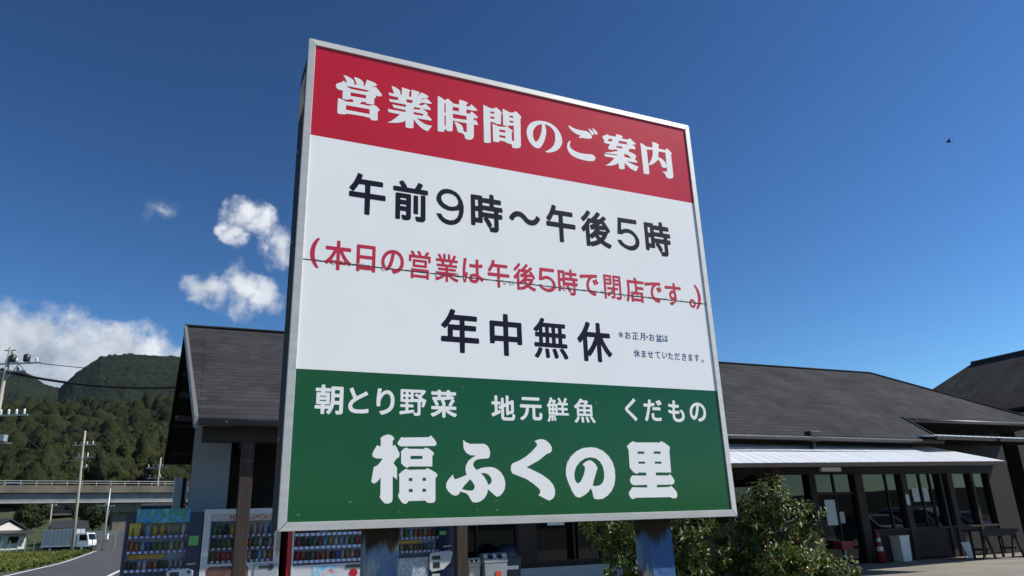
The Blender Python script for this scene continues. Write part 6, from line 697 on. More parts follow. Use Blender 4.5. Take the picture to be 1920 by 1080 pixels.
def corr_extra(nt, b, mp):
    w = nt.nodes.new('ShaderNodeTexWave'); w.wave_type = 'BANDS'; w.bands_direction = 'X'
    w.inputs['Scale'].default_value = .34; w.inputs['Distortion'].default_value = .4
    nt.links.new(mp.outputs[0], w.inputs['Vector'])
    mxx = nt.nodes.new('ShaderNodeMix'); mxx.data_type = 'RGBA'; mxx.blend_type = 'MULTIPLY'; mxx.inputs['Factor'].default_value = 1
    src = b.inputs['Base Color'].links[0].from_socket
    cr = nt.nodes.new('ShaderNodeMapRange'); nt.links.new(w.outputs[0], cr.inputs[0]); cr.inputs['To Min'].default_value = .88; cr.inputs['To Max'].default_value = 1.0
    cc = nt.nodes.new('ShaderNodeCombineColor'); [nt.links.new(cr.outputs[0], cc.inputs[i]) for i in range(3)]
    nt.links.new(src, mxx.inputs['A']); nt.links.new(cc.outputs[0], mxx.inputs['B']); nt.links.new(mxx.outputs['Result'], b.inputs['Base Color'])
    bp = nt.nodes.new('ShaderNodeBump'); bp.inputs['Strength'].default_value = .3; bp.inputs['Distance'].default_value = .04
    nt.links.new(w.outputs[0], bp.inputs['Height']); nt.links.new(bp.outputs[0], b.inputs['Normal'])
M['poly_sheet'] = mat('white corrugated sheet', (0.66, 0.69, 0.73), 0.4, 0, 0.5, var=.10, vscale=1.4, stretch=(3.2, .25, 1), extra=corr_extra)

hall = empty('market_hall', BO, TH, 'long low market hall with dark slate roof, deep eaves and dark glazed front', 'building')
def slope(name, poly, mt, thick=.09, parent=hall):
    return MB().prism(poly, (0, 0, -thick)).build(name, mt, parent)
K_ = 0.5484
def rz(p):
    return 3.7 + K_ * p
RX = 25.8
front = [(0, 0, 3.7), (20.36, -.28, rz(-.28)), (21.0, 1.35, rz(1.35)), (28.45, 1.35, rz(1.35)), (RX, 6.2, 7.1), (-.5, 6.2, 7.1)]
roof = slope('roof_slope', front, M['shingle'])
slope('roof_slope', [(-.5, 6.2, 7.1), (RX, 6.2, 7.1), (27.6, 11.8, 3.92), (-.82, 11.8, 3.92)], M['shingle'])
slope('roof_slope', [(RX, 6.2, 7.1), (28.45, 1.35, rz(1.35)), (29.4, 11.8, 3.9), (27.6, 11.8, 3.92)], M['shingle'])
# boards under the roof
def under(poly, d=.095):
    return [(a, p, z - d) for a, p, z in poly]
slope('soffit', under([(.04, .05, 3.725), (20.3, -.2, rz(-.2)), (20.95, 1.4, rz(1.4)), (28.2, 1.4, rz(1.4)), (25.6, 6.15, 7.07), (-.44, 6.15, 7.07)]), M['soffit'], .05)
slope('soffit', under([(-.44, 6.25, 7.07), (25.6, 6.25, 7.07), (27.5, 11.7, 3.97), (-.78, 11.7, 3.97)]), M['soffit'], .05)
# barge boards on the gable, ridge cap
def vbar(name, a, b, h, w, mt, parent=hall, drop=0.0):
    a, b = Vector(a), Vector(b)
    poly = [a + Vector((0, 0, .03)), b + Vector((0, 0, .03)), b - Vector((0, 0, h)), a - Vector((0, 0, h))]
    return MB().prism(poly, (-w, 0, 0)).build(name, mt, parent)
vbar('barge_board', (0.0, -.06, 3.69), (-.5, 6.2, 7.12), .2, .07, M['fascia'])
vbar('barge_board', (-.5, 6.21, 7.12), (-.82, 11.85, 3.93), .2, .05, M['soffit'])
MB().tube([(-.55, 6.2, 7.13), (RX, 6.2, 7.12)], .05, 6).build('ridge_cap', M['shingle'], hall)
MB().tube([(RX, 6.2, 7.12), (28.45, 1.35, rz(1.35) + .03)], .045, 6).build('hip_cap', M['shingle'], hall)
MB().tube([(20.36, -.28, rz(-.28) + .02), (21.0, 1.35, rz(1.35) + .02)], .03, 6).build('verge_trim', M['gutter'], hall)
# rafters showing below the gable overhang
for k in range(9):
    t = k / 8
    p = .8 + t * 10.2
    z = 7.0 - abs(p - 6.2) * K_ - .2
    x0 = -.42 - .3 * max(0, (p - 6.2) / 5.6)
    MB().box(x0, .02, p - .05, p + .05, z - .1, z + .0).build('purlin', M['wood_dark'], hall)
# eaves gutters with hooks, rainwater head
def gutter(a0, p0, z0, a1, p1, z1):
    g = MB().tube([(a0, p0 - .07, z0 - .09), (a1, p1 - .07, z1 - .09)], .062, 8).build('gutter', M['gutter'], hall, True)
    n = int((a1 - a0) / .95)
    for k in range(n):
        t = (k + .5) / n
        a, p, z = a0 + (a1 - a0) * t, p0 + (p1 - p0) * t, z0 + (z1 - z0) * t
        MB().bar((a, p + .02, z - .02), (a, p - .145, z - .085), .022, .012).build('gutter_hook', M['galv'], g)
gutter(.02, 0, 3.7, 20.36, -.28, rz(-.28))
gutter(21.0, 1.35, rz(1.35), 28.4, 1.35, rz(1.35))
hd = MB().box(15.25, 15.62, -.33, -.09, 3.42, 3.70).build('rainwater_head', M['gutter'], hall, bevel=.03)
MB().tube([(15.43, -.2, 3.43), (15.43, -.2, 3.32), (15.5, .5, 3.05)], .05, 8).build('downpipe', M['gutter'], hall, True)
# walls
def ribbed(a0, a1, p, z0, z1, pitch=.12, rib=.006):
    m_ = MB(); n = int((a1 - a0) / pitch); n = max(n, 1); w = (a1 - a0) / n
    prof = []
    for k in range(n):
        x = a0 + k * w
        prof += [(x, p), (x + w * .8, p), (x + w * .84, p - rib), (x + w * .96, p - rib)]
    prof.append((a1, p))
    prof2 = prof + [(a1, p + .12), (a0, p + .12)]
    m_.prism([(a, q, z0) for a, q in prof2], (0, 0, z1 - z0))
    return m_
ribbed(-.02, .74, 2.0, 0, 4.45).build('siding_wall', M['siding'], hall)
MB().prism([(-.02, 2.121, 0), (-.02, 10.6, 0), (-.02, 10.6, 4.4), (-.02, 6.2, 6.75), (-.02, 2.121, 4.5)], (.12, 0, 0)).build('gable_wall', M['wood_dark'], hall)
MB().box(.62, .74, 2.1205, 3.2, 0, 4.6).build('return_wall', M['wood_dark'], hall)
wl = MB(); wl.box(.741, 5.55, 3.2, 3.35, 0, 5.0); wl.build('porch_wall', M['wood_dark'], hall)
MB().box(5.42, 5.55, 2.0, 3.199, 0, 4.6).build('return_wall', M['wood_dark'], hall)
MB().box(5.551, 11.4, 2.0, 2.15, 1.72, 4.55).build('window_wall', M['wood_dark'], hall)
MB().box(5.551, 11.4, 2.0, 2.15, .52, .62).build('sill_wall', M['wood_dark'], hall)
MB().box(5.551, 11.4, 2.0, 2.15, 0, .519).build('plinth', mat('pale render', (.42, .43, .44), .8, var=.1), hall)
MB().box(7.52, 8.0, 1.98, 2.17, .621, 1.719).build('pier', M['wood_brown'], hall)
MB().box(5.551, 5.75, 1.985, 2.16, .621, 1.719).build('pier', M['wood_dark'], hall)
MB().box(9.9, 11.4, 1.985, 2.16, .621, 1.719).build('pier', M['wood_dark'], hall)
MB().box(11.28, 11.4, 2.151, 3.0, 0, 4.6).build('return_wall', M['wood_dark'], hall)
def window(a0, a1, z0, z1, p, splits=(), fw=.045, mt='wood_brown'):
    g = MB().box(a0 + fw, a1 - fw, p + .05, p + .06, z0 + fw, z1 - fw)
    f = MB()
    f.box(a0, a1, p - .012, p + .09, z0, z0 + fw).box(a0, a1, p - .012, p + .09, z1 - fw, z1)
    f.box(a0, a0 + fw, p - .0121, p + .0901, z0 + fw, z1 - fw).box(a1 - fw, a1, p - .0121, p + .0901, z0 + fw, z1 - fw)
    for s in splits:
        f.box(s - fw * .6, s + fw * .6, p - .0122, p + .0902, z0 + fw, z1 - fw)
    fo = f.build('window', M[mt], hall)
    g.build('pane', M['glass'], fo)
    return fo
window(5.751, 7.519, .621, 1.719, 2.02, (6.45,))
window(8.001, 9.899, .621, 1.719, 2.02, (9.1,))
# notice on a pane
MB().box(8.35, 8.83, 2.0, 2.004, 1.5, 1.66).build('notice', M['white_paint'], hall)
# timber posts and beam under the eave
for a in (.975, 5.46, 9.95, 14.4):
    MB().box(a - .12, a + .12, .27, .51, 0, 3.28).build('post', M['wood_brown'], hall, bevel=.01)
MB().box(.1, 19.9, .26, .52, 3.281, 3.58).build('eave_beam', M['wood_dark'], hall)
for a in (.975, 5.46, 9.95, 14.4):
    MB().box(a - .09, a + .09, .521, 3.0, 3.3, 3.52).build('cross_beam', M['wood_dark'], hall)
M['machine_white'] = mat('machine white enamel', (.50, .53, .57), .35, var=.05, vscale=3)
# glazed shop front
P0 = 3.0
MB().box(11.401, 28.2, P0, P0 + .16, 2.78, 5.1).build('lintel_wall', M['wood_dark'], hall)
MB().box(20.75, 27.0, P0, P0 + .16, .05, .95).build('sill_wall', M['wood_dark'], hall)
MB().box(20.7, 27.0, P0 - .05, P0 + .2, .951, 1.02).build('sill', M['wood_brown'], hall)
for (a, w, mt) in ((11.5, .2, 'wood_dark'), (13.8, .2, 'wood_dark'), (16.2, .2, 'wood_dark'), (18.35, .26, 'wood_dark'), (20.38, .36, 'wood_brown'), (22.5, .26, 'wood_brown'), (24.35, .12, 'wood_dark'), (24.82, .26, 'wood_brown'), (26.0, .14, 'wood_dark'), (27.15, .5, 'wood_dark')):
    MB().box(a - w / 2, a + w / 2, P0 - .06, P0 + .17, 0.02, 2.779).build('pier', M[mt], hall)
def pane(a0, a1, z0, z1, tilt=0.0):
    t = math.tan(tilt)
    MB().add([(a0, P0 + .08, z0), (a1, P0 + .08 + (a1 - a0) * t, z0), (a1, P0 + .08 + (a1 - a0) * t, z1), (a0, P0 + .08, z1)], [(0, 1, 2, 3)]).build('pane', M['glass'], hall)
for a0, a1, z0 in ((11.6, 13.7, .1), (13.9, 16.1, .1), (16.3, 18.22, .1), (18.48, 20.2, .06), (20.56, 22.37, 1.02), (22.63, 24.29, 1.02), (24.41, 24.69, 1.02), (24.95, 25.93, 1.02), (26.07, 26.9, 1.02)):
    pane(a0, a1, z0, 2.78, random.uniform(-.012, .012))
for a in (19.35, 21.75, 23.4, 23.9):
    MB().box(a - .035, a + .035, P0 + .04, P0 + .12, .06 if a < 20 else 1.021, 2.779).build('mullion', M['wood_dark'], hall)
MB().box(18.48, 20.2, P0 + .04, P0 + .12, 2.15, 2.22).build('transom', M['wood_dark'], hall)
MB().box(18.75, 19.62, P0 - .12, P0 - .001, 2.86, 3.0).build('ceiling_light', M['white_paint'], hall, bevel=.02)
MB().box(18.85, 19.3, P0 + .072, P0 + .078, 1.2, 1.98).build('poster', M['machine_white'], hall)
MB().box(19.42, 19.62, P0 + .072, P0 + .078, 1.25, 1.6).build('poster', mat('grey print', (.35, .36, .38), .6, c2=(.6, .6, .6), vscale=9), hall)
MB().box(22.42, 22.58, P0 - .066, P0 - .061, 1.75, 2.1).build('notice', M['machine_white'], hall)
MB().box(22.95, 23.28, P0 + .072, P0 + .078, 1.85, 2.3).build('poster', mat('grey print', (.35, .36, .38)), hall)
MB().box(23.44, 23.75, P0 + .072, P0 + .078, 1.85, 2.3).build('poster', mat('grey print', (.35, .36, .38)), hall)
MB().box(22.8, 23.85, P0 + .06, P0 + .071, 1.62, 1.7).build('shelf', M['wood_brown'], hall)
MB().box(11.401, 28.2, 7.0, 7.15, 0, 4.6).build('rear_wall', M['interior'], hall)
MB().box(28.05, 28.2, P0 + .161, 7.0, 0, 5.1).build('end_wall', M['wood_dark'], hall)
MB().box(27.401, 28.2, P0, P0 + .16, .0, 2.779).build('end_panel', M['wood_dark'], hall)
# lower canopy of white corrugated sheets
cn = empty('canopy', W(0, 0), TH, 'white corrugated plastic canopy over the shop entrance on a brown timber edge', 'canopy')
def sheet(a0, a1):
    pa = [(a0, .62, 3.21), (a1, .62 - (a1 - a0) * .0, 3.21)]
    f0 = -1.05 - (a0 - 11) * .09; f1 = -1.05 - (a1 - 11) * .09
    return MB().prism([(a0, .25, 3.38), (a0, f0, 2.77), (a1, f1, 2.77), (a1, .25, 3.38)], (0, 0, -.012)).build('sheet', M['poly_sheet'], cn)
for k in range(12):
    sheet(10.6 + k * .83, 10.6 + k * .83 + .822)
for p, z in ((-.1, 3.15), (-.7, 2.86)):
    MB().box(10.6, 20.5, p - .03, p + .03, z - .05, z + .0).build('purlin', M['wood_dark'], cn)
MB().bar((10.6, -.30, 3.165), (20.4, -.62, 3.11), .035, .022).build('batten', M['galv'], cn)
MB().bar((10.6, -1.0, 2.71), (20.6, -1.9, 2.71), .05, .10).build('fascia_board', M['wood_brown'], cn)
for k in range(11):
    a = 10.9 + k * .95
    MB().bar((a, .22, 3.30), (a, -.98 - (a - 11) * .09, 2.70), .05, .09).build('rafter', M['wood_dark'], cn)
# upper canopy beside it
c2 = empty('canopy', W(0, 0), TH, 'higher flat canopy with a thin white edge at the far end of the shop front', 'canopy')
MB().prism([(19.6, -.7, 3.62), (27.5, -.15, 3.64), (27.5, 2.9, 3.95), (19.6, 2.9, 3.93)], (0, 0, -.05)).build('sheet', M['poly_sheet'], c2)
MB().bar((19.6, -.72, 3.53), (27.5, -.17, 3.55), .05, .1).build('fascia_board', M['wood_dark'], c2)
for a in (20.2, 22.6, 25, 27.2):
    MB().bar((a, 2.9, 3.82), (a, -.6, 3.52), .07, .1).build('rafter', M['wood_dark'], c2)

# taller hall with its ridge across
wing = empty('side_hall', BO, TH, 'taller side hall with a dark slate roof rising at the edge of the picture', 'building')
M['shingle_cross'] = shingle_mat('slate shingles across', (0.036, 0.036, 0.039), (0.045, 0.045, 0.048))
zr = 8.0
slope('roof_slope', [(33, 6.6, zr), (33, 2.2, zr), (28.9, 2.2, 5.2), (28.9, 9.5, 5.2)], M['shingle_cross'], parent=wing)
slope('roof_slope', [(33, 6.6, zr), (37.2, 10.5, 5.2), (37.2, 2.2, 5.2), (33, 2.2, zr)], M['shingle_cross'], parent=wing)
slope('roof_slope', [(33, 6.6, zr), (28.9, 9.5, 5.2), (37.2, 10.5, 5.2)], M['shingle_cross'], parent=wing)
MB().tube([(33, 6.6, zr + .03), (33, 2.2, zr + .03)], .08, 6).build('ridge_cap', M['gutter'], wing)
MB().box(28.95, 36.8, 2.9, 9.2, 0, 5.1).build('wall', M['wood_dark'], wing)

# ------------------------------------------------------------------ vending machines
PAL = dict(green=(.06, .22, .05), tea=(.10, .16, .03), orange=(.50, .13, .02), red=(.40, .015, .02), brown=(.07, .03, .015), black=(.02, .02, .022), blue=(.03, .12, .45), sky=(.2, .45, .65), white=(.6, .6, .6), yellow=(.55, .38, .03), silver=(.4, .4, .42), gold=(.35, .22, .05), pink=(.5, .2, .25))
def drink_mat(k):
    c = tuple(x * .55 for x in PAL[k])
    return mat('drink ' + k, c, .3, .1, .5, c2=tuple(min(1, x * 1.0 + .05) for x in c), vscale=13, sharp=(.5, .62), stretch=(1, 1, 1.6))
def can_mesh(kind, h, r):
    if kind == 'bottle':
        prof = [(r * .9, 0), (r, .01), (r, h * .62), (r * .85, h * .72), (r * .42, h * .9), (r * .42, h)]
    else:
        prof = [(r * .85, 0), (r, .012), (r, h * .9), (r * .8, h * .97), (r * .8, h)]
    return MB().lathe(prof, 10)
CANS = {}
def drink(kind, h, r, colour, parent, loc):
    key = (kind, round(h, 3), round(r, 3), colour)
    if key not in CANS:
        o = can_mesh(kind, h, r).build('drink_' + kind, drink_mat(colour), parent, True)
        CANS[key] = o
    else:
        o = CANS[key].copy(); COL.objects.link(o); o.parent = parent
    o.location = loc
    return o
def button_mat(base, btn, pitch):
    nm = 'price strip %s %s' % (base, btn)
    def extra(nt, b, mp):
        br = nt.nodes.new('ShaderNodeTexBrick')
        br.offset = 0; br.inputs['Scale'].default_value = 1
        br.inputs['Brick Width'].default_value = pitch; br.inputs['Row Height'].default_value = .5
        br.inputs['Mortar Size'].default_value = pitch * .22; br.inputs['Mortar Smooth'].default_value = 0
        br.inputs['Color1'].default_value = br.inputs['Color2'].default_value = (*btn, 1); br.inputs['Mortar'].default_value = (*base, 1)
        g = nt.nodes.new('ShaderNodeTexCoord'); sp = nt.nodes.new('ShaderNodeSeparateXYZ'); cb = nt.nodes.new('ShaderNodeCombineXYZ')
        nt.links.new(g.outputs['Object'], sp.inputs[0]); nt.links.new(sp.outputs[0], cb.inputs[0]); cb.inputs[1].default_value = .25
        nt.links.new(cb.outputs[0], br.inputs['Vector']); nt.links.new(br.outputs['Color'], b.inputs['Base Color'])
    return mat(nm, base, .4, extra=extra)
M['pane_clear'] = mat('clear acrylic', (1, 1, 1), 0.03, 0, .5)
_b = M['pane_clear'].node_tree.nodes['Principled BSDF']; _b.inputs['Transmission Weight'].default_value = 1.0; _b.inputs['IOR'].default_value = 1.2

def cabinet(t, x0, x1, d, H, wx0, wx1, wz0, wz1, mt, cav=.16):
    """closed cabinet whose front (y=0) has a display recess"""
    m_ = MB()
    m_.box(x0, wx0, 0, d, .06, H); m_.box(wx1, x1, 0, d, .06, H)
    m_.box(wx0, wx1, 0, d, .06, wz0); m_.box(wx0, wx1, 0, d, wz1, H)
    m_.box(wx0, wx1, cav, d, wz0, wz1)
    m_.box(x0 + .05, x1 - .05, .05, d - .03, 0, .06)
    o = m_.build('cabinet', mt, t)
    MB().box(wx0 + .001, wx1 - .001, cav - .006, cav - .001, wz0 + .001, wz1 - .001).build('display_back', M['cavity'], t)
    return o
def strip_row(t, x0, x1, z, hgt, base, btn, pitch, y=.004):
    o = MB().box(x0, x1, -.004, .03, 0, hgt).build('button_strip', button_mat(base, btn, pitch), t)
    o.location = (0, y, z)
    return o
def fill_row(t, x0, x1, z, seq, kind, h, r, y=.09):
    n = len(seq)
    for i, c in enumerate(seq):
        drink(kind, h * random.uniform(.92, 1.03), r, c, t, (x0 + (x1 - x0) * (i + .5) / n, y, z))
PM = 1.0
M['machine_white'] = mat('machine white enamel', (.50, .53, .57), .35, var=.05, vscale=3)
# 1: navy machine with a picture header
v = empty('vending_machine', W(-1.08, PM), TH, 'navy blue drinks machine with a blue picture header and green sticker, end of the row', 'vending machine', 'drinks machines along the wall')
cabinet(v, 0, 1.36, .75, 1.98, .05, 1.10, .88, 1.90, M['navy'])
def picture(nm, cols, sc_=3.0):
    def extra(nt, b, mp):
        n = nt.nodes.new('ShaderNodeTexNoise'); n.inputs['Scale'].default_value = sc_; n.inputs['Detail'].default_value = 2
        nt.links.new(mp.outputs[0], n.inputs['Vector'])
        cr = nt.nodes.new('ShaderNodeValToRGB'); cr.color_ramp.interpolation = 'EASE'
        e = cr.color_ramp.elements
        e[0].position = .3; e[0].color = (*cols[0], 1); e[1].position = .7; e[1].color = (*cols[-1], 1)
        for i, c in enumerate(cols[1:-1]):
            q = e.new(.3 + .4 * (i + 1) / (len(cols) - 1)); q.color = (*c, 1)
        nt.links.new(n.outputs[0], cr.inputs[0]); nt.links.new(cr.outputs[0], b.inputs['Base Color'])
    return mat(nm, cols[0], .35, extra=extra)
hdr = MB().box(.17, 1.12, -.012, .02, 1.80, 2.06).build('header_picture', picture('header print', [(.02, .10, .32), (.05, .24, .45), (.04, .22, .12), (.10, .33, .5), (.02, .10, .32)], 4), v, bevel=.004)
MB().box(.06, 1.09, .012, .016, .89, 1.79).build('front_glass', M['pane_clear'], v)
fill_row(v, .08, 1.08, 1.56, ['tea', 'brown', 'sky', 'yellow', 'yellow', 'pink', 'sky', 'white'], 'bottle', .26, .048)
MB().box(.78, .97, .03, .05, 1.56, 1.74).build('promotion_card', mat('dark card', (.05, .06, .07), .5, c2=(.12, .09, .06), vscale=14), v)
MB().box(.065, .27, .045, .049, 1.545, 1.80).build('promotion_card', mat('yellow card', (.50, .36, .03), .5), v)
fill_row(v, .08, 1.08, 1.29, ['orange', 'orange', 'sky', 'blue', 'tea', 'green', 'tea', 'silver', 'gold', 'silver'], 'can', .17, .042)
fill_row(v, .08, 1.08, .97, ['black', 'brown', 'silver', 'white', 'red', 'gold', 'black', 'brown', 'silver', 'silver', 'silver'], 'can', .15, .036)
MB().box(.10, .72, .10, .104, 1.15, 1.23).build('promotion_card', mat('amber card', (.42, .26, .02), .5), v)
for z in (1.52, 1.245, .92):
    strip_row(v, .06, 1.09, z, .045, (.36, .39, .44), (.03, .06, .25), .10)
MB().box(1.135, 1.31, -.004, -.0005, 1.36, 1.54).build('sticker', mat('green sticker', (.05, .30, .05), .5, c2=(.2, .5, .15), vscale=20), v)
MB().tube([(1.14, -.02, 1.02), (1.30, -.02, 1.03)], .018, 8).build('handle', M['galv'], v)
MB().prism([(.80, 0, .80), (.80, 0, .90), (.86, 0, .93), (1.18, 0, .95), (1.27, 0, .90), (1.27, 0, .82), (1.15, 0, .55), (.85, 0, .55)], (0, -.05, 0)).build('coin_panel', M['machine_white'], v, bevel=.012)
MB().box(.86, 1.02, -.055, -.0495, .80, .89).build('coin_display', M['dark_plastic'], v)
MB().lathe([(.03, 0), (.03, .006)], 12).build('coin_button', M['dark_plastic'], v)
_o = bpy.data.objects['coin_button']; _o.rotation_euler = (rad(90), 0, 0); _o.location = (1.19, -.05, .88)
# 2: white machine
v = empty('vending_machine', W(.30, PM), TH, 'white drinks machine with red lettering over its top row, behind the timber post', 'vending machine', 'drinks machines along the wall')
cabinet(v, 0, 1.48, .75, 2.03, .13, 1.36, 1.0, 1.93, M['machine_white'])
MB().box(.14, 1.35, .012, .016, 1.01, 1.92).build('front_glass', M['pane_clear'], v)
MB().box(.135, 1.355, .02, .03, 1.80, 1.925).build('header_panel', mat('pale grey print', (.55, .56, .57), .4), v)
lat = '5,0 26,0 28,1 31,3 31,58 32,59 58,60 70,63 79,68 84,71 89,77 94,83 97,93 98,102 97,113 95,121 91,128 83,137 79,140 70,145 56,148 6,148 3,147 1,145 0,142 0,6 1,3;32,88 31,88 31,118 32,119 52,119 58,118 62,115 64,112 66,107 65,98 62,93 58,91 53,89;180,0 199,0 208,1 223,6 238,14 251,26 258,34 264,47 268,60 269,68 268,90 264,103 256,118 247,129 235,138 217,147 208,149 200,150 181,150 172,149 158,145 145,138 137,132 129,124 122,114 116,103 112,84 112,66 115,50 123,34 129,27 143,14 157,6 172,1;188,29 181,30 171,33 163,37 153,46 147,56 145,63 143,72 143,79 147,94 150,101 156,108 163,114 173,118 181,121 189,122 193,121 199,121 209,118 218,114 228,104 231,99 235,90 238,78 238,72 235,60 232,53 228,46 221,39 208,32 199,30;287,0 309,0 311,1 313,3 314,58 315,59 375,1 378,0 405,0 407,1 410,3 411,7 409,10 339,78 365,106 395,138 395,144 392,147 365,148 362,147 315,95 314,97 314,142 313,145 310,147 308,148 288,148 284,145 283,142 283,6 284,3;429,0 451,0 453,1 455,3 456,58 456,59 516,1 520,0 546,0 549,1 551,3 552,7 551,10 481,78 506,106 536,138 537,144 534,147 507,148 504,147 456,95 456,97 456,142 455,145 452,147 450,148 430,148 426,145 425,142 425,6 426,3;570,0 592,0 596,2 613,41 663,41 677,9 682,2 686,0 705,0 708,1 711,4 711,8 678,80 649,146 645,149 631,149 628,148 625,145 623,141 566,8 566,3;626,70 626,72 637,98 638,98 641,90 649,72 649,70;817,0 838,0 848,3 853,6 866,18 870,26 873,36 873,46 871,56 863,70 851,82 821,100 816,105 814,111 815,116 819,119 826,122 834,122 848,117 859,108 864,108 867,110 868,113 867,137 866,139 862,143 851,148 841,150 831,150 822,150 813,148 805,145 799,141 792,133 788,127 785,118 785,104 787,95 793,84 805,73 836,53 842,46 843,39 842,35 838,31 830,29 823,29 811,33 804,37 793,48 788,47 785,44 785,18 786,15 793,9 803,4;891,0 912,0 916,2 934,41 983,41 997,9 1002,2 1006,0 1025,0 1029,1 1031,4 1031,8 999,80 970,146 965,149 951,149 948,148 945,145 943,141 887,8 887,3;946,70 946,72 957,98 958,98 961,90 969,72 970,70;1050,0 1071,0 1074,1 1076,3 1076,58 1077,59 1104,60 1115,63 1125,68 1129,71 1135,77 1139,83 1142,93 1143,102 1142,113 1140,121 1136,128 1128,137 1125,140 1115,145 1101,148 1051,148 1049,147 1046,145 1045,142 1045,6 1046,3;1077,88 1076,88 1076,118 1077,119 1097,119 1103,118 1107,115 1109,112 1111,107 1110,98 1107,93 1104,91 1098,89;1162,0 1183,0 1186,1 1188,3 1188,58 1189,59 1216,60 1227,63 1236,68 1241,71 1246,77 1251,83 1254,93 1255,102 1254,113 1252,121 1248,128 1240,137 1236,140 1227,145 1213,148 1163,148 1161,147 1158,145 1157,142 1157,6 1158,3;1189,88 1188,88 1188,118 1189,119 1209,119 1215,118 1219,115 1221,112 1223,107 1222,98 1219,93 1216,91 1210,89;1337,0 1356,0 1365,1 1380,6 1395,14 1408,26 1415,34 1421,47 1425,60 1426,68 1425,90 1421,103 1413,118 1404,129 1392,138 1374,147 1365,149 1357,150 1338,150 1329,149 1315,145 1302,138 1294,132 1286,124 1279,114 1273,103 1269,84 1269,66 1272,50 1280,34 1286,27 1300,14 1314,6 1329,1;1345,29 1338,30 1328,33 1320,37 1310,46 1304,56 1302,63 1300,72 1300,79 1304,94 1307,101 1313,108 1320,114 1330,118 1338,121 1346,122 1350,121 1356,121 1366,118 1375,114 1385,104 1388,99 1392,90 1395,78 1395,72 1392,60 1389,53 1385,46 1378,39 1365,32 1356,30;1444,0 1466,0 1468,1 1470,3 1471,59 1472,60 1477,59 1482,57 1493,48 1522,3 1525,1 1528,0 1551,0 1555,2 1557,6 1555,11 1540,32 1527,54 1514,68 1513,70 1522,78 1526,84 1529,91 1530,96 1531,104 1530,114 1527,123 1523,130 1515,138 1511,141 1498,146 1489,148 1446,148 1442,146 1440,142 1440,6 1441,3;1472,89 1471,89 1471,119 1472,120 1482,120 1489,118 1494,116 1497,113 1499,108 1499,102 1496,95 1493,92 1487,89 1483,89;1639,0 1658,0 1667,1 1682,6 1697,14 1710,26 1717,34 1723,47 1727,60 1728,68 1727,90 1723,103 1715,118 1706,129 1694,138 1676,147 1667,149 1659,150 1640,150 1631,149 1617,145 1604,138 1596,132 1588,124 1581,114 1575,103 1571,84 1571,66 1574,50 1582,34 1588,27 1602,14 1616,6 1631,1;1647,29 1640,30 1630,33 1622,37 1612,46 1606,56 1604,63 1602,72 1602,79 1606,94 1609,101 1615,108 1622,114 1632,118 1640,121 1648,122 1652,121 1658,121 1668,118 1677,114 1687,104 1690,99 1694,90 1697,78 1697,72 1694,60 1691,53 1687,46 1680,39 1667,32 1658,30'
fill_outlines('header_lettering', [[(.48 + int(a) / 200 * .093, 1.815 + int(b) / 200 * .125) for a, b in (q.split(',') for q in p.split(' '))] for p in lat.split(';')], mat('red print', (.5, .02, .04), .5), v, .0185)
fill_row(v, .16, 1.34, 1.53, ['green', 'tea', 'black', 'yellow', 'black', 'brown', 'orange', 'silver', 'pink', 'sky', 'blue'], 'bottle', .24, .043)
fill_row(v, .16, 1.34, 1.29, ['black', 'brown', 'tea', 'gold', 'brown', 'black', 'red', 'red', 'tea', 'silver', 'brown', 'silver'], 'can', .17, .04)
fill_row(v, .16, 1.34, 1.05, ['tea', 'red', 'red', 'red', 'pink', 'red', 'brown', 'silver', 'brown', 'sky', 'silver', 'orange'], 'can', .17, .04)
for z in (1.49, 1.25, 1.01):
    strip_row(v, .14, 1.35, z, .045, (.36, .39, .44), (.02, .03, .08), .105)
MB().box(1.40, 1.475, -.004, -.0005, 1.1, 1.7).build('menu_card', mat('autumn print', (.25, .12, .05), .5, c2=(.5, .42, .25), vscale=25), v)
MB().prism([(.12, 0, .3), (.12, 0, .90), (.17, 0, .95), (.86, 0, .95), (.90, 0, .90), (.90, 0, .3)], (0, -.004, 0)).build('lower_panel', mat('maroon print', (.06, .015, .012), .4, c2=(.18, .12, .1), vscale=16), v)
MB().box(1.0, 1.46, -.02, -.0005, .45, .96).build('coin_panel', mat('grey panel', (.33, .36, .40), .4), v, bevel=.006)
MB().lathe([(.055, 0), (.055, .012)], 16).build('coin_slot', M['dark_plastic'], v)
_o = bpy.data.objects['coin_slot']; _o.rotation_euler = (rad(90), 0, 0); _o.location = (1.33, -.02, .90)
MB().box(1.10, 1.29, -.032, -.0201, .885, .92).build('coin_slot', M['dark_plastic'], v)
MB().box(1.02, 1.08, -.026, -.0201, .87, .93).build('sticker', mat('green sticker', (.05, .30, .05)), v)
# 3: red machine
v = empty('vending_machine', W(1.93, PM), TH, 'red drinks machine with a white lower front, behind the first blue sign post', 'vending machine', 'drinks machines along the wall')
cabinet(v, 0, 1.72, .75, 2.03, .12, 1.62, .90, 1.90, M['red_paint'])
MB().box(.13, 1.61, .012, .016, .91, 1.89).build('front_glass', M['pane_clear'], v)
MB().box(.10, 1.64, -.012, -.0005, .12, .895).build('lower_panel', M['machine_white'], v, bevel=.005)
MB().box(.085, .118, -.03, -.0005, .12, 1.92).build('edge_trim', M['silver_plastic'], v, bevel=.006)
fill_row(v, .16, 1.60, 1.50, ['red', 'tea', 'red', 'black', 'sky', 'white', 'green', 'silver', 'yellow', 'tea', 'blue', 'red', 'orange'], 'bottle', .25, .043)
fill_row(v, .16, 1.60, 1.25, ['red', 'brown', 'black', 'green', 'red', 'sky', 'yellow', 'white', 'sky', 'silver', 'green', 'red', 'yellow'], 'bottle', .2, .043)
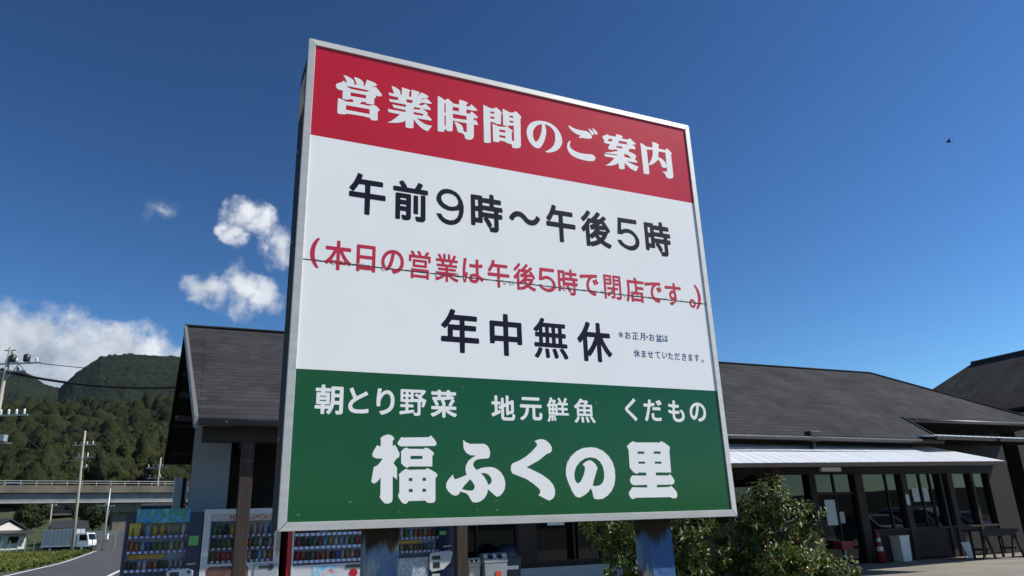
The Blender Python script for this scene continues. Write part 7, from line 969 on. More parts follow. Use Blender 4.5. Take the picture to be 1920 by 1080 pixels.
fill_row(v, .16, 1.60, .985, ['red', 'red', 'brown', 'green', 'red', 'orange', 'gold', 'black', 'blue', 'silver', 'gold', 'silver', 'red', 'pink'], 'can', .17, .04)
for z in (1.46, 1.20, .93):
    strip_row(v, .13, 1.61, z, .055, (.10, .20, .50), (.55, .57, .6), .11)
MB().box(.52, 1.02, -.018, -.0125, .45, .86).build('poster', picture('drink poster', [(.05, .18, .5), (.2, .5, .7), (.5, .55, .6), (.42, .05, .06)], 5), v)
MB().box(1.2, 1.56, -.03, -.0125, .80, .86).build('coin_slot', M['dark_plastic'], v)
MB().lathe([(.085, 0), (.085, .01)], 20).build('badge', M['red_paint'], v)
_o = bpy.data.objects['badge']; _o.rotation_euler = (rad(90), 0, 0); _o.location = (1.36, -.0125, .70)
# 4: second navy machine
v = empty('vending_machine', W(3.84, PM), TH, 'navy blue drinks machine with a white coin panel, beside the timber post and bins', 'vending machine', 'drinks machines along the wall')
cabinet(v, 0, 1.78, .75, 2.0, .08, 1.32, .98, 1.9, M['navy'])
MB().box(.09, 1.31, .012, .016, .99, 1.89).build('front_glass', M['pane_clear'], v)
fill_row(v, .12, 1.30, 1.36, ['yellow', 'white', 'green', 'silver', 'tea', 'sky', 'orange', 'red', 'gold', 'red', 'brown'], 'can', .17, .042)
fill_row(v, .12, 1.30, 1.08, ['brown', 'gold', 'black', 'gold', 'brown', 'gold', 'red', 'brown', 'black', 'blue', 'silver'], 'can', .14, .036)
fill_row(v, .12, 1.30, 1.62, ['tea', 'green', 'white', 'sky', 'pink', 'red', 'brown', 'tea', 'white'], 'bottle', .24, .043)
for z in (1.31, 1.035, 1.58):
    strip_row(v, .09, 1.31, z, .045, (.36, .39, .44), (.03, .05, .15), .10)
MB().box(.10, .95, .10, .104, 1.22, 1.29).build('promotion_card', mat('amber card', (.42, .26, .02)), v)
MB().box(.06, 1.08, -.008, -.0005, .3, .93).build('lower_panel', picture('bottle graphics', [(.30, .36, .42), (.42, .47, .52), (.22, .28, .36), (.45, .5, .55)], 9), v)
MB().box(1.345, 1.33 + .16, -.004, -.0005, 1.38, 1.46).build('sticker', mat('green sticker', (.05, .30, .05)), v)
MB().prism([(1.10, 0, .98), (1.15, 0, 1.02), (1.58, 0, 1.05), (1.64, 0, 1.0), (1.58, 0, .80), (1.42, 0, .66), (1.15, 0, .62), (1.10, 0, .68)], (0, -.05, 0)).build('coin_panel', M['machine_white'], v, bevel=.012)
MB().box(1.16, 1.34, -.056, -.0495, .87, .95).build('coin_display', M['dark_plastic'], v)
MB().box(1.18, 1.33, -.056, -.0495, .70, .82).build('coin_display', M['dark_plastic'], v)
MB().box(1.16, 1.34, -.03, -.0005, .42, .58).build('bill_slot', M['silver_plastic'], v, bevel=.006)
MB().tube([(1.42, -.03, 1.13), (1.60, -.03, 1.15)], .018, 8).build('handle', M['galv'], v)

# recycling bins
def recycle_bin(a, p, w, h, mt, label, lidc, patch, group='recycling bins by the machines', holes=True):
    t = empty('recycling_bin', W(a, p), TH, label, 'bin', group)
    d = w * .8
    MB().prism([(-w / 2 * .86, d * .07, 0), (w / 2 * .86, d * .07, 0), (w / 2, 0, h * .78), (-w / 2, 0, h * .78)], (0, d * .86, 0)).build('body', mt, t, bevel=.02)
    if holes:
        MB().prism([(-w / 2 - .01, -.01, h * .781), (-w / 2 - .01, -.01, h * .84), (-w / 2 + .02, d * .28, h), (-w / 2 + .02, d * .75, h), (-w / 2 - .01, d + .01, h * .84), (-w / 2 - .01, d + .01, h * .781)], (w + .02, 0, 0)).build('lid', lidc, t, bevel=.02)
        nrm = Vector((0, -(h * .16), d * .29)).normalized()
        for s in (-1, 1):
            c = Vector((s * w * .2, d * .14 + nrm.y * .002, h * .925 + nrm.z * .004))
            hm = MB().lathe([(w * .125, 0), (w * .125, .006)], 18).build('hole', M['black'], t)
            hm.rotation_euler = nrm.to_track_quat('Z', 'Y').to_euler(); hm.location = c
    else:
        prof = [(w * .52, 0), (w * .52, .04), (w * .47, h * .13), (w * .36, h * .22), (w * .18, h * .27), (.01, h * .28)]
        lo = MB().lathe(prof, 20, (0, d / 2, h * .775)).build('lid', lidc, t, True)
    if patch:
        MB().box(patch[0] - patch[2] / 2, patch[0] + patch[2] / 2, -.012, -.001 + d * .02, patch[1] - patch[3] / 2, patch[1] + patch[3] / 2).build('label_patch', patch[4], t)
M['bin_grey'] = mat('grey bin plastic', (.26, .29, .31), .45, var=.06)
M['bin_dark'] = mat('dark blue bin plastic', (.018, .024, .05), .4, var=.1)
M['bin_pale'] = mat('cream bin plastic', (.42, .40, .33), .5, var=.06)
recycle_bin(6.50, .95, .56, .94, M['bin_grey'], 'grey plastic bin with two round holes and a red patch', mat('light grey lid', (.36, .38, .39), .45), (.06, .48, .13, .16, mat('orange red patch', (.55, .06, .03), .5)))
recycle_bin(6.97, 1.25, .60, 1.07, M['bin_dark'], 'dark blue plastic bin with a domed lid and white patch', M['bin_dark'], (.06, .60, .30, .08, M['white_paint']), holes=False)
recycle_bin(6.02, 1.05, .28, .86, M['bin_pale'], 'narrow cream plastic bin beside the timber post', M['bin_pale'], None)

# things in front of the shop
t = empty('traffic_cone', W(20.52, 2.72), TH, 'red traffic cone with pale bands against the brick-brown pier', 'cone')
t['label'] = 'red traffic cone with pale bands in front of the shop window'
MB().lathe([(.05, 0), (.05, .0), (.15, .03), (.035, .95), (.03, .97)], 18).build('cone', mat('red plastic', (.28, .02, .022), .5), t, True)
MB().box(-.2, .2, -.2, .2, 0, .028).build('base', M['black'], t, bevel=.01)
for z0, z1 in ((.36, .50), (.64, .76)):
    r = lambda z: .152 - (z - .03) * .125
    MB().lathe([(r(z0), z0), (r(z1), z1)], 18).build('band', M['white_paint'], t, True)
t = empty('waste_bin', W(21.58, 2.6), TH, 'white plastic waste bin standing by the cone under the shop window', 'bin')
MB().prism([(-.19, .02, 0), (.19, .02, 0), (.22, 0, .74), (-.22, 0, .74)], (0, .4, 0)).build('body', M['white_paint'], t, bevel=.02)
MB().box(-.235, .235, -.015, .435, .741, .80).build('lid', M['white_paint'], t, bevel=.015)
t = empty('waste_bin', W(17.9, 2.6), TH, 'pale grey waste bin half hidden behind the red-berried shrub', 'bin')
MB().prism([(-.17, .02, 0), (.17, .02, 0), (.2, 0, .8), (-.2, 0, .8)], (0, .36, 0)).build('body', mat('pale grey plastic', (.4, .41, .4), .5), t, bevel=.02)
MB().box(-.21, .21, -.012, .39, .801, .85).build('lid', mat('pale grey plastic', (.4, .41, .4)), t, bevel=.012)
t = empty('shopping_basket', W(18.95, 2.55), TH, 'red plastic basket on a low stand beside the shop door', 'basket')
MB().box(-.02, .02, .1, .14, 0, .48).box(-.22, .22, .0, .24, .0, .02).build('stand', M['galv'], t)
b = MB(); b.prism([(-.22, -.02, .481), (.22, -.02, .481), (.27, -.05, .72), (-.27, -.05, .72)], (0, .33, 0)); b.build('basket', mat('red plastic', (.45, .035, .03)), t, bevel=.012)
MB().tube([(-.24, .12, .70), (-.2, .12, .86), (.2, .12, .86), (.24, .12, .70)], .012, 6).build('handle', M['black'], t)
t = empty('sign_stand', W(24.1, 2.2), TH, 'small pale board leaning on the floor below the shop windows', 'board')
MB().prism([(-.18, 0, 0), (.22, 0, 0), (.22, .18, .5), (-.18, .18, .5)], (0, .025, 0)).build('board', M['white_paint'], t)
MB().bar((.02, .30, 0), (.02, .17, .42), .02).build('strut', M['wood_brown'], t)
def trestle_table(a, p, label):
    t = empty('trestle_table', W(a, p), TH, label, 'table', 'trestle tables outside the shop')
    MB().box(-.95, .95, -.35, .35, .86, .90).build('tabletop', M['wood_dark'], t)
    MB().box(-.93, .93, -.33, -.29, .70, .855).build('apron', M['wood_dark'], t)
    for x in (-.7, .7):
        for s in (-1, 1):
            MB().bar((x + s * .28, -.25, 0), (x, -.25, .86), .05, .07).build('leg', M['wood_dark'], t)
        MB().bar((x, -.25, .3), (x, .25, .3), .04, .06).build('brace', M['wood_dark'], t)
        MB().bar((x, .25, 0), (x, .25, .86), .05, .07).build('leg', M['wood_dark'], t)
trestle_table(24.2, 1.45, 'brown wooden trestle table under the row of shop windows')
trestle_table(26.6, .95, 'brown wooden trestle table at the very end of the shop front')

# slim upright sign past the gable
t = empty('roadside_sign', (-9.62, 21.2, 0), rad(38), 'slim upright white and black sign beside the hall gable', 'sign')
MB().box(-.17, .04, 0, .06, .3, 3.15).build('board', M['white_paint'], t)
MB().box(.0405, .13, 0, .06, .3, 3.15).build('edge', M['dark_plastic'], t)
MB().box(.135, .19, 0, .06, .3, 3.1).build('banner', mat('red and white banner', (.5, .05, .06), .6, c2=(.7, .7, .7), vscale=3.2, sharp=(.48, .5)), t)
for x in (-.1, .1):
    MB().tube([(x, .03, 0), (x, .03, .31)], .025, 8).build('leg', M['galv'], t)

# ------------------------------------------------------------------ overpass
def gz(x, y):
    return float(ground_h(x, y))
OA, OBp = Vector((-78.9, 113, 0)), Vector((-58.4, 128, 0))
od = (OBp - OA).normalized(); on = Vector((od.y, -od.x, 0))   # towards the camera
oang = math.atan2(od.y, od.x)
ov = empty('road_overpass', OA, oang, 'stained concrete road bridge with a pale steel railing crossing in front of the hillside', 'bridge')
L0, L1 = -70, 75
MB().box(L0, L1, 0, .3, 9.0, 10.1).build('parapet', M['concrete_dirty'], ov)
MB().box(L0, L1, 8.2, 8.5, 9.0, 10.1).build('parapet', M['concrete_dirty'], ov)
MB().box(L0, L1, .301, 8.199, 8.9, 9.2).build('deck', M['asphalt'], ov)
M['girder'] = mat('grey painted girder', (.20, .21, .22), .7, var=.2, vscale=.6)
MB().box(L0, L1, .6, .8, 7.6, 8.899).build('girder', M['girder'], ov)
MB().box(L0, L1, .35, 1.05, 7.45, 7.599).build('girder_flange', mat('pale flange', (.36, .36, .34), .7, var=.2, vscale=.5), ov)
MB().box(L0, L1, 7.2, 7.4, 7.6, 8.899).build('girder', M['girder'], ov)
for z in (10.42, 10.78):
    MB().tube([(L0, .15, z), (L1, .15, z)], .055, 6).build('railing', M['galv'], ov)
for k in range(70):
    x = L0 + .5 + k * 2.06
    if -14 < x < 34:
        MB().box(x - .05, x + .05, .1, .2, 10.101, 10.84).build('railing_post', M['galv'], ov)
def pier(x, h):
    MB().prism([(x - 2.3, 1.4, 7.44), (x + 2.3, 1.4, 7.44), (x + 2.3, 1.4, 6.5), (x + 1.7, 1.4, 5.9), (x - 1.7, 1.4, 5.9), (x - 2.3, 1.4, 6.5)], (0, 5.2, 0)).build('pier_cap', M['concrete_dirty'], ov)
    MB().box(x - 1.55, x + 1.55, 2.2, 5.6, -1, 5.899).build('pier', M['concrete_dirty'], ov)
pier(17.8, 0); pier(-22, 0); pier(52, 0)

# ------------------------------------------------------------------ poles and cables
def pole_thing(name, top, base, r0, r1, label, group=None, m_='pole'):
    t = empty(name, base, 0, label, 'utility pole' if name == 'utility_pole' else 'pole', group)
    d = Vector(top) - Vector(base)
    MB().tube([(0, 0, -.3), d * .5, d], [r0, (r0 + r1) / 2, r1], 10).build('shaft', M[m_], t, True)
    return t
def arm(t, z, x0, x1, n, ins='porcelain', hgt=.28, off=0.0, y=0.0, th=.09, up=1):
    a = MB().box(x0, x1, y - th / 2, y + th / 2, z - th / 2, z + th / 2).build('crossarm', M['galv'], t)
    for k in range(n):
        x = x0 + (x1 - x0) * (k + .5) / n
        MB().lathe([(.05, 0), (.09, hgt * .2), (.05, hgt * .45), (.09, hgt * .6), (.03, hgt)], 8, (x, y, z + th / 2)).build('insulator', M[ins], a, True)
PG = 'utility poles along the road'
t = pole_thing('utility_pole', (-32.35, 45, 13.55), (-32.55, 45, gz(-32.5, 45)), .18, .11, 'nearest utility pole with loaded crossarms at the picture edge', PG)
arm(t, 12.45, -.9, 2.35, 5, hgt=.3)
arm(t, 11.95, -.6, 1.4, 2, 'dark_plastic', hgt=.22)
arm(t, 9.15, -.4, 2.05, 5, hgt=.34)
for x in (.45, 1.35):
    MB().lathe([(.16, 0), (.2, .1), (.2, .42), (.1, .5)], 10, (x, 0, 12.55)).build('switch', M['dark_plastic'], t, True)
MB().bar((.1, 0, 11.2), (.9, 0, 12.4), .05).build('arm_brace', M['galv'], t)
MB().tube([(.1, 0, 7.35), (.7, 0, 7.45), (1.35, 0, 7.42)], .035, 6).build('lamp_arm', M['galv'], t)
MB().box(.45, .95, -.18, .18, 7.55, 7.95).build('meter_box', M['galv'], t, bevel=.03)
MB().box(-.15, .55, -.05, .05, 13.3, 13.36).build('crossarm', M['galv'], t)
t = pole_thing('utility_pole', (-54.64, 92, 14.82), (-54.08, 92, gz(-54, 92)), .2, .12, 'tall utility pole rising past the overpass, beside the truck', PG)
arm(t, 12.75, -1.9, 1.0, 4, hgt=.38, th=.13)
arm(t, 11.2, -1.45, .75, 2, hgt=.55, th=.1)
arm(t, 10.0, -.6, .5, 2, hgt=.3, th=.08)
t = pole_thing('lamp_pole', (-53.75, 98, 8.05), (-53.70, 98, gz(-53.7, 98)), .13, .10, 'slim pale steel pole with a meter box near the bridge pier', None, 'galv')
t['label'] = 'slim pale steel pole with a grey box near the bridge pier'
MB().box(-1.6, -.1, -.05, .05, 5.55, 5.65).build('crossarm', M['galv'], t)
MB().box(.1, .8, -.05, .05, 5.45, 5.6).build('crossarm', M['galv'], t)
MB().box(.12, .5, -.15, .15, 1.4, 2.1).build('meter_box', M['white_paint'], t)
MB().tube([(.1, 0, 4.2), (.35, 0, 5.45)], .04, 6).build('arm_brace', M['galv'], t)
t = pole_thing('utility_pole', (-67.9, 140, 16.2), (-67.9, 140, gz(-67.9, 140)), .2, .13, 'utility pole with two crossarms standing beyond the bridge railing', PG)
arm(t, 12.3, -2.6, 1.0, 4, hgt=.6, th=.14)
arm(t, 10.4, -2.2, .8, 3, hgt=.6, th=.12)
t = pole_thing('utility_pole', (-87.3, 140, 8.6), (-87.1, 140, gz(-87.1, 140)), .17, .12, 'short utility pole among the houses under the bridge', PG)
arm(t, 6.0, -1.0, 1.0, 2, hgt=.4, th=.1)
t = pole_thing('utility_pole', (-76.2, 150, 9.3), (-76.1, 150, gz(-76.1, 150)), .17, .12, 'bare thin utility pole in front of the orange-walled house', PG)
arm(t, 7.4, -.8, .8, 2, hgt=.4, th=.1)

def cable(pts, r, label, sag=0.0, mt='black', group=None, n=26):
    a, b = Vector(pts[0]), Vector(pts[-1])
    if len(pts) == 2:
        P_ = [a.lerp(b, k / n) - Vector((0, 0, 4 * sag * (k / n) * (1 - k / n))) for k in range(n + 1)]
    else:
        P_ = [Vector(p) for p in pts]
    o = MB().tube(P_, r, 6).build('power_cable', M[mt], None, True)
    return tag(o, label, 'cable', group)
CG = 'overhead cables'
end = Vector((-14.5, 46.5, 11.6))
cable([(-32.4, 45, 11.95), end], .085, 'thick black bundled cable sagging from the nearest pole behind the hall roof', 1.05)
M['wire'] = mat('thin wire', (.05, .05, .055), .6)
cable([(-31.2, 45, 12.55), (-13.5, 46.5, 11.7)], .026, 'thin dark wire strung above the thick bundled cable', .45, 'wire')
cable([(-32.3, 45, 13.3), (-54.6, 92, 14.6)], .022, 'thin wire from the nearest pole top to the tall roadside pole', .9, 'wire')
cable([(-53.9, 92, 12.95), (-67.5, 140, 12.6)], .022, 'thin wire running from the tall roadside pole to the pole beyond the bridge', .8, 'wire')
cable([(-32.2, 45, 9.4), (-54.3, 92, 11.4)], .022, 'thin wire crossing low in front of the wooded hillside', 1.3, 'wire')

# ------------------------------------------------------------------ houses
M['tile'] = mat('dark roof tiles', (.035, .036, .04), .5, 0, .5, var=.25, vscale=1.4, stretch=(1, 6, 1))
M['plaster'] = mat('white plaster', (.70, .69, .66), .8, var=.05, vscale=1)
def house(x, y, ang, w, d, h, rise, label, wallm, roofm, eave=.6, wins=(), ridge='x'):
    z = gz(x, y) - .1
    t = empty('house', (x, y, z), ang, label, 'house')
    MB().box(-w / 2, w / 2, -d / 2, d / 2, 0, h).build('wall', wallm, t)
    if ridge == 'x':
        s = [(-d / 2 - eave, h - .25), (0, h + rise), (d / 2 + eave, h - .25), (d / 2 + eave, h - .07), (0, h + rise + .22), (-d / 2 - eave, h - .07)]
        MB().prism([(-w / 2 - eave, a, b) for a, b in s], (w + 2 * eave, 0, 0)).build('roof', roofm, t)
        for sx in (-1, 1):
            MB().prism([(sx * w / 2, -d / 2, h), (sx * w / 2, d / 2, h), (sx * w / 2, 0, h + rise * d / (d + 2 * eave))], (-sx * .15, 0, 0)).build('gable', wallm, t)
    else:
        s = [(-w / 2 - eave, h - .25), (0, h + rise), (w / 2 + eave, h - .25), (w / 2 + eave, h - .07), (0, h + rise + .22), (-w / 2 - eave, h - .07)]
        MB().prism([(a, -d / 2 - eave, b) for a, b in s], (0, d + 2 * eave, 0)).build('roof', roofm, t)
        MB().prism([(-w / 2, -d / 2 - eave + .3, h), (w / 2, -d / 2 - eave + .3, h), (0, -d / 2 - eave + .3, h + rise * w / (w + 2 * eave))], (0, .15, 0)).build('gable', wallm, t)
    for (wx, wz, ww, wh) in wins:
        f = MB().box(wx - ww / 2, wx + ww / 2, -d / 2 - .06, -d / 2 - .002, wz, wz + wh).build('window', M['fascia'], t)
        MB().box(wx - ww / 2 + .08, wx + ww / 2 - .08, -d / 2 - .07, -d / 2 - .061, wz + .08, wz + wh - .08).build('pane', M['glass'], f)
    return t
h1 = house(-89.6, 130, rad(54), 6.2, 7, 2.9, 2.0, 'white plastered house with a bright gable facing the road', M['plaster'], M['tile'], .7, ((-1.4, 1, 1.3, 1.2), (1.2, 1, 1.6, 1.2)), 'y')
MB().prism([(-3.7, -5.2, 2.55), (3.7, -5.2, 2.55), (3.4, -3.51, 3.15), (-3.4, -3.51, 3.15)], (0, 0, .16)).build('lower_roof', M['tile'], h1)
house(-99, 164, rad(20), 9, 7, 2.8, 2.4, 'dark tiled house low among the trees under the bridge', mat('brown wall', (.16, .12, .09), .8), M['tile'], .8, ((1, 1, 1.5, 1.2),))
house(-92.5, 168, rad(30), 5, 6, 4.1, 1.3, 'orange-walled two-storey house below the terraced field', mat('orange wall', (.46, .30, .16), .8, var=.1), M['tile'], .5, ((0, 2.4, 1.6, 1), (-1.2, .8, 1.4, 1)))
house(-67.5, 135, rad(36), 8.5, 7, 4.4, 1.9, 'grey clad house with a dark roof beside the bridge pier', mat('grey clad wall', (.24, .25, .26), .8, var=.08), M['tile'], .6, ((-2.2, 2.6, 1.4, 1.1), (1.5, 2.6, 1.2, .9), (-1.8, .8, 1.6, 1.2)))
house(-82, 137.5, rad(34), 5, 5, 2.2, 1.3, 'small shed with a pale curved roof edge beside the white house', mat('shed wall', (.10, .09, .08), .8), M['tile'], .5)
rw = MB().box(-1.3, 5.2, 0, .35, -.5, 2.75).build('retaining_wall', M['concrete'], None)
rw.location = (-65.9, 116.5, gz(-64, 116.5)); rw.rotation_euler = (0, 0, rad(8))
tag(rw, 'pale concrete retaining wall at the foot of the bridge pier', 'wall')

# garden trees among the houses
M['garden_leaf'] = mat('garden tree leaf', (.012, .024, .008), .8, 0, .2, c2=(.035, .05, .014), vscale=1.2)
def tree(x, y, h, r, label, seed, group='garden trees by the bridge'):
    R = random.Random(seed); z = gz(x, y)
    t = empty('tree', (x, y, z), 0, label, 'tree', group)
    tb = MB().tube([(0, 0, -.2), (R.gauss(0, .1), 0, h * .3), (R.gauss(0, .2), R.gauss(0, .2), h * .75)], [.2, .15, .06], 7)
    for k in range(5):
        a = R.uniform(0, 6.28); tb.tube([(0, 0, h * .35), (math.cos(a) * r * .6, math.sin(a) * r * .6, h * R.uniform(.5, .8))], [.08, .03], 5)
    tb.build('trunk', M['bark_dark'], t, True)
    V, F = [], []
    for c in range(16):
        v_ = Vector((R.gauss(0, 1), R.gauss(0, 1), R.gauss(0, 1))).normalized() * R.uniform(.3, .8)
        c0 = Vector((v_.x * r, v_.y * r, h * .6 + v_.z * h * .38)); cr = r * R.uniform(.28, .48)
        for k in range(150):
            n_ = Vector((R.gauss(0, 1), R.gauss(0, 1), R.gauss(0, 1))).normalized()
            p = c0 + n_ * cr * R.uniform(.7, 1.05); s_ = R.uniform(.12, .26)
            a1 = n_.orthogonal().normalized() * s_; a2 = n_.cross(a1).normalized() * s_ * .7
            a1 += n_ * R.uniform(-.1, .1)
            k0 = len(V); V += [p - a1, p + a2, p + a1, p - a2]; F += [(k0, k0 + 1, k0 + 2, k0 + 3)]
    me = bpy.data.meshes.new('crown'); me.from_pydata([tuple(q) for q in V], [], F)
    link('crown', me, M['garden_leaf'], t)
M['bark_dark'] = mat('dark bark', (.05, .04, .03), .9)
for k, (x, y, h, r, lb) in enumerate(((-91.5, 140, 6.5, 3.0, 'dark round tree beyond the white plastered house'), (-79.5, 141, 6.2, 2.8, 'dark tree between the white house and the tall pole'),
        (-84.5, 147, 7, 3.2, 'broad dark tree in front of the dark tiled house'), (-74.5, 140, 5.6, 2.6, 'dark tree rising behind the truck box'), (-70.5, 146, 6.0, 2.4, 'small dark tree beside the grey clad house'),
        (-98, 152, 7.5, 3.4, 'tall dark tree at the picture edge under the bridge'), (-81, 131.5, 3.2, 1.7, 'low dark garden tree beside the white house wall'))):
    tree(x, y, h, r, lb, 40 + k)
# terraced green field seen below the bridge
fX, fY = np.meshgrid(np.linspace(0, 1, 24), np.linspace(0, 1, 14))
FX = -112 + 24 * fX + 0 * fY; FY = 172 + 36 * fY
fx2 = FX - (FY - 172) * .55
tag(grid_mesh('field', fx2, FY, ground_h(fx2, FY) + .25 + np.floor(fY * 5) * .18, mat('terraced field', (.055, .095, .018), .95, var=.25, vscale=.3)), kind='structure')

# ------------------------------------------------------------------ delivery truck
def wheel(t, x, y, r, w, n='wheel'):
    o = MB().lathe([(r * .55, 0), (r, .02), (r, w - .02), (r * .55, w)], 18).build(n, M['black'], t)
    o.rotation_euler = (rad(90), 0, 0); o.location = (x, y, r)
    h_ = MB().lathe([(r * .5, 0), (r * .5, .012), (r * .2, .03)], 14).build('rim', M['silver_plastic'], o)
    h_.location = (0, 0, w - .004)
    return o
tr = empty('box_truck', (-58.0, 98, gz(-58, 98)), rad(2), 'white-cabbed truck with a grey box body driving behind the tall pole', 'truck')
MB().box(-3.1, 1.15, -1.0, 1.0, .78, 2.78).build('cargo_box', mat('grey truck box', (.34, .37, .40), .5, var=.06, vscale=.8), tr, bevel=.03)
for k in range(9):
    x = -3.0 + k * .5
    MB().box(x - .012, x + .012, -1.008, -1.0002, .85, 2.72).build('side_rib', mat('grey truck box', (.34, .37, .40)), tr)
MB().box(-3.12, 1.17, -1.03, -.9, .68, .779).build('side_rail', M['white_paint'], tr)
MB().box(-3.0, 2.6, -.4, .4, .45, .677).build('chassis', M['black'], tr)
MB().prism([(1.28, -.98, .55), (2.86, -.98, .55), (2.86, -.98, 1.15), (2.55, -.98, 2.2), (2.40, -.98, 2.28), (1.28, -.98, 2.28)], (0, 1.96, 0)).build('cab', M['white_paint'], tr, bevel=.06)
MB().prism([(1.62, -.986, 1.35), (2.66, -.986, 1.35), (2.46, -.986, 2.05), (1.62, -.986, 2.05)], (0, .004, 0)).build('side_window', M['glass'], tr)
MB().add([(2.80, -.85, 1.42), (2.80, .85, 1.42), (2.59, .85, 2.12), (2.59, -.85, 2.12)], [(0, 1, 2, 3)]).build('windscreen', M['glass'], tr)
MB().box(2.80, 2.92, -.95, .95, .42, .72).build('bumper', M['dark_plastic'], tr, bevel=.03)
for s in (-1, 1):
    MB().box(2.84, 2.90, s * .7 - .14, s * .7 + .14, .78, .95).build('headlight', M['silver_plastic'], tr)
    MB().box(2.5, 2.62, s * 1.12 - .08, s * 1.12 + .08, 1.5, 1.85).build('mirror', M['dark_plastic'], tr)
for x in (-1.9, 2.05):
    for y in (-.72, 1.0):
        wheel(tr, x, y, .36, .26)

# ------------------------------------------------------------------ cars
def car(loc, ang, paint, label, van=False, group=None):
    t = empty('parked_car' if group else 'passing_car', loc, ang, label, 'car', group)
    if van:
        prof = [(-2.0, .35), (2.0, .35), (2.08, .75), (1.75, .95), (1.05, 1.62), (.6, 1.75), (-1.85, 1.75), (-2.05, 1.1)]
        glass = [(1.50, 1.02), (1.0, 1.56), (-1.75, 1.58), (-1.88, 1.02)]
    else:
        prof = [(-2.1, .35), (2.1, .35), (2.18, .62), (2.0, .82), (1.15, .95), (.35, 1.42), (-.2, 1.48), (-1.2, 1.40), (-1.85, 1.0), (-2.18, .92)]
        glass = [(1.02, .98), (.32, 1.36), (-.2, 1.42), (-1.12, 1.35), (-1.62, 1.0)]
    n = len(prof)
    b = MB()
    rings = []
    for yy, k in ((-.84, .93), (-.80, 1.0), (0, 1.02), (.80, 1.0), (.84, .93)):
        rings.append([(x * (1 if k > .95 else .985), yy * (1 - .14 * max(0, (z - .95) / .6)), .35 + (z - .35) * k) for x, z in prof])
    vs = [p for r in rings for p in r]
    fs = [(i * n + k, i * n + (k + 1) % n, (i + 1) * n + (k + 1) % n, (i + 1) * n + k) for i in range(4) for k in range(n)]
    fs += [tuple(range(n)), tuple(4 * n + k for k in range(n))]
    shade_auto(b.add(vs, fs).build('body', paint, t))
    for s in (-1, 1):
        g = MB(); m2 = len(glass)
        g.prism([(x, s * (.848 - .13 * max(0, (z - .95) / .6)), z) for x, z in glass], (0, s * .004, 0))
        g.build('side_window', M['glass'], t)
        MB().box(2.06, 2.16, s * .6 - .18, s * .6 + .18, .60, .76).build('headlight', M['porcelain'], t, bevel=.02)
        MB().box(-2.16, -2.06, s * .62 - .16, s * .62 + .16, .70, .88).build('tail_light', M['red_paint'], t, bevel=.02)
        for x in (-1.3, 1.32):
            wheel(t, x, (-.66 if s < 0 else .86), .31, .2)
    if van:
        ws = [(1.72, 1.0), (1.10, 1.58)]
    else:
        ws = [(1.10, 1.0), (.42, 1.40)]
    MB().add([(ws[0][0], -.7, ws[0][1]), (ws[0][0], .7, ws[0][1]), (ws[1][0], .62, ws[1][1]), (ws[1][0], -.62, ws[1][1])], [(0, 1, 2, 3)]).build('windscreen', M['glass'], t)
    MB().box(2.1, 2.2, -.8, .8, .36, .52).build('bumper', M['dark_plastic'], t, bevel=.03)
    return t
paint = lambda nm, c: mat(nm, c, .22, .25, .6)
cp = OA + od * 2.2 - on * 2.4
car((cp.x, cp.y, 9.21), oang, paint('blue grey car paint', (.16, .22, .32)), 'blue-grey car crossing the road bridge behind the railing')
PCG = 'cars parked in the yard'
for (a, p, ang, c, lb, vn) in ((30.5, -5.2, 100, (.012, .012, .015), 'black saloon parked in the yard opposite the shop', False), (34.0, -5.6, 96, (.4, .41, .42), 'silver van parked in the yard opposite the shop', True), (37.6, -6.0, 93, (.02, .03, .06), 'dark blue saloon parked in the yard opposite the shop', False)):
    q = W(a, p, .004)
    car((q.x, q.y, .004), TH + rad(ang), paint('car paint %g' % c[0], c), lb, vn, PCG)

# ------------------------------------------------------------------ net fence beside the road
t = empty('net_fence', (0, 0, 0), 0, 'green net fence on thin posts along the field behind the grass verge', 'fence')
fpts = [(-70 + 1.35 * k, 101 - .4 * k) for k in range(8)]
M['net'] = mat('green net', (.03, .10, .06), .8)
nm_ = MB()
for (x, y), (x2, y2) in zip(fpts[:-1], fpts[1:]):
    z1, z2 = gz(x, y), gz(x2, y2)
    for k in range(5):
        nm_.bar((x, y, z1 + .25 + k * .3), (x2, y2, z2 + .25 + k * .3), .025)
    for k in range(1, 6):
        s = k / 6
        nm_.bar((x + (x2 - x) * s, y + (y2 - y) * s, z1 + .1), (x + (x2 - x) * s, y + (y2 - y) * s, z1 + 1.5), .02)
nm_.build('net', M['net'], t)
for x, y in fpts:
    MB().tube([(x, y, gz(x, y) - .1), (x, y, gz(x, y) + 1.6)], .04, 6).build('post', M['galv'], t)
t = empty('guard_rail', (0, 0, 0), 0, 'pale guard rail beyond the field below the white house', 'rail')
MB().bar((-90, 120, gz(-90, 120) + .75), (-74, 112, gz(-74, 112) + .75), .06, .3).build('rail', M['galv'], t)
for k in range(7):
    x, y = -90 + k * 2.66, 120 - k * 1.33
    MB().tube([(x, y, gz(x, y)), (x, y, gz(x, y) + .9)], .06, 6).build('post', M['galv'], t)
t = empty('handrail', (0, 0, 0), 0, 'low grey handrail sloping up beside the retaining wall', 'rail')
MB().tube([(-64.6, 113.5, 1.1), (-61.5, 115.5, 2.9), (-60.2, 116, 3.0)], .04, 6).build('rail', M['galv'], t)
for x, y, z in ((-64.6, 113.5, 1.1), (-61.5, 115.5, 2.9)):
    MB().tube([(x, y, gz(x, y)), (x, y, z)], .04, 6).build('post', M['galv'], t)

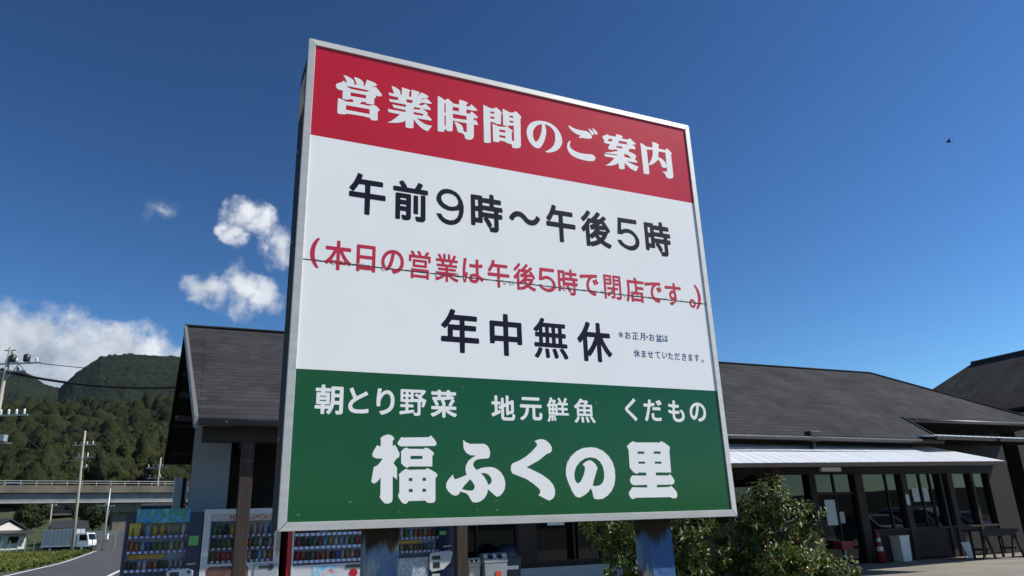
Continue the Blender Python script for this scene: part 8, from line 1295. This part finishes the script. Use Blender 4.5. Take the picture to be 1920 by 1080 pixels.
# ------------------------------------------------------------------ roadside grass
def tufts(name, n, sampler, hmin, hmax, mt, blades=5, wd=.05):
    V, F = [], []
    for _ in range(n):
        x, y = sampler()
        z = gz(x, y)
        for b_ in range(blades):
            a = random.uniform(0, 6.28); l = random.uniform(.1, .45); h = random.uniform(hmin, hmax)
            bx, by = x + random.gauss(0, .16), y + random.gauss(0, .16)
            w = wd * random.uniform(.6, 1.4)
            k = len(V)
            ca, sa = math.cos(a), math.sin(a)
            V += [(bx - sa * w, by + ca * w, z), (bx + sa * w, by - ca * w, z), (bx + ca * l * .5 + sa * w * .6, by + sa * l * .5 - ca * w * .6, z + h * .7), (bx + ca * l, by + sa * l, z + h)]
            F += [(k, k + 1, k + 2), (k, k + 2, k + 3)]
    me = bpy.data.meshes.new(name); me.from_pydata(V, [], F)
    return link(name, me, mt)
RLn = np.array(RL, float)
def verge():
    s = random.random() ** .7
    y = 44 + s * 60
    x = np.interp(y, RLn[:, 1], RLn[:, 0]) - .35 - abs(random.gauss(0, 1)) * (2.0 + y * .07)
    return x, y
M['grass'] = mat('verge grass', (.075, .12, .018), .9, 0, .2, c2=(.19, .15, .055), vscale=.22, sharp=(.42, .66))
tag(tufts('roadside_grass', 9000, verge, .06, .27, M['grass']), kind='stuff')

# ------------------------------------------------------------------ shrubs with red berries
def leaf_mat(nm, c, c2):
    mt = mat(nm, c, .42, 0, .4)
    nt = mt.node_tree; b = nt.nodes['Principled BSDF']
    at = nt.nodes.new('ShaderNodeAttribute'); at.attribute_name = 'tint'
    mx = nt.nodes.new('ShaderNodeMix'); mx.data_type = 'RGBA'
    mx.inputs['A'].default_value = (*c, 1); mx.inputs['B'].default_value = (*c2, 1)
    nt.links.new(at.outputs['Fac'], mx.inputs['Factor']); nt.links.new(mx.outputs['Result'], b.inputs['Base Color'])
    tr_ = nt.nodes.new('ShaderNodeBsdfTranslucent'); nt.links.new(mx.outputs['Result'], tr_.inputs['Color'])
    ms = nt.nodes.new('ShaderNodeMixShader'); ms.inputs[0].default_value = .28
    nt.links.new(b.outputs[0], ms.inputs[1]); nt.links.new(tr_.outputs[0], ms.inputs[2])
    out = nt.nodes['Material Output']; nt.links.new(ms.outputs[0], out.inputs[0])
    return mt
M['leaf'] = leaf_mat('glossy shrub leaf', (.032, .062, .010), (.17, .20, .030))
M['young'] = mat('reddish young leaf', (.20, .045, .018), .3, var=.3, vscale=9)
M['berry'] = mat('orange berry', (.55, .07, .03), .3)
M['bark'] = mat('pale grey bark', (.23, .20, .16), .85, var=.3, vscale=12)
def leaf_geo(V, F, T, p, d, n, l, w, tint):
    d = Vector(d).normalized(); s = d.cross(Vector(n))
    if s.length < 1e-3: s = d.orthogonal()
    s.normalize(); u = s.cross(d)
    k = len(V)
    fold = .22
    V += [p, p + d * l * .3 + s * w * .42 + u * w * fold, p + d * l * .72 + s * w * .40 + u * w * fold * .7 - u * l * .06, p + d * l - u * l * .16,
          p + d * l * .72 - s * w * .40 + u * w * fold * .7 - u * l * .06, p + d * l * .3 - s * w * .42 + u * w * fold, p + d * l * .5 - u * l * .02]
    F += [(k, k + 1, k + 6), (k + 1, k + 2, k + 6), (k + 2, k + 3, k + 6), (k + 3, k + 4, k + 6), (k + 4, k + 5, k + 6), (k + 5, k, k + 6)]
    T += [tint] * 7
def shrub(loc, stems, blobs, nleaf, label, seed, young=.03, berries=10, leafl=(.036, .064)):
    R = random.Random(seed)
    t = empty('shrub', loc, 0, label, 'shrub')
    base = MB(); tips = []
    for (x0, y0, x1, y1, z1, r) in stems:
        pts_ = [Vector((x0, y0, -.05))]
        for k in range(1, 7):
            s = k / 6
            pts_.append(Vector((x0 + (x1 - x0) * s + R.gauss(0, .03), y0 + (y1 - y0) * s + R.gauss(0, .03), z1 * s)))
        base.tube(pts_, [r * (1 - .11 * k) for k in range(7)], 7)
        for k in range(2, 7):
            for j in range(3):
                q = pts_[k]; dv = Vector((R.gauss(0, 1), R.gauss(0, 1), R.uniform(.2, 1.1))).normalized() * R.uniform(.15, .38)
                base.tube([q, q + dv * .55 + Vector((0, 0, .02)), q + dv], [r * .38, r * .28, r * .13], 5)
    base.build('stem', M['bark'], t, True)
    V, F, T = [], [], []; Vy, Fy, Ty = [], [], []
    bm_ = MB(); nb = 0
    tot = sum(b[3] * b[4] * b[5] for b in blobs) ** 1.0
    for (cx, cy, cz, rx, ry, rz_) in blobs:
        nn = int(nleaf * rx * ry * rz_ / tot)
        # sprigs: short twigs carrying a rosette of leaves, mostly near the surface, clumped
        nsp = max(6, nn // 9)
        for _ in range(nsp):
            v_ = Vector((R.gauss(0, 1), R.gauss(0, 1), R.gauss(0, 1))).normalized()
            rr_ = R.uniform(.55, 1.0) ** .6 * (1 + .18 * noise.noise(Vector((cx, cy, cz)) + v_ * 2.3))
            if noise.noise(v_ * 2.6 + Vector((cx * 3, seed, cz))) < -.08:
                rr_ *= .5
            p = Vector((cx + v_.x * rx * rr_, cy + v_.y * ry * rr_, cz + v_.z * rz_ * rr_))
            if p.z < .03: continue
            axis = (v_ + Vector((R.gauss(0, .35), R.gauss(0, .35), .55))).normalized()
            isy = R.random() < young and v_.z > 0
            for k in range(9):
                a = k * 2.4 + R.uniform(-.3, .3)
                o1 = axis.orthogonal().normalized(); o2 = axis.cross(o1)
                side = o1 * math.cos(a) + o2 * math.sin(a)
                dd_ = (axis * R.uniform(.15, .75) + side).normalized()
                l = R.uniform(*leafl) * (.7 if isy else 1)
                pos = p + axis * (k - 4) * .011
                tint = max(0, min(1, R.gauss(.34, .26)))
                if isy and k > 5: leaf_geo(Vy, Fy, Ty, pos, dd_, axis, l, l * .42, 0)
                else: leaf_geo(V, F, T, pos, dd_, axis, l, l * .46, tint)
            if nb < berries and v_.y < .1 and R.random() < .05:
                nb += 1
                bo = MB().lathe([(.003, -.013), (.011, -.008), (.014, 0), (.011, .008), (.003, .013)], 8).build('berry', M['berry'], t, True)
                bo.location = p + v_ * .03
    for nm, (a, b_, c_), mt in (('foliage', (V, F, T), M['leaf']), ('young_foliage', (Vy, Fy, Ty), M['young'])):
        if not a: continue
        me = bpy.data.meshes.new(nm); me.from_pydata([tuple(q) for q in a], [], b_)
        at = me.attributes.new('tint', 'FLOAT', 'POINT'); at.data.foreach_set('value', c_)
        link(nm, me, mt, t)
    return t
shrub((2.05, 6.6, 0), [(0, 0, .10, -.05, 1.65, .028), (-.1, .05, -.25, 0, 1.5, .024), (.05, .1, .35, .05, 1.35, .022), (-.05, -.05, -.05, -.1, 1.3, .02)],
      [(.16, 0, 1.62, .20, .2, .22), (.02, -.02, 1.50, .24, .22, .22), (.30, 0, 1.42, .24, .22, .2), (.48, 0, 1.50, .12, .12, .12), (-.02, -.05, 1.25, .34, .3, .22), (.3, -.05, 1.15, .28, .28, .2), (-.20, 0, .95, .38, .32, .28), (.18, 0, .88, .34, .3, .25), (0, 0, .6, .5, .4, .3), (-.3, -.05, 1.28, .2, .2, .2)],
      11500, 'tall red-berried evergreen shrub with pale stems in front of the shop door', 5, .07, 9)
shrub((2.27, 5.95, 0), [(0, 0, -.2, .05, .95, .02), (0, 0, .2, 0, .9, .02), (0, 0, 0, -.1, .95, .02)],
      [(-.20, 0, 1.10, .26, .24, .17), (.08, 0, 1.02, .26, .25, .17), (-.36, .05, .86, .25, .25, .2), (.22, 0, .80, .20, .22, .18), (0, 0, .62, .48, .36, .3)],
      7600, 'low rounded evergreen shrub with bright green tips at the bottom edge', 9, .05, 4)
shrub((1.02, 6.45, 0), [(0, 0, -.2, .05, 1.4, .022), (.1, 0, .3, 0, 1.4, .022), (0, .1, 0, .05, 1.3, .02)],
      [(-.18, 0, 1.45, .36, .26, .22), (.28, 0, 1.42, .34, .26, .22), (-.05, 0, 1.15, .34, .3, .24), (.38, 0, 1.10, .30, .3, .22), (.05, 0, .8, .42, .36, .3)],
      6500, 'shaded dark evergreen shrub behind the second blue sign post', 13, .02, 2)
# planting bed under the shrubs
bed = MB()
ring_ = [(1.9 + 1.75 * math.cos(a) * (1 + .06 * math.sin(3 * a)), 6.35 + .95 * math.sin(a)) for a in [2 * math.pi * k / 28 for k in range(28)]]
bed.add([(x, y, .012) for x, y in ring_], [tuple(range(28))])
tag(bed.build('soil_bed', mat('planting soil', (.06, .045, .03), .95, var=.3, vscale=9)), kind='structure')

# ------------------------------------------------------------------ bird
bd = empty('bird', (27.37, 40, 23.23), rad(160), 'small dark bird gliding alone in the blue sky', 'bird')
bb = MB().tube([(-.17, 0, 0), (-.09, 0, .01), (0, 0, .015), (.09, 0, .01), (.14, 0, .02), (.18, 0, .01)], [.012, .04, .055, .045, .03, .006], 8)
wv = []
for s in (-1, 1):
    bb.add([(.07, s * .03, .02), (.05, s * .18, .10), (-.06, s * .33, .06), (-.09, s * .30, .05), (-.05, s * .16, .085), (-.06, s * .03, .01)], [(0, 1, 4, 5), (1, 2, 3, 4)])
bb.add([(-.15, -.02, 0), (-.15, .02, 0), (-.27, .06, 0), (-.27, -.06, 0)], [(0, 1, 2, 3)])
bb.build('body', mat('dark plumage', (.02, .02, .025), .7), bd, True)

# ------------------------------------------------------------------ air
hz = MB().box(-3400, 3400, -3400, 3400, -4, 460).build('haze', None, None)
hm = bpy.data.materials.new('thin haze'); hm.use_nodes = True
hm.node_tree.nodes.clear()
ho = hm.node_tree.nodes.new('ShaderNodeOutputMaterial'); hv = hm.node_tree.nodes.new('ShaderNodeVolumePrincipled')
hv.inputs['Color'].default_value = (.75, .85, 1, 1); hv.inputs['Density'].default_value = HAZE; hv.inputs['Anisotropy'].default_value = .2
hm.node_tree.links.new(hv.outputs[0], ho.inputs['Volume'])
hz.data.materials.append(hm)
tag(hz, kind='stuff')
